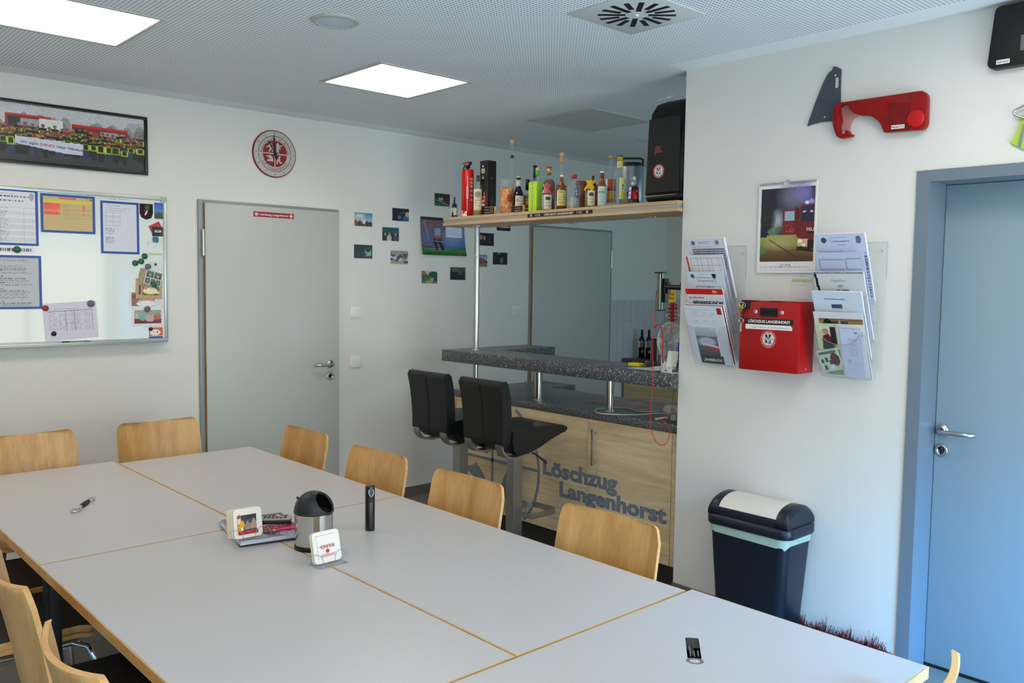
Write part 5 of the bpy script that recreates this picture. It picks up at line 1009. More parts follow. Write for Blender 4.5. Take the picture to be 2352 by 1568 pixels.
# ================================================================ chairs
beech = wood('beech_ply', 'b27f41', 'd9ad6c', 2, .36, 7, 1.6, .25, .25); ply_e = wood('ply_edge', 'c8924e', 'dcae72', 1, .45, 8, 4, 0, .3)
padm = mat('black_seat_pad', '0d0d0f', .6, vary=.1, bump=.3, bscale=700)
def make_chair():
    """origin on the floor under the back; the seat points along +x"""
    t = thing('meeting_chair', '', 'chair', (0, 0, 0), 'beech meeting chairs round the tables')
    # side section of the bent shell, from the top of the back to the seat front: x, z, half width, dish depth
    sec = [(-.068, .838, .198, .040), (-.055, .79, .205, .040), (-.035, .70, .207, .038), (-.018, .62, .206, .034), (-.006, .55, .203, .028), (.006, .505, .2, .022), (.03, .472, .2, .016), (.07, .452, .203, .012), (.16, .445, .21, .01), (.28, .447, .213, .008), (.38, .448, .21, .006), (.425, .436, .204, .003)]
    P_ = [Vector((s[0], 0, s[1])) for s in sec]; n = len(sec)
    def pt(i, a):
        x, z, hw, dp = sec[i]; d = (P_[min(i+1, n-1)]-P_[max(i-1, 0)]).normalized(); nn = Vector((-d.z, 0, d.x)); nn = nn if (nn.x > 0 if i < 6 else nn.z > 0) else -nn
        return Vector((x, hw*a, z))+nn*dp*(a*a)-nn*.0, nn
    def grid(i0, i1, off, th, name, m_, parent, round_top=False, round_front=False, inset=1.):
        b = B(); rows = []; NU = 12
        for i in range(i0, i1+1):
            for f in (0,) if i == i1 else (0, .5):
                row = []
                for k in range(NU+1):
                    a = (-1+2*k/NU)*inset; p0, n0 = pt(i, a)
                    if f: p1, n1 = pt(i+1, a); p0 = (p0+p1)/2; n0 = (n0+n1).normalized()
                    row.append([p0, n0])
                rows.append(row)
        def rnd(rows, r):   # round the two corners of an end
            base = rows[0]; w = abs(base[0][0].y)
            for j in range(0, 4):
                pass
        if round_top:   # rounded upper corners: the last rows narrow
            r = .03; top = rows[0]; z0 = top[0][0].z; extra = []
            for ang in (20, 45, 70, 90):
                a = math.radians(ang); dz = r*math.sin(a)-r*0; cut = r*(1-math.cos(a)); hw = abs(top[0][0].y); s_ = (hw-cut)/hw; dvec = (rows[0][0][0]-rows[1][0][0]).normalized()
                extra.append([[Vector((p_.x, p_.y*s_, p_.z))+dvec*dz-dvec*r, n_] for p_, n_ in top])
            rows = extra[::-1]+rows[2:]
        if round_front:
            r = .03; end = rows[-1]; extra = []
            for ang in (20, 45, 70, 90):
                a = math.radians(ang); cut = r*(1-math.cos(a)); hw = abs(end[0][0].y); s_ = (hw-cut)/hw; dvec = (rows[-1][0][0]-rows[-2][0][0]).normalized()
                extra.append([[Vector((p_.x, p_.y*s_, p_.z))+dvec*(r*math.sin(a)-r), n_] for p_, n_ in end])
            rows = rows[:-2]+extra
        m = len(rows)-1
        b.sheet(lambda a, c: (rows[round(c*m)][round(a*NU)][0]+rows[round(c*m)][round(a*NU)][1]*off, rows[round(c*m)][round(a*NU)][1]), NU, m, th)
        nf = len(b.f); ns = 2*NU*m
        return b.build(name, m_, parent, mats=[ply_e], fmat=[0]*ns+[1]*(nf-ns))
    grid(0, n-1, 0, .0125, 'shell', beech, t, True, True)
    grid(7, n-1, .017, .022, 'seat_pad', padm, t, False, True, .93)
    cr = chrome; hw = .185
    for s_ in (-1, 1):
        b = B(); b.tube([(.36, s_*hw, .428), (.40, s_*(hw+.012), .41), (.418, s_*(hw+.02), .37), (.43, s_*(hw+.025), .2), (.44, s_*(hw+.03), .004)], .0105, 12); b.lathe([(0, 0), (.014, 0), (.013, .012), (0, .013)], (.44, s_*(hw+.03), 0), 12); b.build('leg', cr, t)
        b = B(); b.tube([(.10, s_*hw, .428), (.05, s_*(hw+.012), .415), (.03, s_*(hw+.02), .37), (-.01, s_*(hw+.025), .2), (-.05, s_*(hw+.03), .004)], .0105, 12); b.lathe([(0, 0), (.014, 0), (.013, .012), (0, .013)], (-.05, s_*(hw+.03), 0), 12); b.build('leg', cr, t)
        b = B(); b.tube([(.08, s_*hw, .428), (.38, s_*hw, .428)], .0105, 10); b.build('side_rail', cr, t)
    b = B(); b.tube([(.12, -hw, .42), (.12, hw, .42)], .009, 10); b.build('cross_rail', cr, t); b = B(); b.tube([(.34, -hw, .42), (.34, hw, .42)], .009, 10); b.build('cross_rail', cr, t)
    return t
ch0 = make_chair(); used = False
def chair(x, y, rz, label, s=1.):
    global used
    t = ch0 if not used else copy_tree(ch0); used = True
    t.location = (x, y, 0); t.rotation_euler = (0, 0, math.radians(rz)); t['label'] = label; return t
# right-hand row, facing left (x = -)
chair(.985, -1.375, 180, 'beech backrest nearest the left grey door, first chair of the right row')
chair(.965, -2.025, 182, 'beech backrest with a small dark knot, in front of the wall socket')
chair(.955, -2.635, 180, 'beech backrest in front of the bar stools, third chair of the right row')
chair(.965, -3.32, 180, 'beech backrest before the bar lettering, nearest chair of the right row')
# far side, facing the viewer
chair(-.035, -.70, -90, 'beech backrest at the left picture edge under the whiteboard')
chair(.565, -.69, -90, 'beech backrest at the left side of the grey door, far end of the tables')
# left row, facing right
chair(-.60, -1.58, 0, 'chair at the left edge whose black seat shows farthest up the table side')
chair(-.64, -2.03, 0, 'chair at the left edge with its black seat beside the tall wooden back')
chair(-.515, -2.70, -3, 'chair with its tall beech back at the left edge, seen from behind')
q_ = pz(105, 1427, .838)
chair(q_.x+.028, q_.y-.198, 0, 'beech chair back cut by the bottom edge, at the lower left corner')
# near end
q_ = pz(2137, 1478, .838)
chair(q_.x-.198, q_.y-.028, 90, 'beech chair back cut by the bottom edge at the right end of the tables')
# ================================================================ things on the tables
def onz(u, v, z=TZ): return pz(u, v, z)
# corkscrew / opener with a black grip
a_, c_ = onz(169, 1175, TZ+.006), onz(214, 1143, TZ+.006); d_ = (c_-a_); L_ = d_.length; d_.normalize(); n_ = Vector((-d_.y, d_.x, 0))
t = thing('corkscrew', 'small chrome bottle opener with a black grip, lying on the far left table', 'bottle opener', (a_+c_)/2)
b = B(); b.tube([a_+d_*L_*.38, a_+d_*L_*.45, a_+d_*L_*.6, a_+d_*L_*.74], [.007, .0095, .0095, .0075], 14); b.build('grip', black, t)
b = B(); b.tube([a_+d_*L_*.38, a_+d_*L_*.28], [.006, .005], 10); cc_ = a_+d_*L_*.13; b.tube([cc_+d_*(L_*.13*math.cos(q))+n_*(.013*math.sin(q)) for q in [k*PI/10 for k in range(20)]], .0035, 8, closed=True); b.obox(cc_+n_*.006, d_*.03, n_*.008, Z_*.002); b.build('opener_head', chrome, t)
b = B(); cc_ = a_+d_*L_*.87; b.tube([cc_+d_*(L_*.13*math.cos(q))+n_*(.011*math.sin(q)) for q in [k*PI/10 for k in range(20)]], .003, 8, closed=True); b.build('opener_ring', chrome, t)
# flat opener
a_, c_ = onz(1589, 1464, TZ), onz(1599, 1508, TZ); o_ = onz(1597, 1525, TZ); d_ = (a_-o_).normalized(); n_ = Vector((d_.y, -d_.x, 0)); L_ = (a_-o_).length
t = thing('flat_opener', 'flat steel bottle opener with a ring end on the nearest table', 'bottle opener', (a_+o_)/2)
w = .0165; b = B(); b.prism([(-w, .03), (w, .03), (w, L_-.004), (w-.004, L_), (-w+.004, L_), (-w, L_-.004)], o_, -n_, d_, .0025); b.build('blade', mat('dark_steel', '6a6c70', .3, 1., vary=.15, scale=90), t, .0006, 1)
b = B(); og = [(.02*math.cos(q)*1.05, .017+.0175*math.sin(q)) for q in [PI/8+k*PI/4 for k in range(8)]]; ig = [(.0125*math.cos(q), .016+.0095*math.sin(q)) for q in [PI/8+k*PI/4 for k in range(8)]]
for k in range(8): b.prism([ig[k], og[k], og[(k+1) % 8], ig[(k+1) % 8]], o_, -n_, d_, .0025)
b.build('ring_end', chrome, t)
b = B()
for k in range(3): text(b, ['Feuerwehr Ochtrup', 'Löschzug', 'Langenhorst'][k], o_+d_*(.035+.0)+n_*(-.008+.009*k-.002)+Z_*.0027, d_, n_ if False else -n_*-1, h=.004, w=[.055, .03, .036][k])
b.build('engraving', mat('engraving_grey', 'a8a9aa', .5), t)
# magazine stack
q1, q2, q3 = onz(553, 1257), onz(487, 1216), onz(690, 1238)
e1 = (q3-q1).normalized(); e2 = Vector((-e1.y, e1.x, 0)); e2 = e2 if (q2-q1).dot(e2) > 0 else -e2
def mag(name, label, z0, z1, off, w, h, cover, rot=0., sidec='d8d8dc'):
    t = math.radians(rot); f1 = e1*math.cos(t)+e2*math.sin(t); f2 = -e1*math.sin(t)+e2*math.cos(t); o = q1+e1*off[0]+e2*off[1]; o.z = z0
    ob = picture(name, cover, o, f1*w, f2*h, None, .0004, .25, edge=sidec); tag(ob, label, 'magazine', 'magazines piled on the middle table')
    b = B(); b.obox(o+f1*w/2+f2*h/2+Z_*((z1-z0)/2), f1*(w-.001), f2*(h-.001), Z_*(z1-z0-.0006)); ob.location.z += z1-z0; b.build('pages', mat('page_'+sidec, sidec, .7, vary=.06, scale=200), ob); return ob
def cover(c1, c2, n=26):
    P = Pic(40, 30, c1)
    for k in range(n): x, y = rng.random(), rng.random(); P.ell(x, y, .06+.12*rng.random(), .05+.08*rng.random(), c2[k % len(c2)], .7)
    return P.noise(.03)
mag('magazine', 'lowest magazine of the pile, dark covered with a black and white edge', TZ, TZ+.006, (0, 0), .212, .29, cover('383c38', ['5c6a50', 'b8b4a8', '8a8c90']), 0, '2a2c30')
mag('magazine', 'white edged magazine, second from the bottom of the pile', TZ+.006, TZ+.013, (-.002, -.001), .213, .29, cover('9aa49a', ['c8c0b0', '5c7a5a', 'd8d8dc']), 2, 'd0d2e0')
mag('magazine', 'blue-grey and green magazine lying third in the pile', TZ+.013, TZ+.018, (.0, .002), .21, .285, cover('6f7f8c', ['4f7a3c', 'a04a40', 'c8c4b8', '38404c']), 1, 'c8ccea')
P = Pic(44, 36, '6a1e28'); P.rect(.5, .0, 1, 1, '7a2430'); P.rect(.1, .55, .9, .62, 'd8c8c0', .8); P.lines(.1, .65, .9, .85, 4, 'e8d8d0', .6); P.rect(.02, .1, .45, .5, '4a4e44'); P.ell(.88, .3, .08, .09, 'e8e4dc'); P.ell(.88, .3, .06, .06, '9a2430'); P.noise(.03)
mag('brochure', 'dark red brochure under the remote control, on top of the pile', TZ+.018, TZ+.0205, (.06, .055), .15, .21, P, 4, '701c24')
# remote control
r0, r1 = onz(606, 1189, TZ+.035), onz(686, 1187, TZ+.035); d_ = (r1-r0).normalized(); n_ = Vector((-d_.y, d_.x, 0)); c_ = q1+e1*.125+e2*.175; c_.z = TZ+.0345; L_ = .165
t = thing('remote_control', 'long grey remote control with coloured buttons on the magazine pile', 'remote control', c_); 
b = B(); b.prism(rrect(L_, .048, .008, 3), c_-Z_*.0138, d_, n_, .012); b.build('lower_shell', black, t, .002)
b = B(); b.prism(rrect(L_, .048, .008, 3), c_-Z_*.0016, d_, n_, .006); b.build('upper_shell', mat('remote_grey', '9c9a96', .4), t, .0015)
for i in range(11):
    for j in range(3):
        cm = {(8, 0): ('key_red', 'c8302c'), (8, 2): ('key_white', 'e0e0e0'), (9, 1): ('key_yellow', 'c8c030'), (9, 2): ('key_green', '3c8a40')}.get((i, j), ('key_dark', '4a5058'))
        b = B(); b.obox(c_+d_*(-.072+i*.0135)+n_*(-.014+j*.014)+Z_*.0055, d_*.0085, n_*.0085, Z_*.0035); b.build('button', mat(cm[0], cm[1], .4), t)
# pink pen
a_, e_ = onz(618, 1221, TZ+.026), onz(688, 1208, TZ+.026); t = thing('pen', 'bright pink ballpoint pen lying on the magazines', 'pen', (a_+e_)/2); d_ = (e_-a_).normalized(); 
pink = mat('pen_pink', 'd3246c', .25, .3); b = B(); b.tube([a_+d_*.02, e_+d_*.01], .0045, 14); b.build('barrel', pink, t); b = B(); b.tube([a_+d_*.012, a_+d_*.021], .0047, 14); b.build('grip_ring', chrome, t); b = B(); b.tube([a_+d_*.012, a_+d_*.003, a_-d_*.004], [.0045, .0042, .0015], 14); b.build('cap', mat('pen_cap', 'a80c38', .3), t)
# table bin
bc_ = onz(733, 1268, TZ); ctr = Vector((.318, -2.662, TZ)); t = thing('table_bin', 'small steel table waste bin with a black open dome lid', 'table bin', ctr)
R0 = .0605
b = B(); b.lathe([(R0-.002, 0), (R0+.001, 0), (R0+.001, .014), (R0, .015)], ctr, 40); b.lathe([(0, .001), (R0, .001)], ctr, 40); b.build('base_ring', black, t)
b = B(); b.lathe([(R0-.0005, .013), (R0-.0005, .118)], ctr, 48); b.build('steel_body', mat('polished_steel', 'c8c6c2', .12, 1., vary=.02), t)
# dome with a round opening looking towards the right
dome = B(); od = (RT*.74+Z_*.56-fw*.3).normalized(); NP, NA = 22, 56; vv = []; ff = []; Rd = R0+.0015
gridp = {}
for i in range(NP+1):
    for k in range(NA):
        ph = PI/2*i/NP; a = 2*PI*k/NA; gridp[i, k] = Vector((Rd*math.cos(ph)*math.cos(a), Rd*math.cos(ph)*math.sin(a), Rd*1.02*math.sin(ph)))
lim = math.cos(math.radians(36))
for key, p_ in gridp.items():
    dn = p_.normalized(); cs = dn.dot(od)
    if cs > lim-.03: # press the skin inside the opening flat, as a recessed cup
        pass
inside = {k: (p_.normalized().dot(od) > lim) for k, p_ in gridp.items()}
cb0 = ctr+Vector((0, 0, .118))
for i in range(NP):
    for k in range(NA):
        ks = [(i, k), (i, (k+1) % NA), (i+1, (k+1) % NA), (i+1, k)]
        if any(inside[q] for q in ks): continue
        dome.add([cb0+gridp[q] for q in ks], [(0, 1, 2, 3)], True)
u_ = od.orthogonal().normalized(); w_ = od.cross(u_)
rimr = Rd*math.sin(math.radians(36)); rimh = Rd*lim
def rp(r, h, k): a = 2*PI*k/56; return cb0+od*h+(u_*math.cos(a)+w_*math.sin(a))*r
rings = [[rp(rimr*1.16, rimh-.0062, k) for k in range(56)], [rp(rimr*1.02, rimh+.0012, k) for k in range(56)], [rp(rimr*.96, rimh+.0004, k) for k in range(56)], [rp(rimr*.93, rimh-.006, k) for k in range(56)]]
dome.loft(rings, cap=False); dome.lathe([(Rd, -.004), (Rd+.0012, -.002), (Rd+.0008, .002), (Rd, .003)], cb0, 56)
matte = mat('matte_black_lid', '191b20', .45, vary=.03); dome.build('dome_lid', matte, t, weld=True)
b = B(); b.lathe([(0, 0), (.05, 0)], cb0+Z_*.002, 30); b.build('liner', mat('slot_black', '050505', .8), t)
b = B(); q_ = cb0+Vector((-.048, .01, .045)); b.lathe([(.004, 0), (.004, .007), (0, .008)], q_, 10, (-.8, .1, .6)); b.build('knob', matte, t)
b = B(); b.obox(ctr+Vector((R0*.92, -R0*.42, .022)), X_*.004, Y_*.006, Z_*.01); b.build('catch', black, t)
# black tube with an oval eye
tc_ = Vector((.558, -2.618, TZ)); t = thing('black_tube', 'slim black upright tube with a slanted chrome eye near its top', 'tube', tc_)
gb = mat('gloss_black', '0b0c10', .22, coat=.3); b = B(); R1 = .0165; b.lathe([(0, 0), (R1, 0), (R1+.0003, .008), (R1, .012), (R1, .152), (R1-.001, .154), (0, .154)], tc_, 32); b.build('tube_body', gb, t)
ed = (CAM-tc_); ed.z = 0; ed.normalize(); sd = Vector((-ed.y, ed.x, 0)); ed = (ed+sd*.25).normalized(); sd = Vector((-ed.y, ed.x, 0)); eu = (Z_*.95-ed*.25).normalized(); ec = tc_+Z_*.134+ed*(R1-.0005)
b = B(); b.tube([ec+sd*(.0085*math.cos(q))+eu*(.0125*math.sin(q))+ed*.0008 for q in [k*PI/14 for k in range(28)]], .0009, 8, closed=True); b.build('eye_rim', chrome, t)
b = B(); b.prism([(.0082*math.cos(q), .0122*math.sin(q)) for q in [k*PI/14 for k in range(28)]], ec+ed*.0004, sd, eu, .0003); b.build('eye_lens', mat('eye_glass', '6a7484', .05, .8), t)
b = B(); b.sheet(lambda a, c: (tc_+Vector((0, 0, .10+.016*c))+(ed*math.cos(-.9+1.8*a)+sd*math.sin(-.9+1.8*a))*(R1+.0008), ed*math.cos(-.9+1.8*a)+sd*math.sin(-.9+1.8*a)), 8, 2, .0012); b.build('thumb_slide', black, t)
# coaster stacks in clear holders
cream = mat('coaster_board', 'e6ddc4', .8, vary=.03, scale=80)
def coasters(ll, lr, ul, n, gap, name, label, pic, lean, zb, feet, turn=0., slump=0.):
    a, c, u2 = Vector(ll), Vector(lr), None
    e1_ = Matrix.Rotation(math.radians(-turn), 3, 'Z')@(c-a).normalized(); a = (a+c)/2-e1_*.0465; back = Vector((-e1_.y, e1_.x, 0)); back = back if back.dot(fw) > 0 else -back
    up_ = (Z_*math.cos(lean)+back*math.sin(lean)).normalized(); out = e1_.cross(up_); S_ = .093
    root = None
    for k in range(n):
        o = a+e1_*S_/2+up_*S_/2-out*(k*gap)-e1_*(k*slump)
        if k == 0:
            P_ = pic; ob = picture('coaster', P_, o-e1_*S_*.43-up_*S_*.43+out*.0002, e1_*S_*.86, up_*S_*.86, None, .0002, .6, edge='f0ece2'); b = B(); b.prism(rrect(S_, S_, .012, 5), o-out*.0016, e1_, up_, .0016); b.build('board', mat('coaster_white', 'ebe7de', .7), ob)
            tag(ob, label[0], 'coaster', label[2]); root = (ob, o, e1_, up_, out)
        else:
            b = B(); j = .0008*math.sin(k*2.3); b.prism(rrect(S_, S_, .012, 5), o-out*.0016+e1_*j, e1_, up_, .0015); tag(b.build('coaster', cream), label[1] % (['', 'second', 'third', 'fourth', 'fifth', 'sixth', 'last'][k] if k < n-1 else 'last'), 'coaster', label[2])
    # holder: clear base and two side loops
    acr = clear('clear_acrylic', (1, 1, 1)); m_ = a+e1_*S_/2-out*(n*gap*.5); h = thing('coaster_holder', label[3], 'coaster holder', (m_.x, m_.y, zb))
    b = B(); b.obox((m_.x, m_.y, zb+.0015), e1_*.105, Vector((-e1_.y, e1_.x, 0))*.07, Z_*.003); b.build('holder_base', acr, h)
    for s_ in (0, 1):
        for y_, sg in ((.001, 1), (-n*gap-.003, -1)):
            b = B(); q = a+e1_*(S_*s_)+out*y_+up_*.0; f = []
            pts = [Vector((q.x, q.y, zb+.002))+out*sg*.0, q+up_*.02+out*sg*.004, q+up_*.035*1+e1_*((-1 if s_ == 0 else 1)*-.012)+out*sg*.003]
            lp_ = [q+out*sg*.004+e1_*(-.022+.022*s_*2)*0+up_*(.03*math.sin(w__))+e1_*((.03 if s_ else -.03)*math.cos(w__)*-1*(-1)*1.0)*.9 for w__ in [PI*k/12 for k in range(13)]]
            b.tube([Vector((p_.x, p_.y, max(p_.z, zb+.002))) for p_ in lp_], .0008, 6); b.build('side_loop', plas_e, h)
    return root
P = Pic(40, 40, 'e8e4dc'); P.rect(.22, .17, .86, .93, '39425a'); P.rect(.22, .17, .86, .35, '2a2c36'); P.rect(.06, .17, .22, .93, 'd09034'); P.ell(.14, .24, .08, .1, '9a4a1c'); P.rect(.08, .3, .2, .5, 'd8d8e0'); P.ell(.24, .55, .1, .18, 'e8a828'); P.rect(.2, .68, .3, .78, 'f0ece0')
P.poly([(.35, .6), (.48, .4), (.62, .6), (.62, .75), (.35, .75)], 'a08078'); P.poly([(.6, .55), (.74, .32), (.86, .5), (.86, .75), (.6, .75)], 'b08a7c'); P.rect(.1, .8, .9, .96, 'a4242a'); P.lines(.15, .83, .85, .92, 1, 'd86060', .6); P.noise(.04, .06, .17, .9, .96)
za = TZ+.022
root_a = coasters(onz(541, 1239, za+.0045), onz(602, 1228, za+.0045), None, 7, .0045, 'a', ('front coaster of the left stack, printed with a beer glass and houses', 'plain cream coaster, %s from the front in the left stack', 'coasters in the left holder', 'clear holder with the thick coaster stack, on the magazines'), P, math.radians(8), za, None, 0, .0022)
P = Pic(40, 40, 'ece9e4'); P.grid(.08, .06, .92, .94, 1, 1, 'a8a8a0', .004, .6); P.rect(.12, .47, .7, .49, 'c05050', .5)
root_b = coasters(onz(727, 1297, TZ+.006), onz(783, 1283, TZ+.006), None, 3, .004, 'b', ('front coaster of the right stack, printed upside down in red', 'plain cream coaster, %s behind the red printed one in the right stack', 'coasters in the right holder', 'clear holder leaning on the steel table bin'), P, math.radians(14), TZ, None, 0, .001)
ob, o, e1_, up_, out = root_b
rot_ = MATS.get('coaster_red') or mat('coaster_red', 'c03a34', .6)
b = B(); text(b, 'ROLINCK', o+out*.0022+up_*.006, -e1_, -up_, h=.011, w=.05, center=True, bold=.01); text(b, 'SCHNEIDER', o+out*.0022-up_*.021, -e1_, -up_, h=.009, w=.05, center=True); b.build('lettering', rot_, ob)
b = B(); b.prism(disc(.006, 20), o+out*.002-up_*.013, e1_, up_, .0003); b.build('seal', rot_, ob)
# ================================================================ bar stools
leather = mat('black_leather', '0d0e10', .36, vary=.15, scale=12, bump=.25, bscale=160, spec=.6)
satin = mat('satin_steel', 'b0afa9', .34, 1., vary=0)
def make_stool():
    t = thing('bar_stool', '', 'bar stool', (0, 0, 0), 'black leather bar stools')
    def slab(prof, hw, name, parent, bev, taper=None, m_=leather, pinch=0.):
        b = B(); N = 8; rings = []
        for k in range(N+1):
            y = hw*(-1+2*k/N); rings.append([Vector((x, y*(1 if taper is None else taper(z)), z)) for x, z in prof])
        b.loft(rings, smooth=True); return b.build(name, m_, parent, bev, 3)
    bp_ = [(-.262, 1.04), (-.252, 1.062), (-.225, 1.068), (-.205, 1.05), (-.188, .98), (-.178, .90), (-.172, .82), (-.168, .76), (-.178, .728), (-.215, .715), (-.232, .735), (-.232, .80), (-.236, .88), (-.246, .97)]
    bk = slab(bp_, .168, 'backrest', t, .012, lambda z: .93+.07*min(1, max(0, (z-.7)/.3)))
    b = B(); b.tube([(-.2635, .0, 1.035), (-.2475, .0, .97), (-.2375, 0, .88), (-.2335, 0, .80), (-.2335, 0, .74)], .0018, 6); b.build('seam', mat('leather_seam', '050506', .6), bk)
    b = B(); b.tube([(-.262, -.15, 1.042), (-.262, .15, 1.042)], .0022, 6); b.build('seam', MATS['leather_seam'], bk)
    sp = [(-.17, .80), (-.175, .75), (-.165, .70), (-.13, .672), (-.06, .676), (.02, .698), (.10, .73), (.18, .757), (.215, .762), (.232, .775), (.228, .79), (.19, .803), (.08, .81), (-.06, .815)]
    slab(sp, .172, 'seat', t, .014)
    strip = [(-.226, .735), (-.222, .70), (-.19, .667), (-.14, .655), (-.08, .661), (0, .682), (.09, .714), (.17, .742), (.2, .75)]
    for y0_ in (-.152, .098):
        b = B(); b.sheet(lambda a, c, y0_=y0_: (Vector((np.interp(c*(len(strip)-1), range(len(strip)), [s[0] for s in strip]), y0_+a*.054, np.interp(c*(len(strip)-1), range(len(strip)), [s[1] for s in strip]))), (Vector((strip[min(len(strip)-1, int(c*(len(strip)-1))+1)][1]-strip[max(0, int(c*(len(strip)-1))-1)][1], 0, -(strip[min(len(strip)-1, int(c*(len(strip)-1))+1)][0]-strip[max(0, int(c*(len(strip)-1))-1)][0])))).normalized()), 4, 18, .011); b.build('frame_band', satin, t)
    b = B(); b.box(-.032, .032, -.032, .032, .02, .676); b.build('post', satin, t, .0015, 1)
    b = B(); b.box(-.21, .21, -.21, .21, 0, .014); b.build('base_plate', satin, t, .005)
    b = B(); pts = [(.03, -.1), (.19, -.1), (.225, -.09), (.235, -.06), (.235, .06), (.225, .09), (.19, .1), (.03, .1)]; rings = []
    for i, (x, y) in enumerate(pts):
        d = Vector((pts[min(i+1, 7)][0]-pts[max(i-1, 0)][0], pts[min(i+1, 7)][1]-pts[max(i-1, 0)][1], 0)).normalized(); n_ = Vector((-d.y, d.x, 0))*.003
        rings.append([Vector((x, y, .29))-n_, Vector((x, y, .29))+n_, Vector((x, y, .322))+n_, Vector((x, y, .322))-n_])
    b.loft(rings, smooth=False); b.build('footrest', satin, t)
    b = B(); b.box(.028, .036, -.105, .105, .292, .32); b.build('footrest_clamp', satin, t)
    b = B(); b.tube([(.0, -.04, .675), (.03, -.13, .655), (.045, -.17, .63)], .005, 10); b.tube([(.041, -.158, .638), (.052, -.195, .612)], .0062, 10); b.build('lift_lever', mat('lever_dark', '3a3a3c', .3, .6), t)
    return t
s0 = make_stool(); s1 = copy_tree(s0)
s0.location = (2.105, -1.675, 0); s0['label'] = 'black leather bar stool on a steel post, the nearer of the two'
s1.location = (2.1, -1.215, 0); s1['label'] = 'black leather bar stool behind the other, nearer the back wall'
# ================================================================ bottles and the rest on the shelf
SZ = SZ1+.0003
def spot(u, x, v=487.):
    p_ = px(u, v, x); return Vector((x, p_.y, SZ)), (p_-CAM).dot(fw)/FPX      # place on the shelf, metres per pixel there
def top_z(u, v, x): return px(u, v, x).z-SZ
glass_c = clear('clear_glass', (.93, .96, .95), .03, .05); glass_g = clear('pale_green_glass', (.86, .9, .74), .03, .05)
amber = mat('amber_spirit', 'a8560c', .06, vary=.1, spec=.7); amber.node_tree.nodes['Principled BSDF'].inputs['Transmission Weight'].default_value = .55
brown_g = mat('brown_bottle', '80501c', .12, vary=.06); dark_g = mat('dark_bottle_glass', '0f0b0a', .08, spec=.7); cork = mat('cork', 'c9a88a', .8, vary=.1, scale=80)
def facing(c): d = CAM-c; return math.atan2(d.y, d.x)
def wrap(parent, c, R, z0, z1, pic, half=70, turn=0., name='label_paper', flat=None):
    """label bent round a bottle, facing the room"""
    a0 = facing(c)+math.radians(turn); hw = math.radians(half)
    def fn(a, b_):
        t = a0-hw+2*hw*a; return c+Vector((R*math.cos(t), R*math.sin(t), z0+(z1-z0)*b_))
    return picture(name, pic, c, X_, Z_, parent, .0003, .5, fn=fn)
def flatlabel(parent, c, y_off, xf, w, z0, z1, pic):
    return picture('label_paper', pic, Vector((xf, c.y+w/2+y_off, c.z+z0)), -Y_*w, Z_*(z1-z0), parent, .0004, .5)
def lab(bg_, w=24, h=30, lines=6, c='55524a', spots=()):
    P = Pic(w, h, bg_); P.lines(.15, .12, .85, .9, lines, c, .5)
    for (x, y, rx, ry, cc) in spots: P.ell(x, y, rx, ry, cc)
    return P.noise(.02)
def body(t, c, R, H_, prof, m_, name='bottle_glass', n=24, sx=1., sy=1.):
    b = B(); b.lathe([(0, .0005)]+[(R*r, H_*h) for r, h in prof]+[(0, H_*prof[-1][1])], c, n, sx=sx, sy=sy); return b.build(name, m_, t)
def cap(t, c, R, z0, z1, m_, name='cap'):
    b = B(); b.lathe([(0, z0), (R, z0), (R, z1-.001), (R*.93, z1), (0, z1)], c, 20); return b.build(name, m_, t)
G_ = 'bottles lined up on the shelf'
WINE = [(1, .0), (1, .56), (.93, .63), (.6, .71), (.36, .77), (.32, .84), (.32, 1)]; WHIS = [(1, 0), (1, .6), (.9, .68), (.55, .735), (.36, .77), (.34, .95)]
SWING = [(1, 0), (1, .5), (.92, .58), (.6, .68), (.42, .76), (.38, .95)]; SHORT = [(1, 0), (1, .66), (.85, .74), (.5, .8), (.42, .95)]
def new(name, label, u, x, cat='bottle', grp=G_):
    c, k = spot(u, x); return thing(name, label, cat, c, grp), c, k
# 1 spray bottle
t, c, k = new('spray_bottle', 'tiny pump spray bottle at the left end of the shelf', 1043.5, 2.45); R = 7.3*k; h = top_z(1043, 453, 2.45)
body(t, c, R, h, [(1, 0), (1, .48), (.9, .52), (.8, .54)], mat('spray_blue', '2a4a8c', .3)); cap(t, c, R*.72, h*.52, h*.68, black, 'collar'); cap(t, c, R*.3, h*.68, h, mat('pump_grey', '3a3a3e', .4), 'pump')
P = Pic(20, 24, 'cbbfb8'); P.rect(0, .1, .4, .6, '7fc04a'); P.rect(0, .6, .4, 1, '16181c'); wrap(t, c, R+.0005, h*.1, h*.46, P, 75)
# 2 vodka bottle shaped like an extinguisher
t, c, k = new('extinguisher_bottle', 'red vodka bottle shaped like a fire extinguisher, tall at the left', 1073.5, 2.48); R = 13.8*k; h = top_z(1073, 390, 2.48); redb = mat('bottle_red', 'd3100c', .28, vary=.02)
body(t, c, R, h, [(1, 0), (1, .985), (.96, .998)], redb, 'bottle_body', 36); n0 = h
b = B(); b.lathe([(.011, 0), (.011, .012), (.016, .014), (.016, .024), (.01, .026)], c+Z_*n0, 18); b.cyl(c+Vector((0, -.005, n0+.022)), c+Vector((-.002, -.034, n0+.042)), .0085, 14); b.build('valve', black, t)
b = B(); b.obox(c+Vector((0, .018, n0+.045)), Vector((0, -.062, .004)), Vector((.013, 0, 0)), Vector((0, 0, .007))); b.build('handle_top', redb, t, .002)
b = B(); b.tube([c+Vector((0, .006, n0+.025)), c+Vector((0, .03, n0+.033)), c+Vector((0, .042, n0+.01)), c+Vector((0, .046, n0-.004))], .0035, 8); b.build('handle_lever', black, t)
P = Pic(26, 90, 'd3100c'); P.poly([(.45, .05), (.7, .085), (.45, .12)], '2a1a14'); 
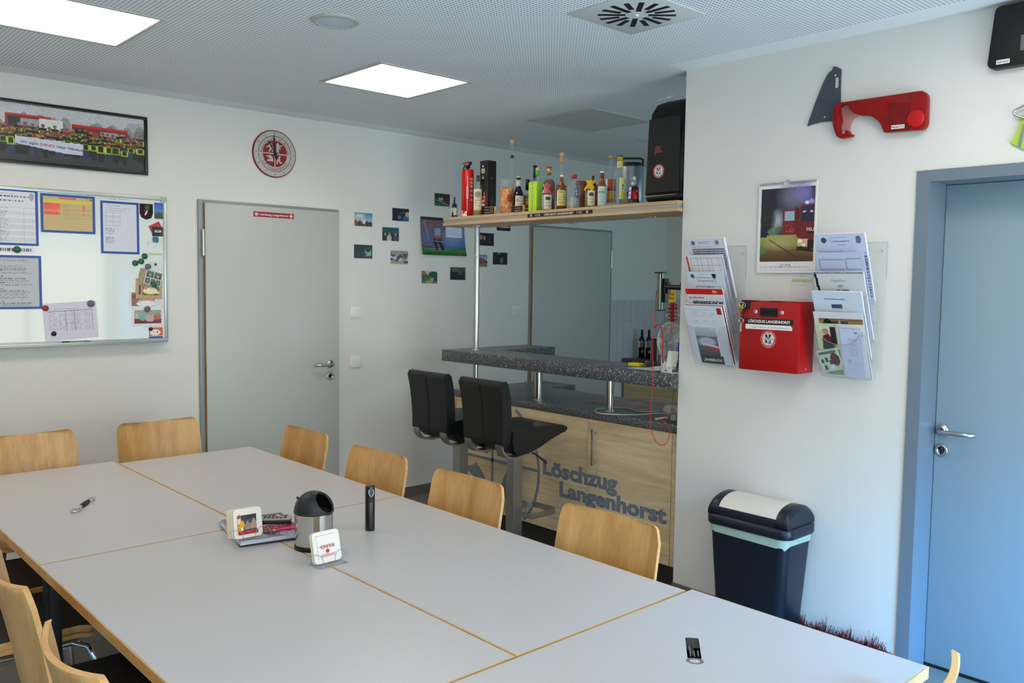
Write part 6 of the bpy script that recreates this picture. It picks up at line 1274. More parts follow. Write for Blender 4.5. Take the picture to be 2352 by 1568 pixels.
for k2, (y, cc) in enumerate(((.17, 'e8c8c0'), (.24, 'e8d0cc'), (.33, 'f0ecec'), (.45, 'ecdcdc'), (.55, 'e8dcdc'), (.66, 'f0dcdc'), (.74, 'd86a60'), (.82, 'd85a50'))): P.rect(.25, y, .62, y+.055, cc, .85); P.rect(.33, y+.02, .5, y+.035, 'd3100c', .9)
wrap(t, c, R+.0004, .02, h*.97, P, 38, 48)
b = B(); a0 = facing(c)-.05; dv = Vector((math.cos(a0), math.sin(a0), 0)); sv = Vector((-dv.y, dv.x, 0)); o = c+dv*(R+.0008)
b.obox(o+Z_*h*.5, dv*.0006, sv*.0035, Z_*h*.72); st = b.build('stripe', white, t)
b = B(); b.prism(rrect(.0115, h*.24, .005, 3), o+Z_*h*.5+dv*.0003, sv, Z_, .0006); b.build('plaque', white, t)
b = B(); text(b, 'VODKA', o+Z_*h*.5+dv*.0014-sv*-.003, Z_, -sv, h=.0065, w=h*.2, center=True, bold=.03); b.build('lettering', black, t)
P = Pic(22, 16, 'd3100c'); P.poly([(0, 1), (1, 0), (1, 1)], 'ece8e8'); P.rect(.75, .5, .9, .7, 'd3100c'); wrap(t, c, R+.0006, .004, h*.13, P, 30, -35)
# 3 small clear bottle
t, c, k = new('liqueur_bottle', 'slim clear bottle with a cream label and black cap, before the dark gift box', 1097, 2.465); R = 9.3*k; h = top_z(1098, 403, 2.465)
body(t, c, R, h, SHORT, glass_g); cap(t, c, R*.42, h*.86, h, black); wrap(t, c, R+.0006, h*.14, h*.66, lab('d8d2a8', spots=((.5, .25, .3, .14, '8f8c6a'),)), 75)
b = B(); b.lathe([(0, .001), (R*.93, .001), (R*.93, h*.6), (0, h*.6)], c, 20); b.build('drink', mat('pale_yellow_drink', 'b9b478', .1), t)
# 4 gift box
t, c, k = new('gift_box', 'tall black and dark red brandy gift box with a glass on it', 1119, 2.515, 'box', 'boxes on the shelf'); w = 27*k; h = top_z(1120, 370, 2.515); 
P = Pic(40, 150, '141214'); P.grad(0, .42, 1, 1, '160f10', '6a1a22'); P.grad(0, .42, 1, .78, '160f10', '7a1c20'); P.rect(.16, .14, .62, .17, 'd8c890'); P.rect(.14, .175, .64, .2, 'cdb97e'); P.rect(.2, .21, .6, .225, 'd8c890'); P.ell(.38, .1, .1, .02, 'e8dcb0'); P.rect(.42, .02, .47, .09, '6a6460'); P.poly([(.2, .31), (.36, .25), (.55, .31)], 'a8955a'); P.rect(.2, .315, .56, .325, 'c8b878')
P.poly([(.1, .56), (.22, .56), (.28, .7), (.14, .7)], 'c8b8c4', .9); P.poly([(.52, .57), (.57, .57), (.68, .68), (.62, .7)], 'd8ccd4'); P.ell(.38, .7, .3, .055, 'b8a8b4', .8); P.ell(.38, .715, .28, .04, 'e8962a'); P.ell(.38, .69, .26, .02, '6a2026'); P.rect(.35, .74, .41, .79, 'd8ccd4'); P.ell(.38, .8, .28, .02, 'e0d8de'); P.noise(.01)
b = B(); b.box(c.x-.03, c.x+.04, c.y-w/2, c.y+w/2, c.z, c.z+h); b.build('box_body', mat('gift_box_black', '18110f', .35), t, .001)
picture('box_print', P, (c.x-.0305, c.y+w/2-.001, c.z+.001), -Y_*(w-.002), Z_*(h-.002), t, .0003, .3)
b = B(); b.lathe([(.003, 0), (.003, .002), (0, .0025)], (c.x+.0, c.y-w/2-.0, c.z+h*.68), 12, (0, -1, 0)); b.build('button', steel, t)
def sign(u, v0, x, w_px, label, l1, l2, extra=None):
    c, k = spot(u, x); w = w_px*k; h = top_z(u, v0, x); t = thing('chalk_sign', label, 'sign', c, 'little chalkboard signs')
    b = B(); b.box(c.x-.009, c.x+.009, c.y-w/2, c.y+w/2, c.z, c.z+h); b.build('wood_block', wood('sign_wood', 'b08a58', 'd8b888', 1, .6, 10, 4, 0), t, .001)
    b = B(); b.box(c.x-.0098, c.x-.009, c.y-w/2+.004, c.y+w/2-.0005, c.z+.002, c.z+h-.003); b.build('slate', mat('slate_brown', '1f1712', .7), t)
    b = B(); text(b, l1, Vector((c.x-.0103, c.y+w*.44, c.z+h*.56)), -Y_, Z_, h=h*.17, w=w*.66 if extra is None else w*.4); text(b, l2, Vector((c.x-.0103, c.y+w*.44, c.z+h*.2)), -Y_, Z_, h=h*.17, w=w*.78 if extra is None else w*.5)
    b.build('lettering', mat('chalk', 'c8c4b8', .8), t)
    if extra:
        b = B(); b.tube([(c.x-.0103, c.y-w*.18-.007*math.cos(q)*1, c.z+h*.5+h*.3*math.sin(q)) for q in [k_*PI/7 for k_ in range(14)]], .0006, 5, closed=True); b.tube([(c.x-.0103, c.y-w*.3, c.z+h*.2), (c.x-.0103, c.y-w*.3, c.z+h*.85)], .0006, 5); b.build('drawing', MATS['chalk'], t)
sign(1126.5, 475, 2.437, 37, 'small wooden chalk sign with a drawing, in front of the gift box', 'Löschzug', 'Langenhorst', 1)
sign(1193, 472, 2.437, 31, 'wooden chalk sign right of the orange filled mug', 'Löschzug', 'Langenhorst')
# 6 mug filled with orange
t, c, k = new('glass_mug', 'dimpled glass mug filled with bright orange stuff', 1163.5, 2.5, 'mug', 'glassware'); R = 16*k; h = top_z(1163, 412, 2.5)
b = B(); b.lathe([(0, 0), (R*.96, 0), (R, .006), (R, h*.82), (R*.9, h*.9), (R*.9, h), (R*.86, h), (R*.86, h*.9), (R*.92, h*.8)], c, 28); b.build('mug_glass', glass_c, t)
om = speck('orange_filling', 'd87a22', 'f0b868', 60, .3, .5, .62, 'c2521a'); b = B(); b.lathe([(0, .006), (R*.95, .006)]+[(R*(.95-.02*(i % 2)), h*(.05+.7*i/12)) for i in range(13)]+[(0, h*.76)], c, 28); b.build('filling', om, t)
P = Pic(22, 22, 'd87a22'); P.ell(.5, .5, .5, .5, '6a4a44'); P.ell(.5, .45, .36, .33, 'c82a1c'); P.ell(.5, .45, .14, .14, '3a2a10'); wrap(t, c, R+.0008, h*.34, h*.56, P, 26, 25, 'mug_badge')
b = B(); b.tube([c+Vector((.01, R*.98, h*.75)), c+Vector((.01, R*1.2, h*.7)), c+Vector((.01, R*1.22, h*.4)), c+Vector((.01, R*.98, h*.25))], .0035, 8); b.build('mug_handle', glass_c, t)
# 7 tall sphere bottle with a cork
t, c, k = new('long_neck_bottle', 'clear round bellied bottle with a very long neck, tallest on the shelf', 1174, 2.63); R = 19*k; h = top_z(1175, 321, 2.63); rb_ = R/h
prof = [(.5, 0)]+[(math.sin(q), (R*1.0-R*math.cos(q))/h+.12) for q in [PI*j/12 for j in range(3, 11)]]+[(.26, .47), (.235, .55), (.235, .93), (.3, .935), (.3, .95)]
body(t, c, R, h, [(p_[0], p_[1]) for p_ in prof], glass_c, n=28); cap(t, c, R*.27, h*.93, h, cork, 'cork'); wrap(t, c, R*.25, h*.76, h*.8, lab('1a1512', 10, 8, 1, 'c8a860'), 60)
# 8 dark beer bottle
t, c, k = new('beer_bottle', 'dark brown beer bottle with a white neck label, beside the orange mug', 1190, 2.54); R = 11.5*k; h = top_z(1189, 405, 2.54)
body(t, c, R, h, [(1, 0), (1, .5), (.9, .58), (.55, .68), (.4, .76), (.36, .98)], dark_g); cap(t, c, R*.42, h*.93, h*1., mat('cap_white', 'c8c4bc', .4)); b = B(); b.lathe([(R*.44, 0), (R*.44, h*.04)], c+Z_*h*.925, 20); b.build('cap_band', black, t)
wrap(t, c, R*.44, h*.66, h*.9, lab('d8d4cc', 14, 18, 2, 'a05040'), 80); P = lab('e0ddd6', 26, 26, 3, 'a8602a', ((.2, .4, .14, .16, 'c8984a'),)); wrap(t, c, R+.0006, h*.18, h*.48, P, 60, 25)
# 10 amber bottle with dark neck
t, c, k = new('amber_bottle', 'low amber bottle with a dark neck behind the lime labelled one', 1211, 2.62); R = 12*k; h = top_z(1212, 412, 2.62)
body(t, c, R, h, [(1, 0), (1, .52), (.94, .6), (.5, .68), (.34, .74), (.32, .98)], glass_c); b = B(); b.lathe([(0, .002), (R*.93, .002), (R*.93, h*.56), (0, h*.57)], c, 20); b.build('drink', mat('drink_amber', 'a8702a', .2), t); cap(t, c, R*.4, h*.7, h, dark_g, 'neck_foil'); wrap(t, c, R+.0006, h*.15, h*.45, lab('d8b068', 22, 20, 3, 'a82a1c', ((.5, .7, .4, .14, 'b8301c'),)), 70)
# 11 lime bottle and the dark-necked one behind
t, c, k = new('dark_neck_bottle', 'clear bottle with a black foil neck, just behind the lime labelled one', 1227.5, 2.6); R = 10*k; h = top_z(1227, 380, 2.6)
body(t, c, R, h, WINE, glass_c); cap(t, c, R*.42, h*.7, h*.96, black, 'neck_foil'); cap(t, c, R*.46, h*.96, h, black)
t, c, k = new('lime_bottle', 'square bottle in a lime green paper with black capitals', 1228, 2.475); w = 27*k; h = top_z(1235, 385, 2.475); h2 = top_z(1225, 417, 2.475)
b = B(); b.box(c.x-.02, c.x+.03, c.y-w/2, c.y+w/2, c.z, c.z+h2*.98); b.build('bottle_body', mat('lime_paper', 'b4e043', .55, vary=.02), t, .003); q_ = c+Vector((.004, -w*.22, 0))
b = B(); b.lathe([(.0155, h2*.95), (.0155, h2*1.05), (.011, h2*1.13), (.0105, h)], q_, 18); b.build('neck', glass_c, t); cap(t, q_, .0125, h2*1.17, h*.93, mat('green_foil', '3fae2c', .3), 'neck_foil'); cap(t, q_, .012, h*.93, h, cork, 'cork')
b = B(); text(b, 'MARSCH S', Vector((c.x-.0205, c.y-w*.1, c.z+.003)), Z_, Y_, h=.014, w=h2*.93, bold=-.01); b.build('lettering', mat('lime_ink', '3a4a20', .7), t)
# 12 whisky
t, c, k = new('whisky_bottle', 'amber whisky bottle with a gold and red cap, behind the checked cloth jar', 1260, 2.56); R = 14.5*k; h = top_z(1260, 383, 2.56)
body(t, c, R, h, WHIS, clear('clear_glass', (1, 1, 1))); b = B(); b.lathe([(0, .002), (R*.96, .002), (R*.96, h*.6), (R*.85, h*.67), (R*.5, h*.72), (0, h*.725)], c, 26); b.build('whisky', amber, t); cap(t, c, R*.42, h*.82, h*.97, mat('gold_cap', 'c9a468', .3, .6)); cap(t, c, R*.43, h*.965, h, redb, 'cap_top')
# 13 jar bottle with checked cloth
t, c, k = new('checked_cloth_bottle', 'squat bottle with a red checked cloth tied over it and a cream label', 1255.5, 2.462); R = 12*k; h = top_z(1256, 424, 2.462)
body(t, c, R, h, [(1, 0), (1, .62), (.85, .72), (.5, .78), (.45, .95)], clear('clear_glass', (1, 1, 1)), n=8); b = B(); b.lathe([(0, .002), (R*.94, .002), (R*.94, h*.6), (0, h*.6)], c, 8); b.build('drink', mat('milky_drink', '9fa49a', .2), t)
P = Pic(44, 24, 'b81c2a'); 
for i in range(11): P.rect(i/11, 0, i/11+.04, 1, 'e4b0b6', .45)
for j in range(6): P.rect(0, j/6, 1, j/6+.07, 'e4b0b6', .45)
picture('cloth', P, c, X_, Z_, t, .0005, .8, fn=lambda a, b_: c+Vector((math.cos(2*PI*a), math.sin(2*PI*a), 0))*(R*(.42+.75*abs(.62-b_)**.8*(1+.12*math.sin(14*PI*a))))+Z_*h*(.66+.34*b_))
cap(t, c, R*.42, h*.9, h*.985, MATS['bottle_red'], 'cap'); P = lab('d8d2b8', 26, 30, 4, '77705a', ((.45, .25, .3, .13, '3c3a30'),)); wrap(t, c, R+.001, h*.05, h*.6, P, 48, 18)
# 14 clear long neck with wooden stopper
t, c, k = new('stopper_bottle', 'clear long necked bottle with a wooden stopper, behind the brown ones', 1288.5, 2.63); R = 12.5*k; h = top_z(1290, 351, 2.63)
body(t, c, R, h, [(1, 0), (1, .42), (.92, .5), (.55, .56), (.34, .6), (.32, .9)], glass_c); cap(t, c, R*.38, h*.84, h*.93, cork, 'stopper'); cap(t, c, R*.46, h*.93, h, cork, 'stopper_head'); wrap(t, c, R+.0006, h*.2, h*.47, lab('d0ccd4', 24, 26, 3, '8a2a34', ((.5, .1, .5, .08, 'a82a3a'),)), 80)
# 15 brown swing top
t, c, k = new('brown_swing_bottle', 'brown swing-top bottle with a pale yellow label', 1289.5, 2.49); R = 11.8*k; h = top_z(1291, 402, 2.49)
body(t, c, R, h, SWING, brown_g); cap(t, c, R*.4, h*.94, h, white, 'stopper'); wrap(t, c, R+.0006, h*.12, h*.56, lab('cfc27a', 24, 28, 5, '6a6438', ((.4, .12, .18, .06, '9aa020'),)), 60); b = B(); b.tube([c+Vector((0, -R*.42, h*.78)), c+Vector((-.006, -R*.62, h*.9)), c+Vector((0, -R*.4, h*.97)), c+Vector((0, 0, h*.99)), c+Vector((0, R*.4, h*.97)), c+Vector((0, R*.42, h*.78))], .0012, 6); b.build('wire_clip', steel, t)
# 16 clear flask with red cap
t, c, k = new('red_cap_bottle', 'broad clear bottle with a red cap and a blue label patch', 1317.5, 2.48); R = 16.8*k; h = top_z(1318, 401, 2.48)
body(t, c, R, h, [(.97, 0), (1, .03), (1, .6), (.93, .69), (.62, .755), (.34, .79), (.32, .9)], clear('clear_glass', (1, 1, 1)), sx=.7); cap(t, c, R*.37, h*.89, h, mat('cap_red', 'c81e22', .35)); wrap(t, c, R*.72, h*.02, h*.34, lab('b9b7b4', 30, 20, 4, '8a8a90'), 45, 10); P = Pic(22, 26, '3a62b0'); P.ell(.5, .3, .35, .2, '8fb4e0'); P.poly([(.1, .5), (.5, .4), (.6, .8), (.2, .9)], 'b84a5a'); P.ell(.65, .65, .2, .15, 'c8e0f0'); wrap(t, c, R*.76, h*.32, h*.6, P, 22, 26); b = B(); b.lathe([(0, .002), (R*.93, .002), (R*.93, h*.3), (0, h*.3)], c, 24, sx=.7); b.build('drink', mat('cloudy_drink', 'a8a8a4', .2), t)
# 17 wooden cup
t, c, k = new('wooden_cup', 'turned reddish brown wooden cup behind the clear bottle', 1337, 2.63, 'cup', 'glassware'); R = 16*k; h = top_z(1336, 417, 2.63)
body(t, c, R, h, [(.8, 0), (.84, .1), (.74, .16), (.76, .45), (.86, .5), (.78, .55), (.86, .8), (1, .93), (1, 1)], wood('turned_wood', '5a2a10', '8a4a1e', 0, .35, 6, 6), 'cup_body', 28)
# 18 yellow cloth bottle and dark one behind
t, c, k = new('dark_swing_bottle', 'dark brown swing-top bottle behind the yellow cloth one', 1362.5, 2.6); R = 11*k; h = top_z(1362, 400, 2.6)
body(t, c, R, h, SWING, mat('dark_brown_bottle', '2c1a0e', .12)); b = B(); b.tube([c+Vector((0, -R*.42, h*.76)), c+Vector((-.004, -R*.8, h*.84)), c+Vector((0, -R*.4, h*.95))], .0012, 6); b.build('wire_clip', steel, t); wrap(t, c, R*.46, h*.74, h*.98, lab('b8b070', 12, 16, 1), 30, 35)
t, c, k = new('yellow_cloth_bottle', 'squat bottle with a bright yellow cloth tied on and a cream label', 1355, 2.462); R = 12*k; h = top_z(1355, 415, 2.462)
body(t, c, R, h, [(1, 0), (1, .66), (.85, .76), (.5, .82), (.45, .95)], glass_g, n=8); b = B(); b.lathe([(0, .002), (R*.94, .002), (R*.94, h*.64), (0, h*.66)], c, 8); b.build('drink', mat('grey_green_drink', '8a8a68', .2), t)
yc = mat('yellow_cloth', 'e8b418', .75, vary=.08, scale=40); b = B(); b.sheet(lambda a, b_: (c+Vector((math.cos(2*PI*a), math.sin(2*PI*a), 0))*(R*(.4+1.0*abs(.6-b_)**.75*(1+.3*math.sin(10*PI*a)+.15*math.sin(6*PI*a))))+Z_*h*(.70+.3*b_-(.08*(1-b_) if math.sin(10*PI*a) > .3 else 0)), Vector((math.cos(2*PI*a), math.sin(2*PI*a), .3)).normalized()), 48, 8, .0008); b.build('cloth', yc, t)
wrap(t, c, R+.001, h*.06, h*.62, lab('d8d0a8', 26, 30, 4, '77705a', ((.45, .25, .3, .13, '2c2a20'),)), 45, 18)
# 19 brown bottle white/green label
t, c, k = new('brown_green_label_bottle', 'brown bottle with a white stopper and pale green label', 1381, 2.485); R = 11.8*k; h = top_z(1386, 393, 2.485)
body(t, c, R, h, SWING, brown_g); cap(t, c, R*.4, h*.95, h, white, 'stopper'); b = B(); b.lathe([(R*.44, 0), (R*.46, .001), (R*.44, .002)], c+Z_*h*.76, 20); b.build('wire_ring', steel, t); P = lab('c8d8d0', 26, 32, 6, '4f8a78'); P.rect(.05, .25, .7, .34, '3f8a70', .7); wrap(t, c, R+.0006, h*.04, h*.57, P, 58, 15)
# 20, 21 clear bottles with yellow caps
t, c, k = new('yellow_cap_bottle', 'clear bottle with a yellow cap and orange picture label', 1402, 2.57); R = 12*k; h = top_z(1408, 357, 2.57)
body(t, c, R, h, [(1, 0), (1, .52), (.9, .6), (.6, .7), (.4, .82), (.36, .95)], glass_c); cap(t, c, R*.48, h*.94, h, mat('cap_yellow', 'b9a428', .35)); P = Pic(26, 40, 'd8a030'); P.rect(0, 0, 1, .38, 'b84a30'); P.rect(0, .38, 1, .5, '8a3a24'); P.rect(0, .85, 1, 1, 'd07a20'); P.lines(.1, .5, .9, .85, 3, 'e8d060'); P.noise(.04); wrap(t, c, R+.0006, h*.1, h*.55, P, 75)
t, c, k = new('tequila_bottle', 'big clear bottle with a yellow and white label, beside the metal keg', 1422, 2.49); R = 17*k; h = top_z(1424, 358, 2.49)
body(t, c, R, h, [(.96, 0), (1, .02), (1, .6), (.9, .68), (.6, .76), (.36, .82), (.34, .96)], clear('clear_glass', (1, 1, 1)), n=28, sx=.8); cap(t, c, R*.37, h*.9, h*.985, MATS['cap_yellow']); cap(t, c, R*.38, h*.985, h, black, 'cap_top'); wrap(t, c, R*.4, h*.76, h*.89, lab('d8cc70', 16, 16, 2), 70)
P = Pic(34, 66, 'e8d838'); P.rect(0, 0, 1, .03, 'ece4dc'); P.rect(0, .97, 1, 1, 'ece4dc'); P.rect(0, 0, .05, 1, 'ece4dc'); P.rect(.95, 0, 1, 1, 'ece4dc'); P.ell(.5, .45, .38, .24, 'e0dcc8'); P.ell(.48, .35, .18, .06, '8a8a4a'); P.rect(.4, .38, .56, .56, 'c8b8a0'); P.rect(.44, .44, .54, .54, '6a5a8a', .7); P.lines(.2, .13, .8, .19, 1, '5a6a20', .8); P.noise(.02); wrap(t, c, R*.9, h*.13, h*.55, P, 32, 30)
# 22 mini keg
t, c, k = new('mini_keg', 'silver grey mini keg with a black plastic carrying handle', 1449, 2.615, 'keg', 'keg'); R = 27.5*k; h = top_z(1449, 378, 2.615)
kg = mat('keg_silver', '8e989c', .35, .5, vary=.04); body(t, c, R, h, [(.95, 0), (1, .02), (1, .95), (.97, .98)], kg, 'keg_body', 40)
b = B(); b.lathe([(R*1.0, -.016), (R*1.02, -.014), (R*1.02, .002), (R*.9, .006)], c+Z_*h, 40); b.build('keg_rim', black, t); ez = top_z(1449, 364, 2.615)
sdv = Vector((-math.sin(facing(c)), math.cos(facing(c)), 0)); b = B(); b.tube([c+sdv*(-R*.92)+Z_*h, c+sdv*(-R*.9)+Z_*(ez-.006), c+sdv*(-R*.6)+Z_*ez, c+sdv*(R*.6)+Z_*ez, c+sdv*(R*.9)+Z_*(ez-.006), c+sdv*(R*.92)+Z_*h], .0058, 8); b.build('keg_handle', black, t)
b = B(); fd = Vector((math.cos(facing(c)-.75), math.sin(facing(c)-.75), 0)); b.lathe([(.012, 0), (.012, .002), (0, .002)], c+fd*(R+.0)+Z_*h*.6, 16, fd); b.build('keg_badge', mat('keg_badge_brown', '7a4a2a', .5), t)
# 23 plain painted figurine
t, c, k = new('figurine', 'small painted figurine in red and black with a white sign, on a green base', 1456, 2.47, 'figurine', 'figurine'); H2 = top_z(1460, 384, 2.47); fx_, fy_ = facing(c), 0
rf = mat('figure_red', 'b01016', .35); bf = mat('figure_black', '121214', .4); wf2 = mat('figure_white', 'c8c8c8', .5); gf = mat('figure_green', '3f8f62', .5); sf = mat('figure_silver', '8f9aa0', .35, .3)
b = B(); b.lathe([(0, 0), (.034, 0), (.034, .008), (.03, .01), (0, .01)], c, 28, sx=.7); b.build('base', gf, t)
b = B(); b.lathe([(0, .01), (.019, .01), (.026, .03), (.028, .045), (.022, .07), (.014, .09), (0, .095)], c, 22, sx=.8); b.build('body', rf, t)
b = B(); b.lathe([(.0285, .012), (.0275, .022), (.024, .028)], c, 22, sx=.82); b.lathe([(.023, .07), (.02, .082), (.012, .094)], c, 22, sx=.85); b.build('coat_trim', bf, t)
b = B(); b.lathe([(0, 0), (.011, .003), (.0155, .014), (.0155, .022), (.009, .034), (0, .036)], c+Z_*.092, 20); b.build('head', sf, t)
b = B(); b.lathe([(0, .0), (.009, .001), (.007, .009), (0, .011)], c+Vector((-.012, -.002, .106)), 14, (-1, .3, .1)); b.build('face', wf2, t)
b = B(); b.lathe([(.008, 0), (.009, .004), (.008, .018), (0, .02)], c+Z_*.126, 16); b.build('hat', wf2, t)
b = B(); b.tube([c+Vector((-.004, -.02, .082)), c+Vector((-.016, -.032, .062)), c+Vector((-.022, -.024, .05))], [.009, .0095, .006], 10); b.tube([c+Vector((-.004, .02, .08)), c+Vector((-.014, .03, .06)), c+Vector((-.02, .03, .045))], [.008, .008, .005], 10); b.build('arm', bf, t)
b = B(); b.lathe([(0, -.009), (.008, -.005), (.01, 0), (.008, .006), (0, .009)], c+Vector((-.02, -.036, .066)), 14); b.build('cup', rf, t)
P = Pic(12, 30, '3a4aa0'); 
for j in range(3): P.rect(.12, .04+.33*j, .88, .3+.33*j, 'e0e0e8')
P.lines(.2, .1, .8, .95, 6, '555577', .6); picture('sign', P, c+Vector((-.03, .016, .028)), Vector((0, -.017, 0)), Vector((.006, 0, .062)), t, .001, .5)
# 24 loudspeaker
t = thing('loudspeaker', 'big black party loudspeaker with a round badge, at the right end of the shelf', 'speaker', (2.55, -2.38, SZ)); hs = top_z(1530, 222, 2.46)
y1_, yb0, yt0 = -2.492, px(1480, 440, 2.46).y, px(1491, 240, 2.46).y; sb = mat('speaker_black', '0a0a0c', .42, vary=.1, spec=.35)
b = B(); rings = []
for z, f, xo in ((0, .9, .02), (.012, .97, .006), (.03, 1, 0), (.034, .985, .004), (.038, 1, 0), (hs*.45, 1, .0), (hs*.86, 1, .012), (hs*.95, .93, .03), (hs*.99, .75, .06), (hs, .5, .09)):
    u_ = z/hs; yl_ = yb0+(yt0-yb0)*u_; w = yl_-y1_; yc_ = (yl_+y1_)/2; yc_ = yc_ if f == 1 else yc_; rings.append([Vector((2.445+xo+x, yc_+y, SZ+z)) for x, y in rrect(.235-xo*1.6, w*f, .035, 5, .1175-xo*.2, 0)])
b.loft(rings); b.build('cabinet', sb, t)
b = B(); gr = [Vector((2.4445-.0008, p_[0], SZ+p_[1])) for p_ in [(y1_+.02, .045), (yb0-.022, .045)]]; yl2 = yb0+(yt0-yb0)*.84
b.add([(2.4438, y1_+.02, SZ+.05), (2.4438, yb0-.02, SZ+.05), (2.4438, yl2-.02, SZ+hs*.8), (2.4438, y1_+.02, SZ+hs*.8), (2.4448, y1_+.02, SZ+.05), (2.4448, yb0-.02, SZ+.05), (2.4448, yl2-.02, SZ+hs*.8), (2.4448, y1_+.02, SZ+hs*.8)], [(0, 1, 2, 3), (4, 5, 6, 7), (0, 1, 5, 4), (1, 2, 6, 5), (2, 3, 7, 6), (3, 0, 4, 7)]); b.build('grille', mat('speaker_grille_black', '0e0e10', .55, bump=.5, bscale=1500), t)
q_ = px(1503, 351, 2.443); b = B(); text(b, 'JBL', q_, -Y_, Z_, h=.033, w=.052, bold=.02); b.build('lettering', mat('logo_dull_red', '86382f', .5), t)
badge(px(1513, 393, 2.4436), -Y_, Z_, .0345, t, wf, black, rim_m, MATS['badge_letter'], 'Feuerwehr Ochtrup', 'LZ Langenhorst')
a_ = px(1511, 232, 2.452); b = B(); text(b, 'Lz LGH', a_, (-Y_+Z_*.06).normalized(), (Z_+X_*.5).normalized(), h=.014, w=.088, bold=.01); b.build('lettering', white, t)
b = B(); b.tube([(2.443, yb0-.012, SZ+.034), (2.443, y1_+.03, SZ+.034)], .0012, 6); b.build('chrome_line', steel, t)
# ================================================================ things on the bar and behind it
BZ = 1.1305; CZ = .8675
cw = mat('cream_plastic', 'c9c8bc', .4, vary=.02)
# card dispenser at the wall end
t = thing('leaflet_dispenser', 'off-white plastic card dispenser with a small logo, at the wall end of the bar', 'dispenser', (2.43, -2.46, BZ))
b = B(); b.box(2.398, 2.47, -2.492, -2.425, BZ, BZ+.003); b.box(2.398, 2.401, -2.492, -2.425, BZ, BZ+.03); b.box(2.398, 2.47, -2.428, -2.425, BZ, BZ+.034); b.box(2.394, 2.41, -2.492, -2.42, BZ+.028, BZ+.033); b.build('tray', cw, t, .001)
b = B(); b.sheet(lambda a, c: (Vector((2.432+.02*math.sin(PI*a)*1-.0+.015*c, -2.492+.06*a, BZ+.03+.078*c)), Vector((-1, 0, .2)).normalized()), 10, 6, .002); b.build('back_panel', cw, t)
P = Pic(24, 10, 'c9c8bc'); P.rect(.1, .1, .4, .5, 'b8404a'); P.rect(.1, .55, .5, .85, '4a62a0', .8); P.lines(.4, .4, .95, .7, 1, '4a5a9a', .9); picture('logo_print', P, (2.3975, -2.447, BZ+.006), -Y_*.032, Z_*.014, t, .0002)
# papers, sponge, bowl, frame
P = Pic(24, 20, 'c8c8c8'); P.rect(0, 0, 1, 1, 'b8bcc4', .4); P.lines(.1, .1, .9, .9, 8, '88888f', .5)
for k, (x, y, w, h, a) in enumerate(((2.44, -2.18, .11, .09, 0), (2.43, -2.23, .14, .1, -8), (2.445, -2.27, .1, .12, 14))):
    f1 = Vector((math.sin(math.radians(a)), -math.cos(math.radians(a)), 0)); f2 = Vector((math.cos(math.radians(a)), math.sin(math.radians(a)), 0))
    o = picture('leaflet', P, (x, y, BZ+.001+.0022*k), f1*w, f2*h, None, .0015, .4); tag(o, ['pale leaflet farthest left on the bar top by the sponge', 'white leaflet in the middle of the small bar top pile', 'folded white leaflet nearest the card dispenser'][k], 'leaflet', 'leaflets on the bar top')
b = B(); b.box(2.545, 2.60, -2.165, -2.09, BZ, BZ+.017); tag(b.build('sponge', mat('sponge_yellow', 'e0cf10', .7, bump=.5), bevel=.004), 'bright yellow sponge on the bar top beside the leaflets', 'sponge')
am = clear('amber_glass', (.5, .32, .08), .05, .05); c = Vector((2.635, -2.185, BZ)); t = thing('amber_bowl', 'small amber glass bowl on the bar top behind the sponge', 'bowl', c); b = B(); b.lathe([(0, 0), (.03, 0), (.036, .006), (.038, .03), (.036, .03), (.034, .008), (0, .004)], c, 28); b.build('bowl_glass', am, t)
t = thing('small_blackboard', 'small white framed dark board leaning behind the red cable', 'board', (2.655, -2.2, BZ)); a_, c_ = px(1496, 775, 2.66), px(1510, 826, 2.66); b = B(); b.box(2.66, 2.664, c_.y, a_.y, BZ, a_.z); b.build('dark_board', mat('slate_black', '121314', .4), t)
b = B()
for q in ((a_.y-.003, a_.y, BZ, a_.z), (c_.y, c_.y+.003, BZ, a_.z), (c_.y, a_.y, a_.z-.003, a_.z), (c_.y, a_.y, BZ+.012, BZ+.016)): b.box(2.6575, 2.66, q[0], q[1], q[2], q[3])
b.build('board_frame', mat('frame_pale', '9a9a98', .5), t)
c = Vector((2.50, -2.375, BZ)); t = thing('glue_bottle', 'small white squeeze bottle beside the card dispenser', 'bottle', c); b = B(); b.lathe([(0, 0), (.011, 0), (.012, .004), (.012, .035), (.006, .042), (.004, .05), (0, .051)], c, 18); b.build('bottle_body', white, t)
b = B(); b.lathe([(.0122, 0), (.0122, .008)], c+Z_*.004, 18); b.build('grey_ring', mat('ring_teal', '6a9aa0', .4), t)
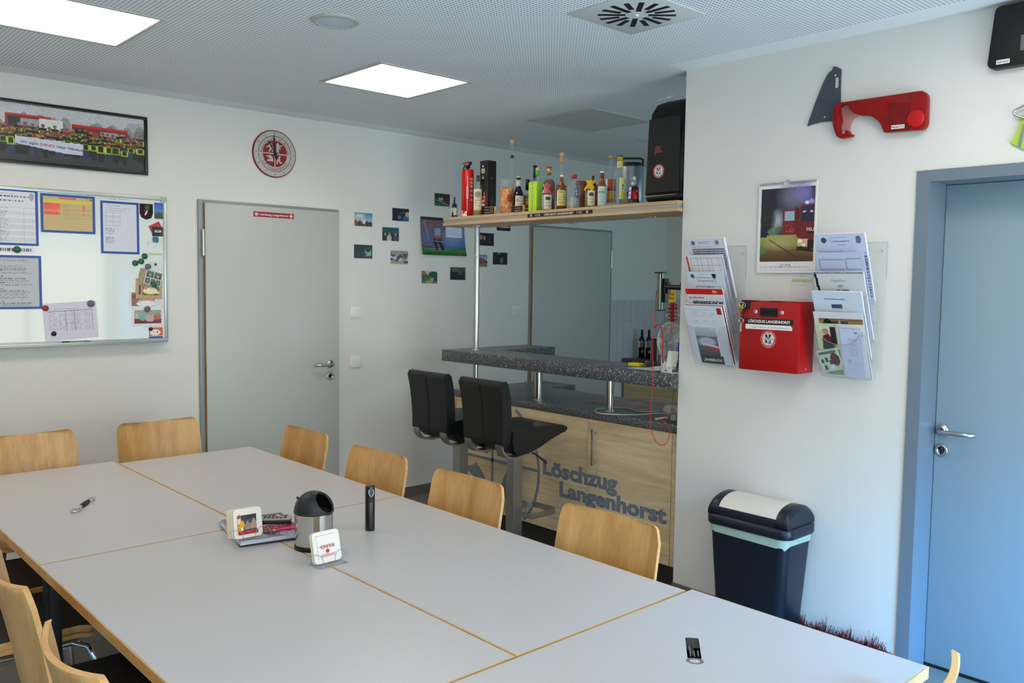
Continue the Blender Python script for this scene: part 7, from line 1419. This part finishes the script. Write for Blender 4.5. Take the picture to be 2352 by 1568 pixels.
# table fan
fc = px(1541, 786, 2.56); fd = (Vector((CAM.x, CAM.y, fc.z))-fc); fd.z = 0; fd.normalize(); ang = math.radians(52); fd = Vector((fd.x*math.cos(ang)-fd.y*math.sin(ang), fd.x*math.sin(ang)+fd.y*math.cos(ang), .12)).normalized(); R = .103
t = thing('table_fan', 'white round table fan with a wire cage, half hidden by the wall end', 'fan', (fc.x, fc.y, BZ)); e1 = fd.cross(Z_).normalized(); e2 = e1.cross(fd)
fwm = mat('fan_white', 'c4c4bc', .35)
b = B()
for off in (-.0, ): b.tube([fc+e1*(R*math.cos(q))+e2*(R*math.sin(q)) for q in [k*PI/24 for k in range(48)]], .0028, 8, closed=True)
b.build('cage_ring', fwm, t)
b = B()
for sg in (1, -1):
    for k in range(48):
        q = k*PI/24; rim = e1*math.cos(q)+e2*math.sin(q); b.tube([fc+rim*R, fc+rim*R*.86+fd*sg*.022, fc+rim*R*.5+fd*sg*.032, fc+rim*R*.16+fd*sg*.034], .0009, 4, cap=False)
    for rr_ in (.35, .6, .82): b.tube([fc+(e1*math.cos(q)+e2*math.sin(q))*R*rr_+fd*sg*(.0335 if rr_ < .5 else .03 if rr_ < .7 else .0235) for q in [k*PI/20 for k in range(40)]], .0009, 4, closed=True)
b.build('wire_cage', fwm, t, kind='stuff')
b = B(); b.lathe([(.018, 0), (.018, .003), (0, .006)], fc+fd*.033, 20, fd); b.build('cage_badge', fwm, t)
for k in range(3):
    q = k*2*PI/3+.5; r1 = e1*math.cos(q)+e2*math.sin(q); tn = -e1*math.sin(q)+e2*math.cos(q)
    b = B(); b.sheet(lambda a, c: (fc+r1*(R*(.12+.74*c))+tn*(R*(-.1+.5*a)*(.5+.8*c*(1.15-c)))+fd*(.012*(a-.5)), (fd+tn*.3).normalized()), 6, 6, .0012); b.build('blade', mat('blade_grey', '9aa0a8', .12), t)
b = B(); b.lathe([(.013, -.012), (.013, .008), (.008, .013), (0, .014)], fc, 18, fd); b.build('hub', fwm, t)
b = B(); b.lathe([(.028, -.03), (.03, -.05), (.024, -.075), (0, -.08)], fc, 20, fd); b.cyl(fc-fd*.05, Vector((fc.x, fc.y, BZ+.015))-Vector((fd.x, fd.y, 0))*.05, .01, 12); b.build('motor_housing', fwm, t)
b = B(); b.lathe([(0, 0), (.06, 0), (.058, .01), (.02, .016), (0, .017)], Vector((fc.x, fc.y, BZ))-Vector((fd.x, fd.y, 0))*.04, 28); b.build('foot', fwm, t)
bl = px(1558, 792, 2.53); b = B(); b.box(bl.x, bl.x+.02, -2.492, bl.y+.004, BZ+.08, BZ+.15); b.box(bl.x+.005, bl.x+.012, -2.49, bl.y+.001, BZ, BZ+.08); tag(b.build('blue_card_stand', mat('blue_card', '2a2ca0', .4), bevel=.001), 'bright blue card standing against the wall end beside the fan', 'card')
# lollipop stand behind
c = px(1545, 720, 2.665); zt = px(1545, 664, 2.665).z; z1 = px(1545, 694, 2.665).z; t = thing('lollipop_stand', 'red lollipop stand with a round-cornered yellow sign, behind the fan', 'display stand', (2.665, c.y, BZ))
lr = mat('stand_red', 'a01418', .35); sgy = mat('sign_yellow', 'd8c02a', .4); w = .05
b = B(); b.prism(rrect(w, zt-z1, .012, 4), (2.655, c.y, (zt+z1)/2), -Y_, Z_, .004); s_ = b.build('sign_plate', sgy, t)
b = B(); text(b, 'Chupa', Vector((2.6502, c.y, zt-.03)), -Y_, Z_, h=.014, w=.038, bold=.01, center=True); text(b, 'Chups', Vector((2.6502, c.y, zt-.052)), -Y_, Z_, h=.014, w=.038, bold=.01, center=True); b.build('lettering', lr, s_)
b = B(); b.cyl((2.665, c.y, BZ), (2.665, c.y, z1+.01), .012, 16); b.lathe([(0, 0), (.024, 0), (.024, .01), (.014, .014)], (2.665, c.y, BZ), 24); b.build('stem', lr, t)
for k in range(5):
    z = z1-.012-k*.02; b = B(); b.lathe([(.012, -.003), (.026, -.003), (.026, .003), (.012, .003)], (2.665, c.y, z), 20); b.build('holder_ring', lr, t)
for k in range(6):
    q = k*1.1; b = B(); p_ = Vector((2.665+.022*math.cos(q)*1.2, c.y+.03*math.sin(q), z1-.03-.02*(k % 3))); b.lathe([(0, -.008), (.006, -.005), (.008, 0), (.006, .005), (0, .008)], p_, 12); b.tube([p_, Vector((2.665, c.y, p_.z-.004))], .0012, 6); tag(b.build('lollipop', mat('sweet_%d' % (k % 3), ['8a1a1c', 'c04a2a', 'c8b8b0'][k % 3], .3)), ['dark red', 'orange', 'pale'][k % 3]+' lollipop stuck in the '+['left', 'right', 'front', 'back', 'upper', 'lower'][k]+' of the red stand', 'lollipop', 'lollipops in the red stand')
# clamp arm with a shiny tube, fixed to the wall end
z = px(1545, 661, 2.56).z; t = thing('clamp_arm', 'black clamp arm on the wall end holding an upright shiny tube', 'clamp arm', (2.56, YE, z))
yt = px(1516, 670, 2.54).y; b = B(); b.cyl((2.56, YE+.001, z), (2.555, yt-.03, z+.004), .0125, 16); b.cyl((2.56, YE+.001, z), (2.56, YE+.006, z), .022, 20); b.build('arm', black, t)
b = B(); b.cyl((2.56, -2.42, z+.01), (2.56, -2.42, z+.03), .009, 14); b.build('arm_knob', black, t)
zt, zb = px(1516, 626, 2.54).z, px(1516, 712, 2.54).z; b = B(); b.cyl((2.54, yt, zb), (2.54, yt, zt), .0165, 24); b.build('tube', mat('green_chrome', '6f7c6c', .08, 1.), t)
b = B(); b.box(2.52, 2.56, yt-.028, yt+.024, zt-.004, zt+.004); b.box(2.522, 2.56, yt-.026, yt+.018, zb-.003, zb+.003); b.box(2.545, 2.575, yt-.03, yt-.012, zb+.04, zt-.03); b.box(2.55, 2.575, yt-.042, yt-.026, z-.03, z+.03); b.build('clamp_body', black, t, .002)
# red cable
rc = mat('red_cable', 'c8181c', .35); t = thing('red_cable', 'thin red cable hanging down over the bar edge in a loop', 'cable', (2.38, -2.35, 1.13)); xx = 2.383
b = B(); b.tube([px(u, v, 2.47) for u, v in ((1508, 668), (1506, 690), (1505, 715), (1504, 735), (1503, 750), (1501, 757))], .0022, 8); b.tube([px(u, v, 2.47) for u, v in ((1505, 752), (1508, 746), (1513, 745), (1518, 751), (1521, 763), (1522, 780), (1522, 800), (1521, 820), (1523, 833))], .0032, 8)
b.build('upper_cable', rc, t)
def smooth(pts, n=6):
    pts = [Vector(p_) for p_ in pts]; out = []
    for i in range(len(pts)-1):
        p0, p1, p2, p3 = pts[max(i-1, 0)], pts[i], pts[i+1], pts[min(i+2, len(pts)-1)]
        for k in range(n):
            s_ = k/n; out.append(.5*((2*p1)+(p2-p0)*s_+(2*p0-5*p1+4*p2-p3)*s_*s_+(3*p1-p0-3*p2+p3)*s_**3))
    return out+[pts[-1]]
LOOP = [(1500, 768, 2.44), (1499, 800, 2.40), (1500, 845, 2.386), (1499, 880, 2.384), (1496, 920, 2.384), (1494, 960, 2.386), (1498, 992, 2.4), (1507, 1014, 2.41), (1520, 1022, 2.42), (1532, 1015, 2.43), (1538, 997, 2.44), (1537, 982, 2.452), (1529, 970, 2.456), (1519, 964, 2.47), (1530, 958, 2.50), (1546, 948, 2.52)]
pts = smooth([px(u, v, x) for u, v, x in LOOP]); pts = [Vector((p_.x, p_.y, p_.z)) for p_ in pts]
b = B(); b.tube(pts, .0019, 8); b.build('lower_cable', rc, t)
# on the lower worktop: mats, cable, device
for k, (q, w, h, c1, c2, a, lab_) in enumerate((((2.84, -1.72), .30, .2, '7a2a24', 'b8482a', 8, 'dark red printed place mat on the lower worktop by the steel post'), ((2.80, -2.0), .26, .19, '8f3a26', 'd87a3a', -12, 'orange-red printed place mat next to the white device'))):
    P = Pic(46, 34, c1)
    for j in range(16): P.ell(rng.random(), rng.random(), .1+.15*rng.random(), .04+.1*rng.random(), [c2, '5a1a1c', 'a85a3a', '6a4a4c'][j % 4], .6)
    P.noise(.03); f1 = Vector((math.sin(math.radians(a)), -math.cos(math.radians(a)), 0)); f2 = Vector((f1.y*-1, f1.x, 0)); o = Vector((q[0], q[1], CZ+.0005+.001*k)); tag(picture('place_mat', P, o-f1*w/2-f2*h/2, f1*w, f2*h, None, .0008, .25), lab_, 'place mat', 'printed mats on the lower worktop')
WC = [(1557, 950), (1540, 949), (1510, 949), (1490, 950), (1465, 952), (1430, 952), (1400, 951), (1378, 949), (1367, 944), (1372, 939), (1388, 937), (1410, 935), (1430, 936), (1450, 939), (1465, 944), (1485, 945), (1520, 946), (1540, 948)]
b = B(); b.tube(smooth([pz(u, v, CZ+.004) for u, v in WC]), .0028, 8); tag(b.build('white_cable', mat('cable_white', 'b9beba', .4)), 'white cable lying in a long loop on the lower worktop', 'cable')
c = Vector((2.585, -2.37, CZ)); t = thing('handset', 'rounded off-white electric device lying at the wall end of the lower worktop', 'device', c); dm = mat('device_white', 'a9a69c', .4)
b = B(); rings = []
for s_, r_ in ((0, .004), (.03, .5), (.12, .82), (.3, 1.), (.6, 1.0), (.85, .85), (1, .5)): rings.append([Vector((c.x-.01+.012*s_, c.y+.052-.13*s_, c.z+.052+.008*s_))+Vector((.032*r_*math.cos(q), 0, .036*r_*math.sin(q))) for q in [k*PI/9 for k in range(18)]])
b.loft(rings); b.build('device_body', dm, t); b = B(); b.box(c.x-.025, c.x+.012, c.y-.034, c.y-.002, CZ, CZ+.035); b.build('plug', dm, t, .002); b = B(); b.box(c.x-.02, c.x+.03, c.y-.09, c.y-.04, CZ, CZ+.02); b.build('stand', mat('device_dark', '2a2624', .5), t, .002)
b = B()
for q in (0, .012): b.box(c.x-.0435, c.x-.041, c.y-.02-q, c.y-.0185-q, CZ+.05, CZ+.07)
b.build('slot', black, t)
a_, e_ = pz(1506, 962, CZ+.006), pz(1532, 958, CZ+.006); t = thing('white_stick', 'short white plastic stick on the worktop edge by the red cable', 'stick', (a_+e_)/2); b = B(); d_ = (e_-a_); b.obox((a_+e_)/2, d_, Vector((-d_.y, d_.x, 0)).normalized()*.012, Z_*.009); b.build('stick_body', white, t, .003)
# wine bottles on the far kitchen worktop
for k, (u, lab_) in enumerate(((1474, 'dark wine bottle with a pale label in the kitchen, the left one'), (1490, 'dark wine bottle in the kitchen, right of its twin'))):
    x = 5.12+.0*k; p_ = px(u, 800, x); c = Vector((x, p_.y, .9)); t = thing('wine_bottle', lab_, 'bottle', c, 'wine bottles in the kitchen')
    R = .0285; h = px(u, 757, x).z-.9; body(t, c, R, h, [(1, 0), (1, .6), (.92, .67), (.5, .76), (.36, .8), (.34, 1)], dark_g); cap(t, c, R*.4, h*.82, h*1.002, mat('foil_brown', '3a2416', .35, .4), 'neck_foil'); P = lab('5a5854', 16, 22, 3); P.ell(.5, .1, .2, .1, '8a8884'); wrap(t, c, R+.0006, h*.38, h*.6, P, 60); P = Pic(10, 10, '0f0b0a'); P.ell(.5, .5, .4, .45, '8a7a7c'); wrap(t, c, R+.0006, h*.18, h*.3, P, 30, 20, 'seal')
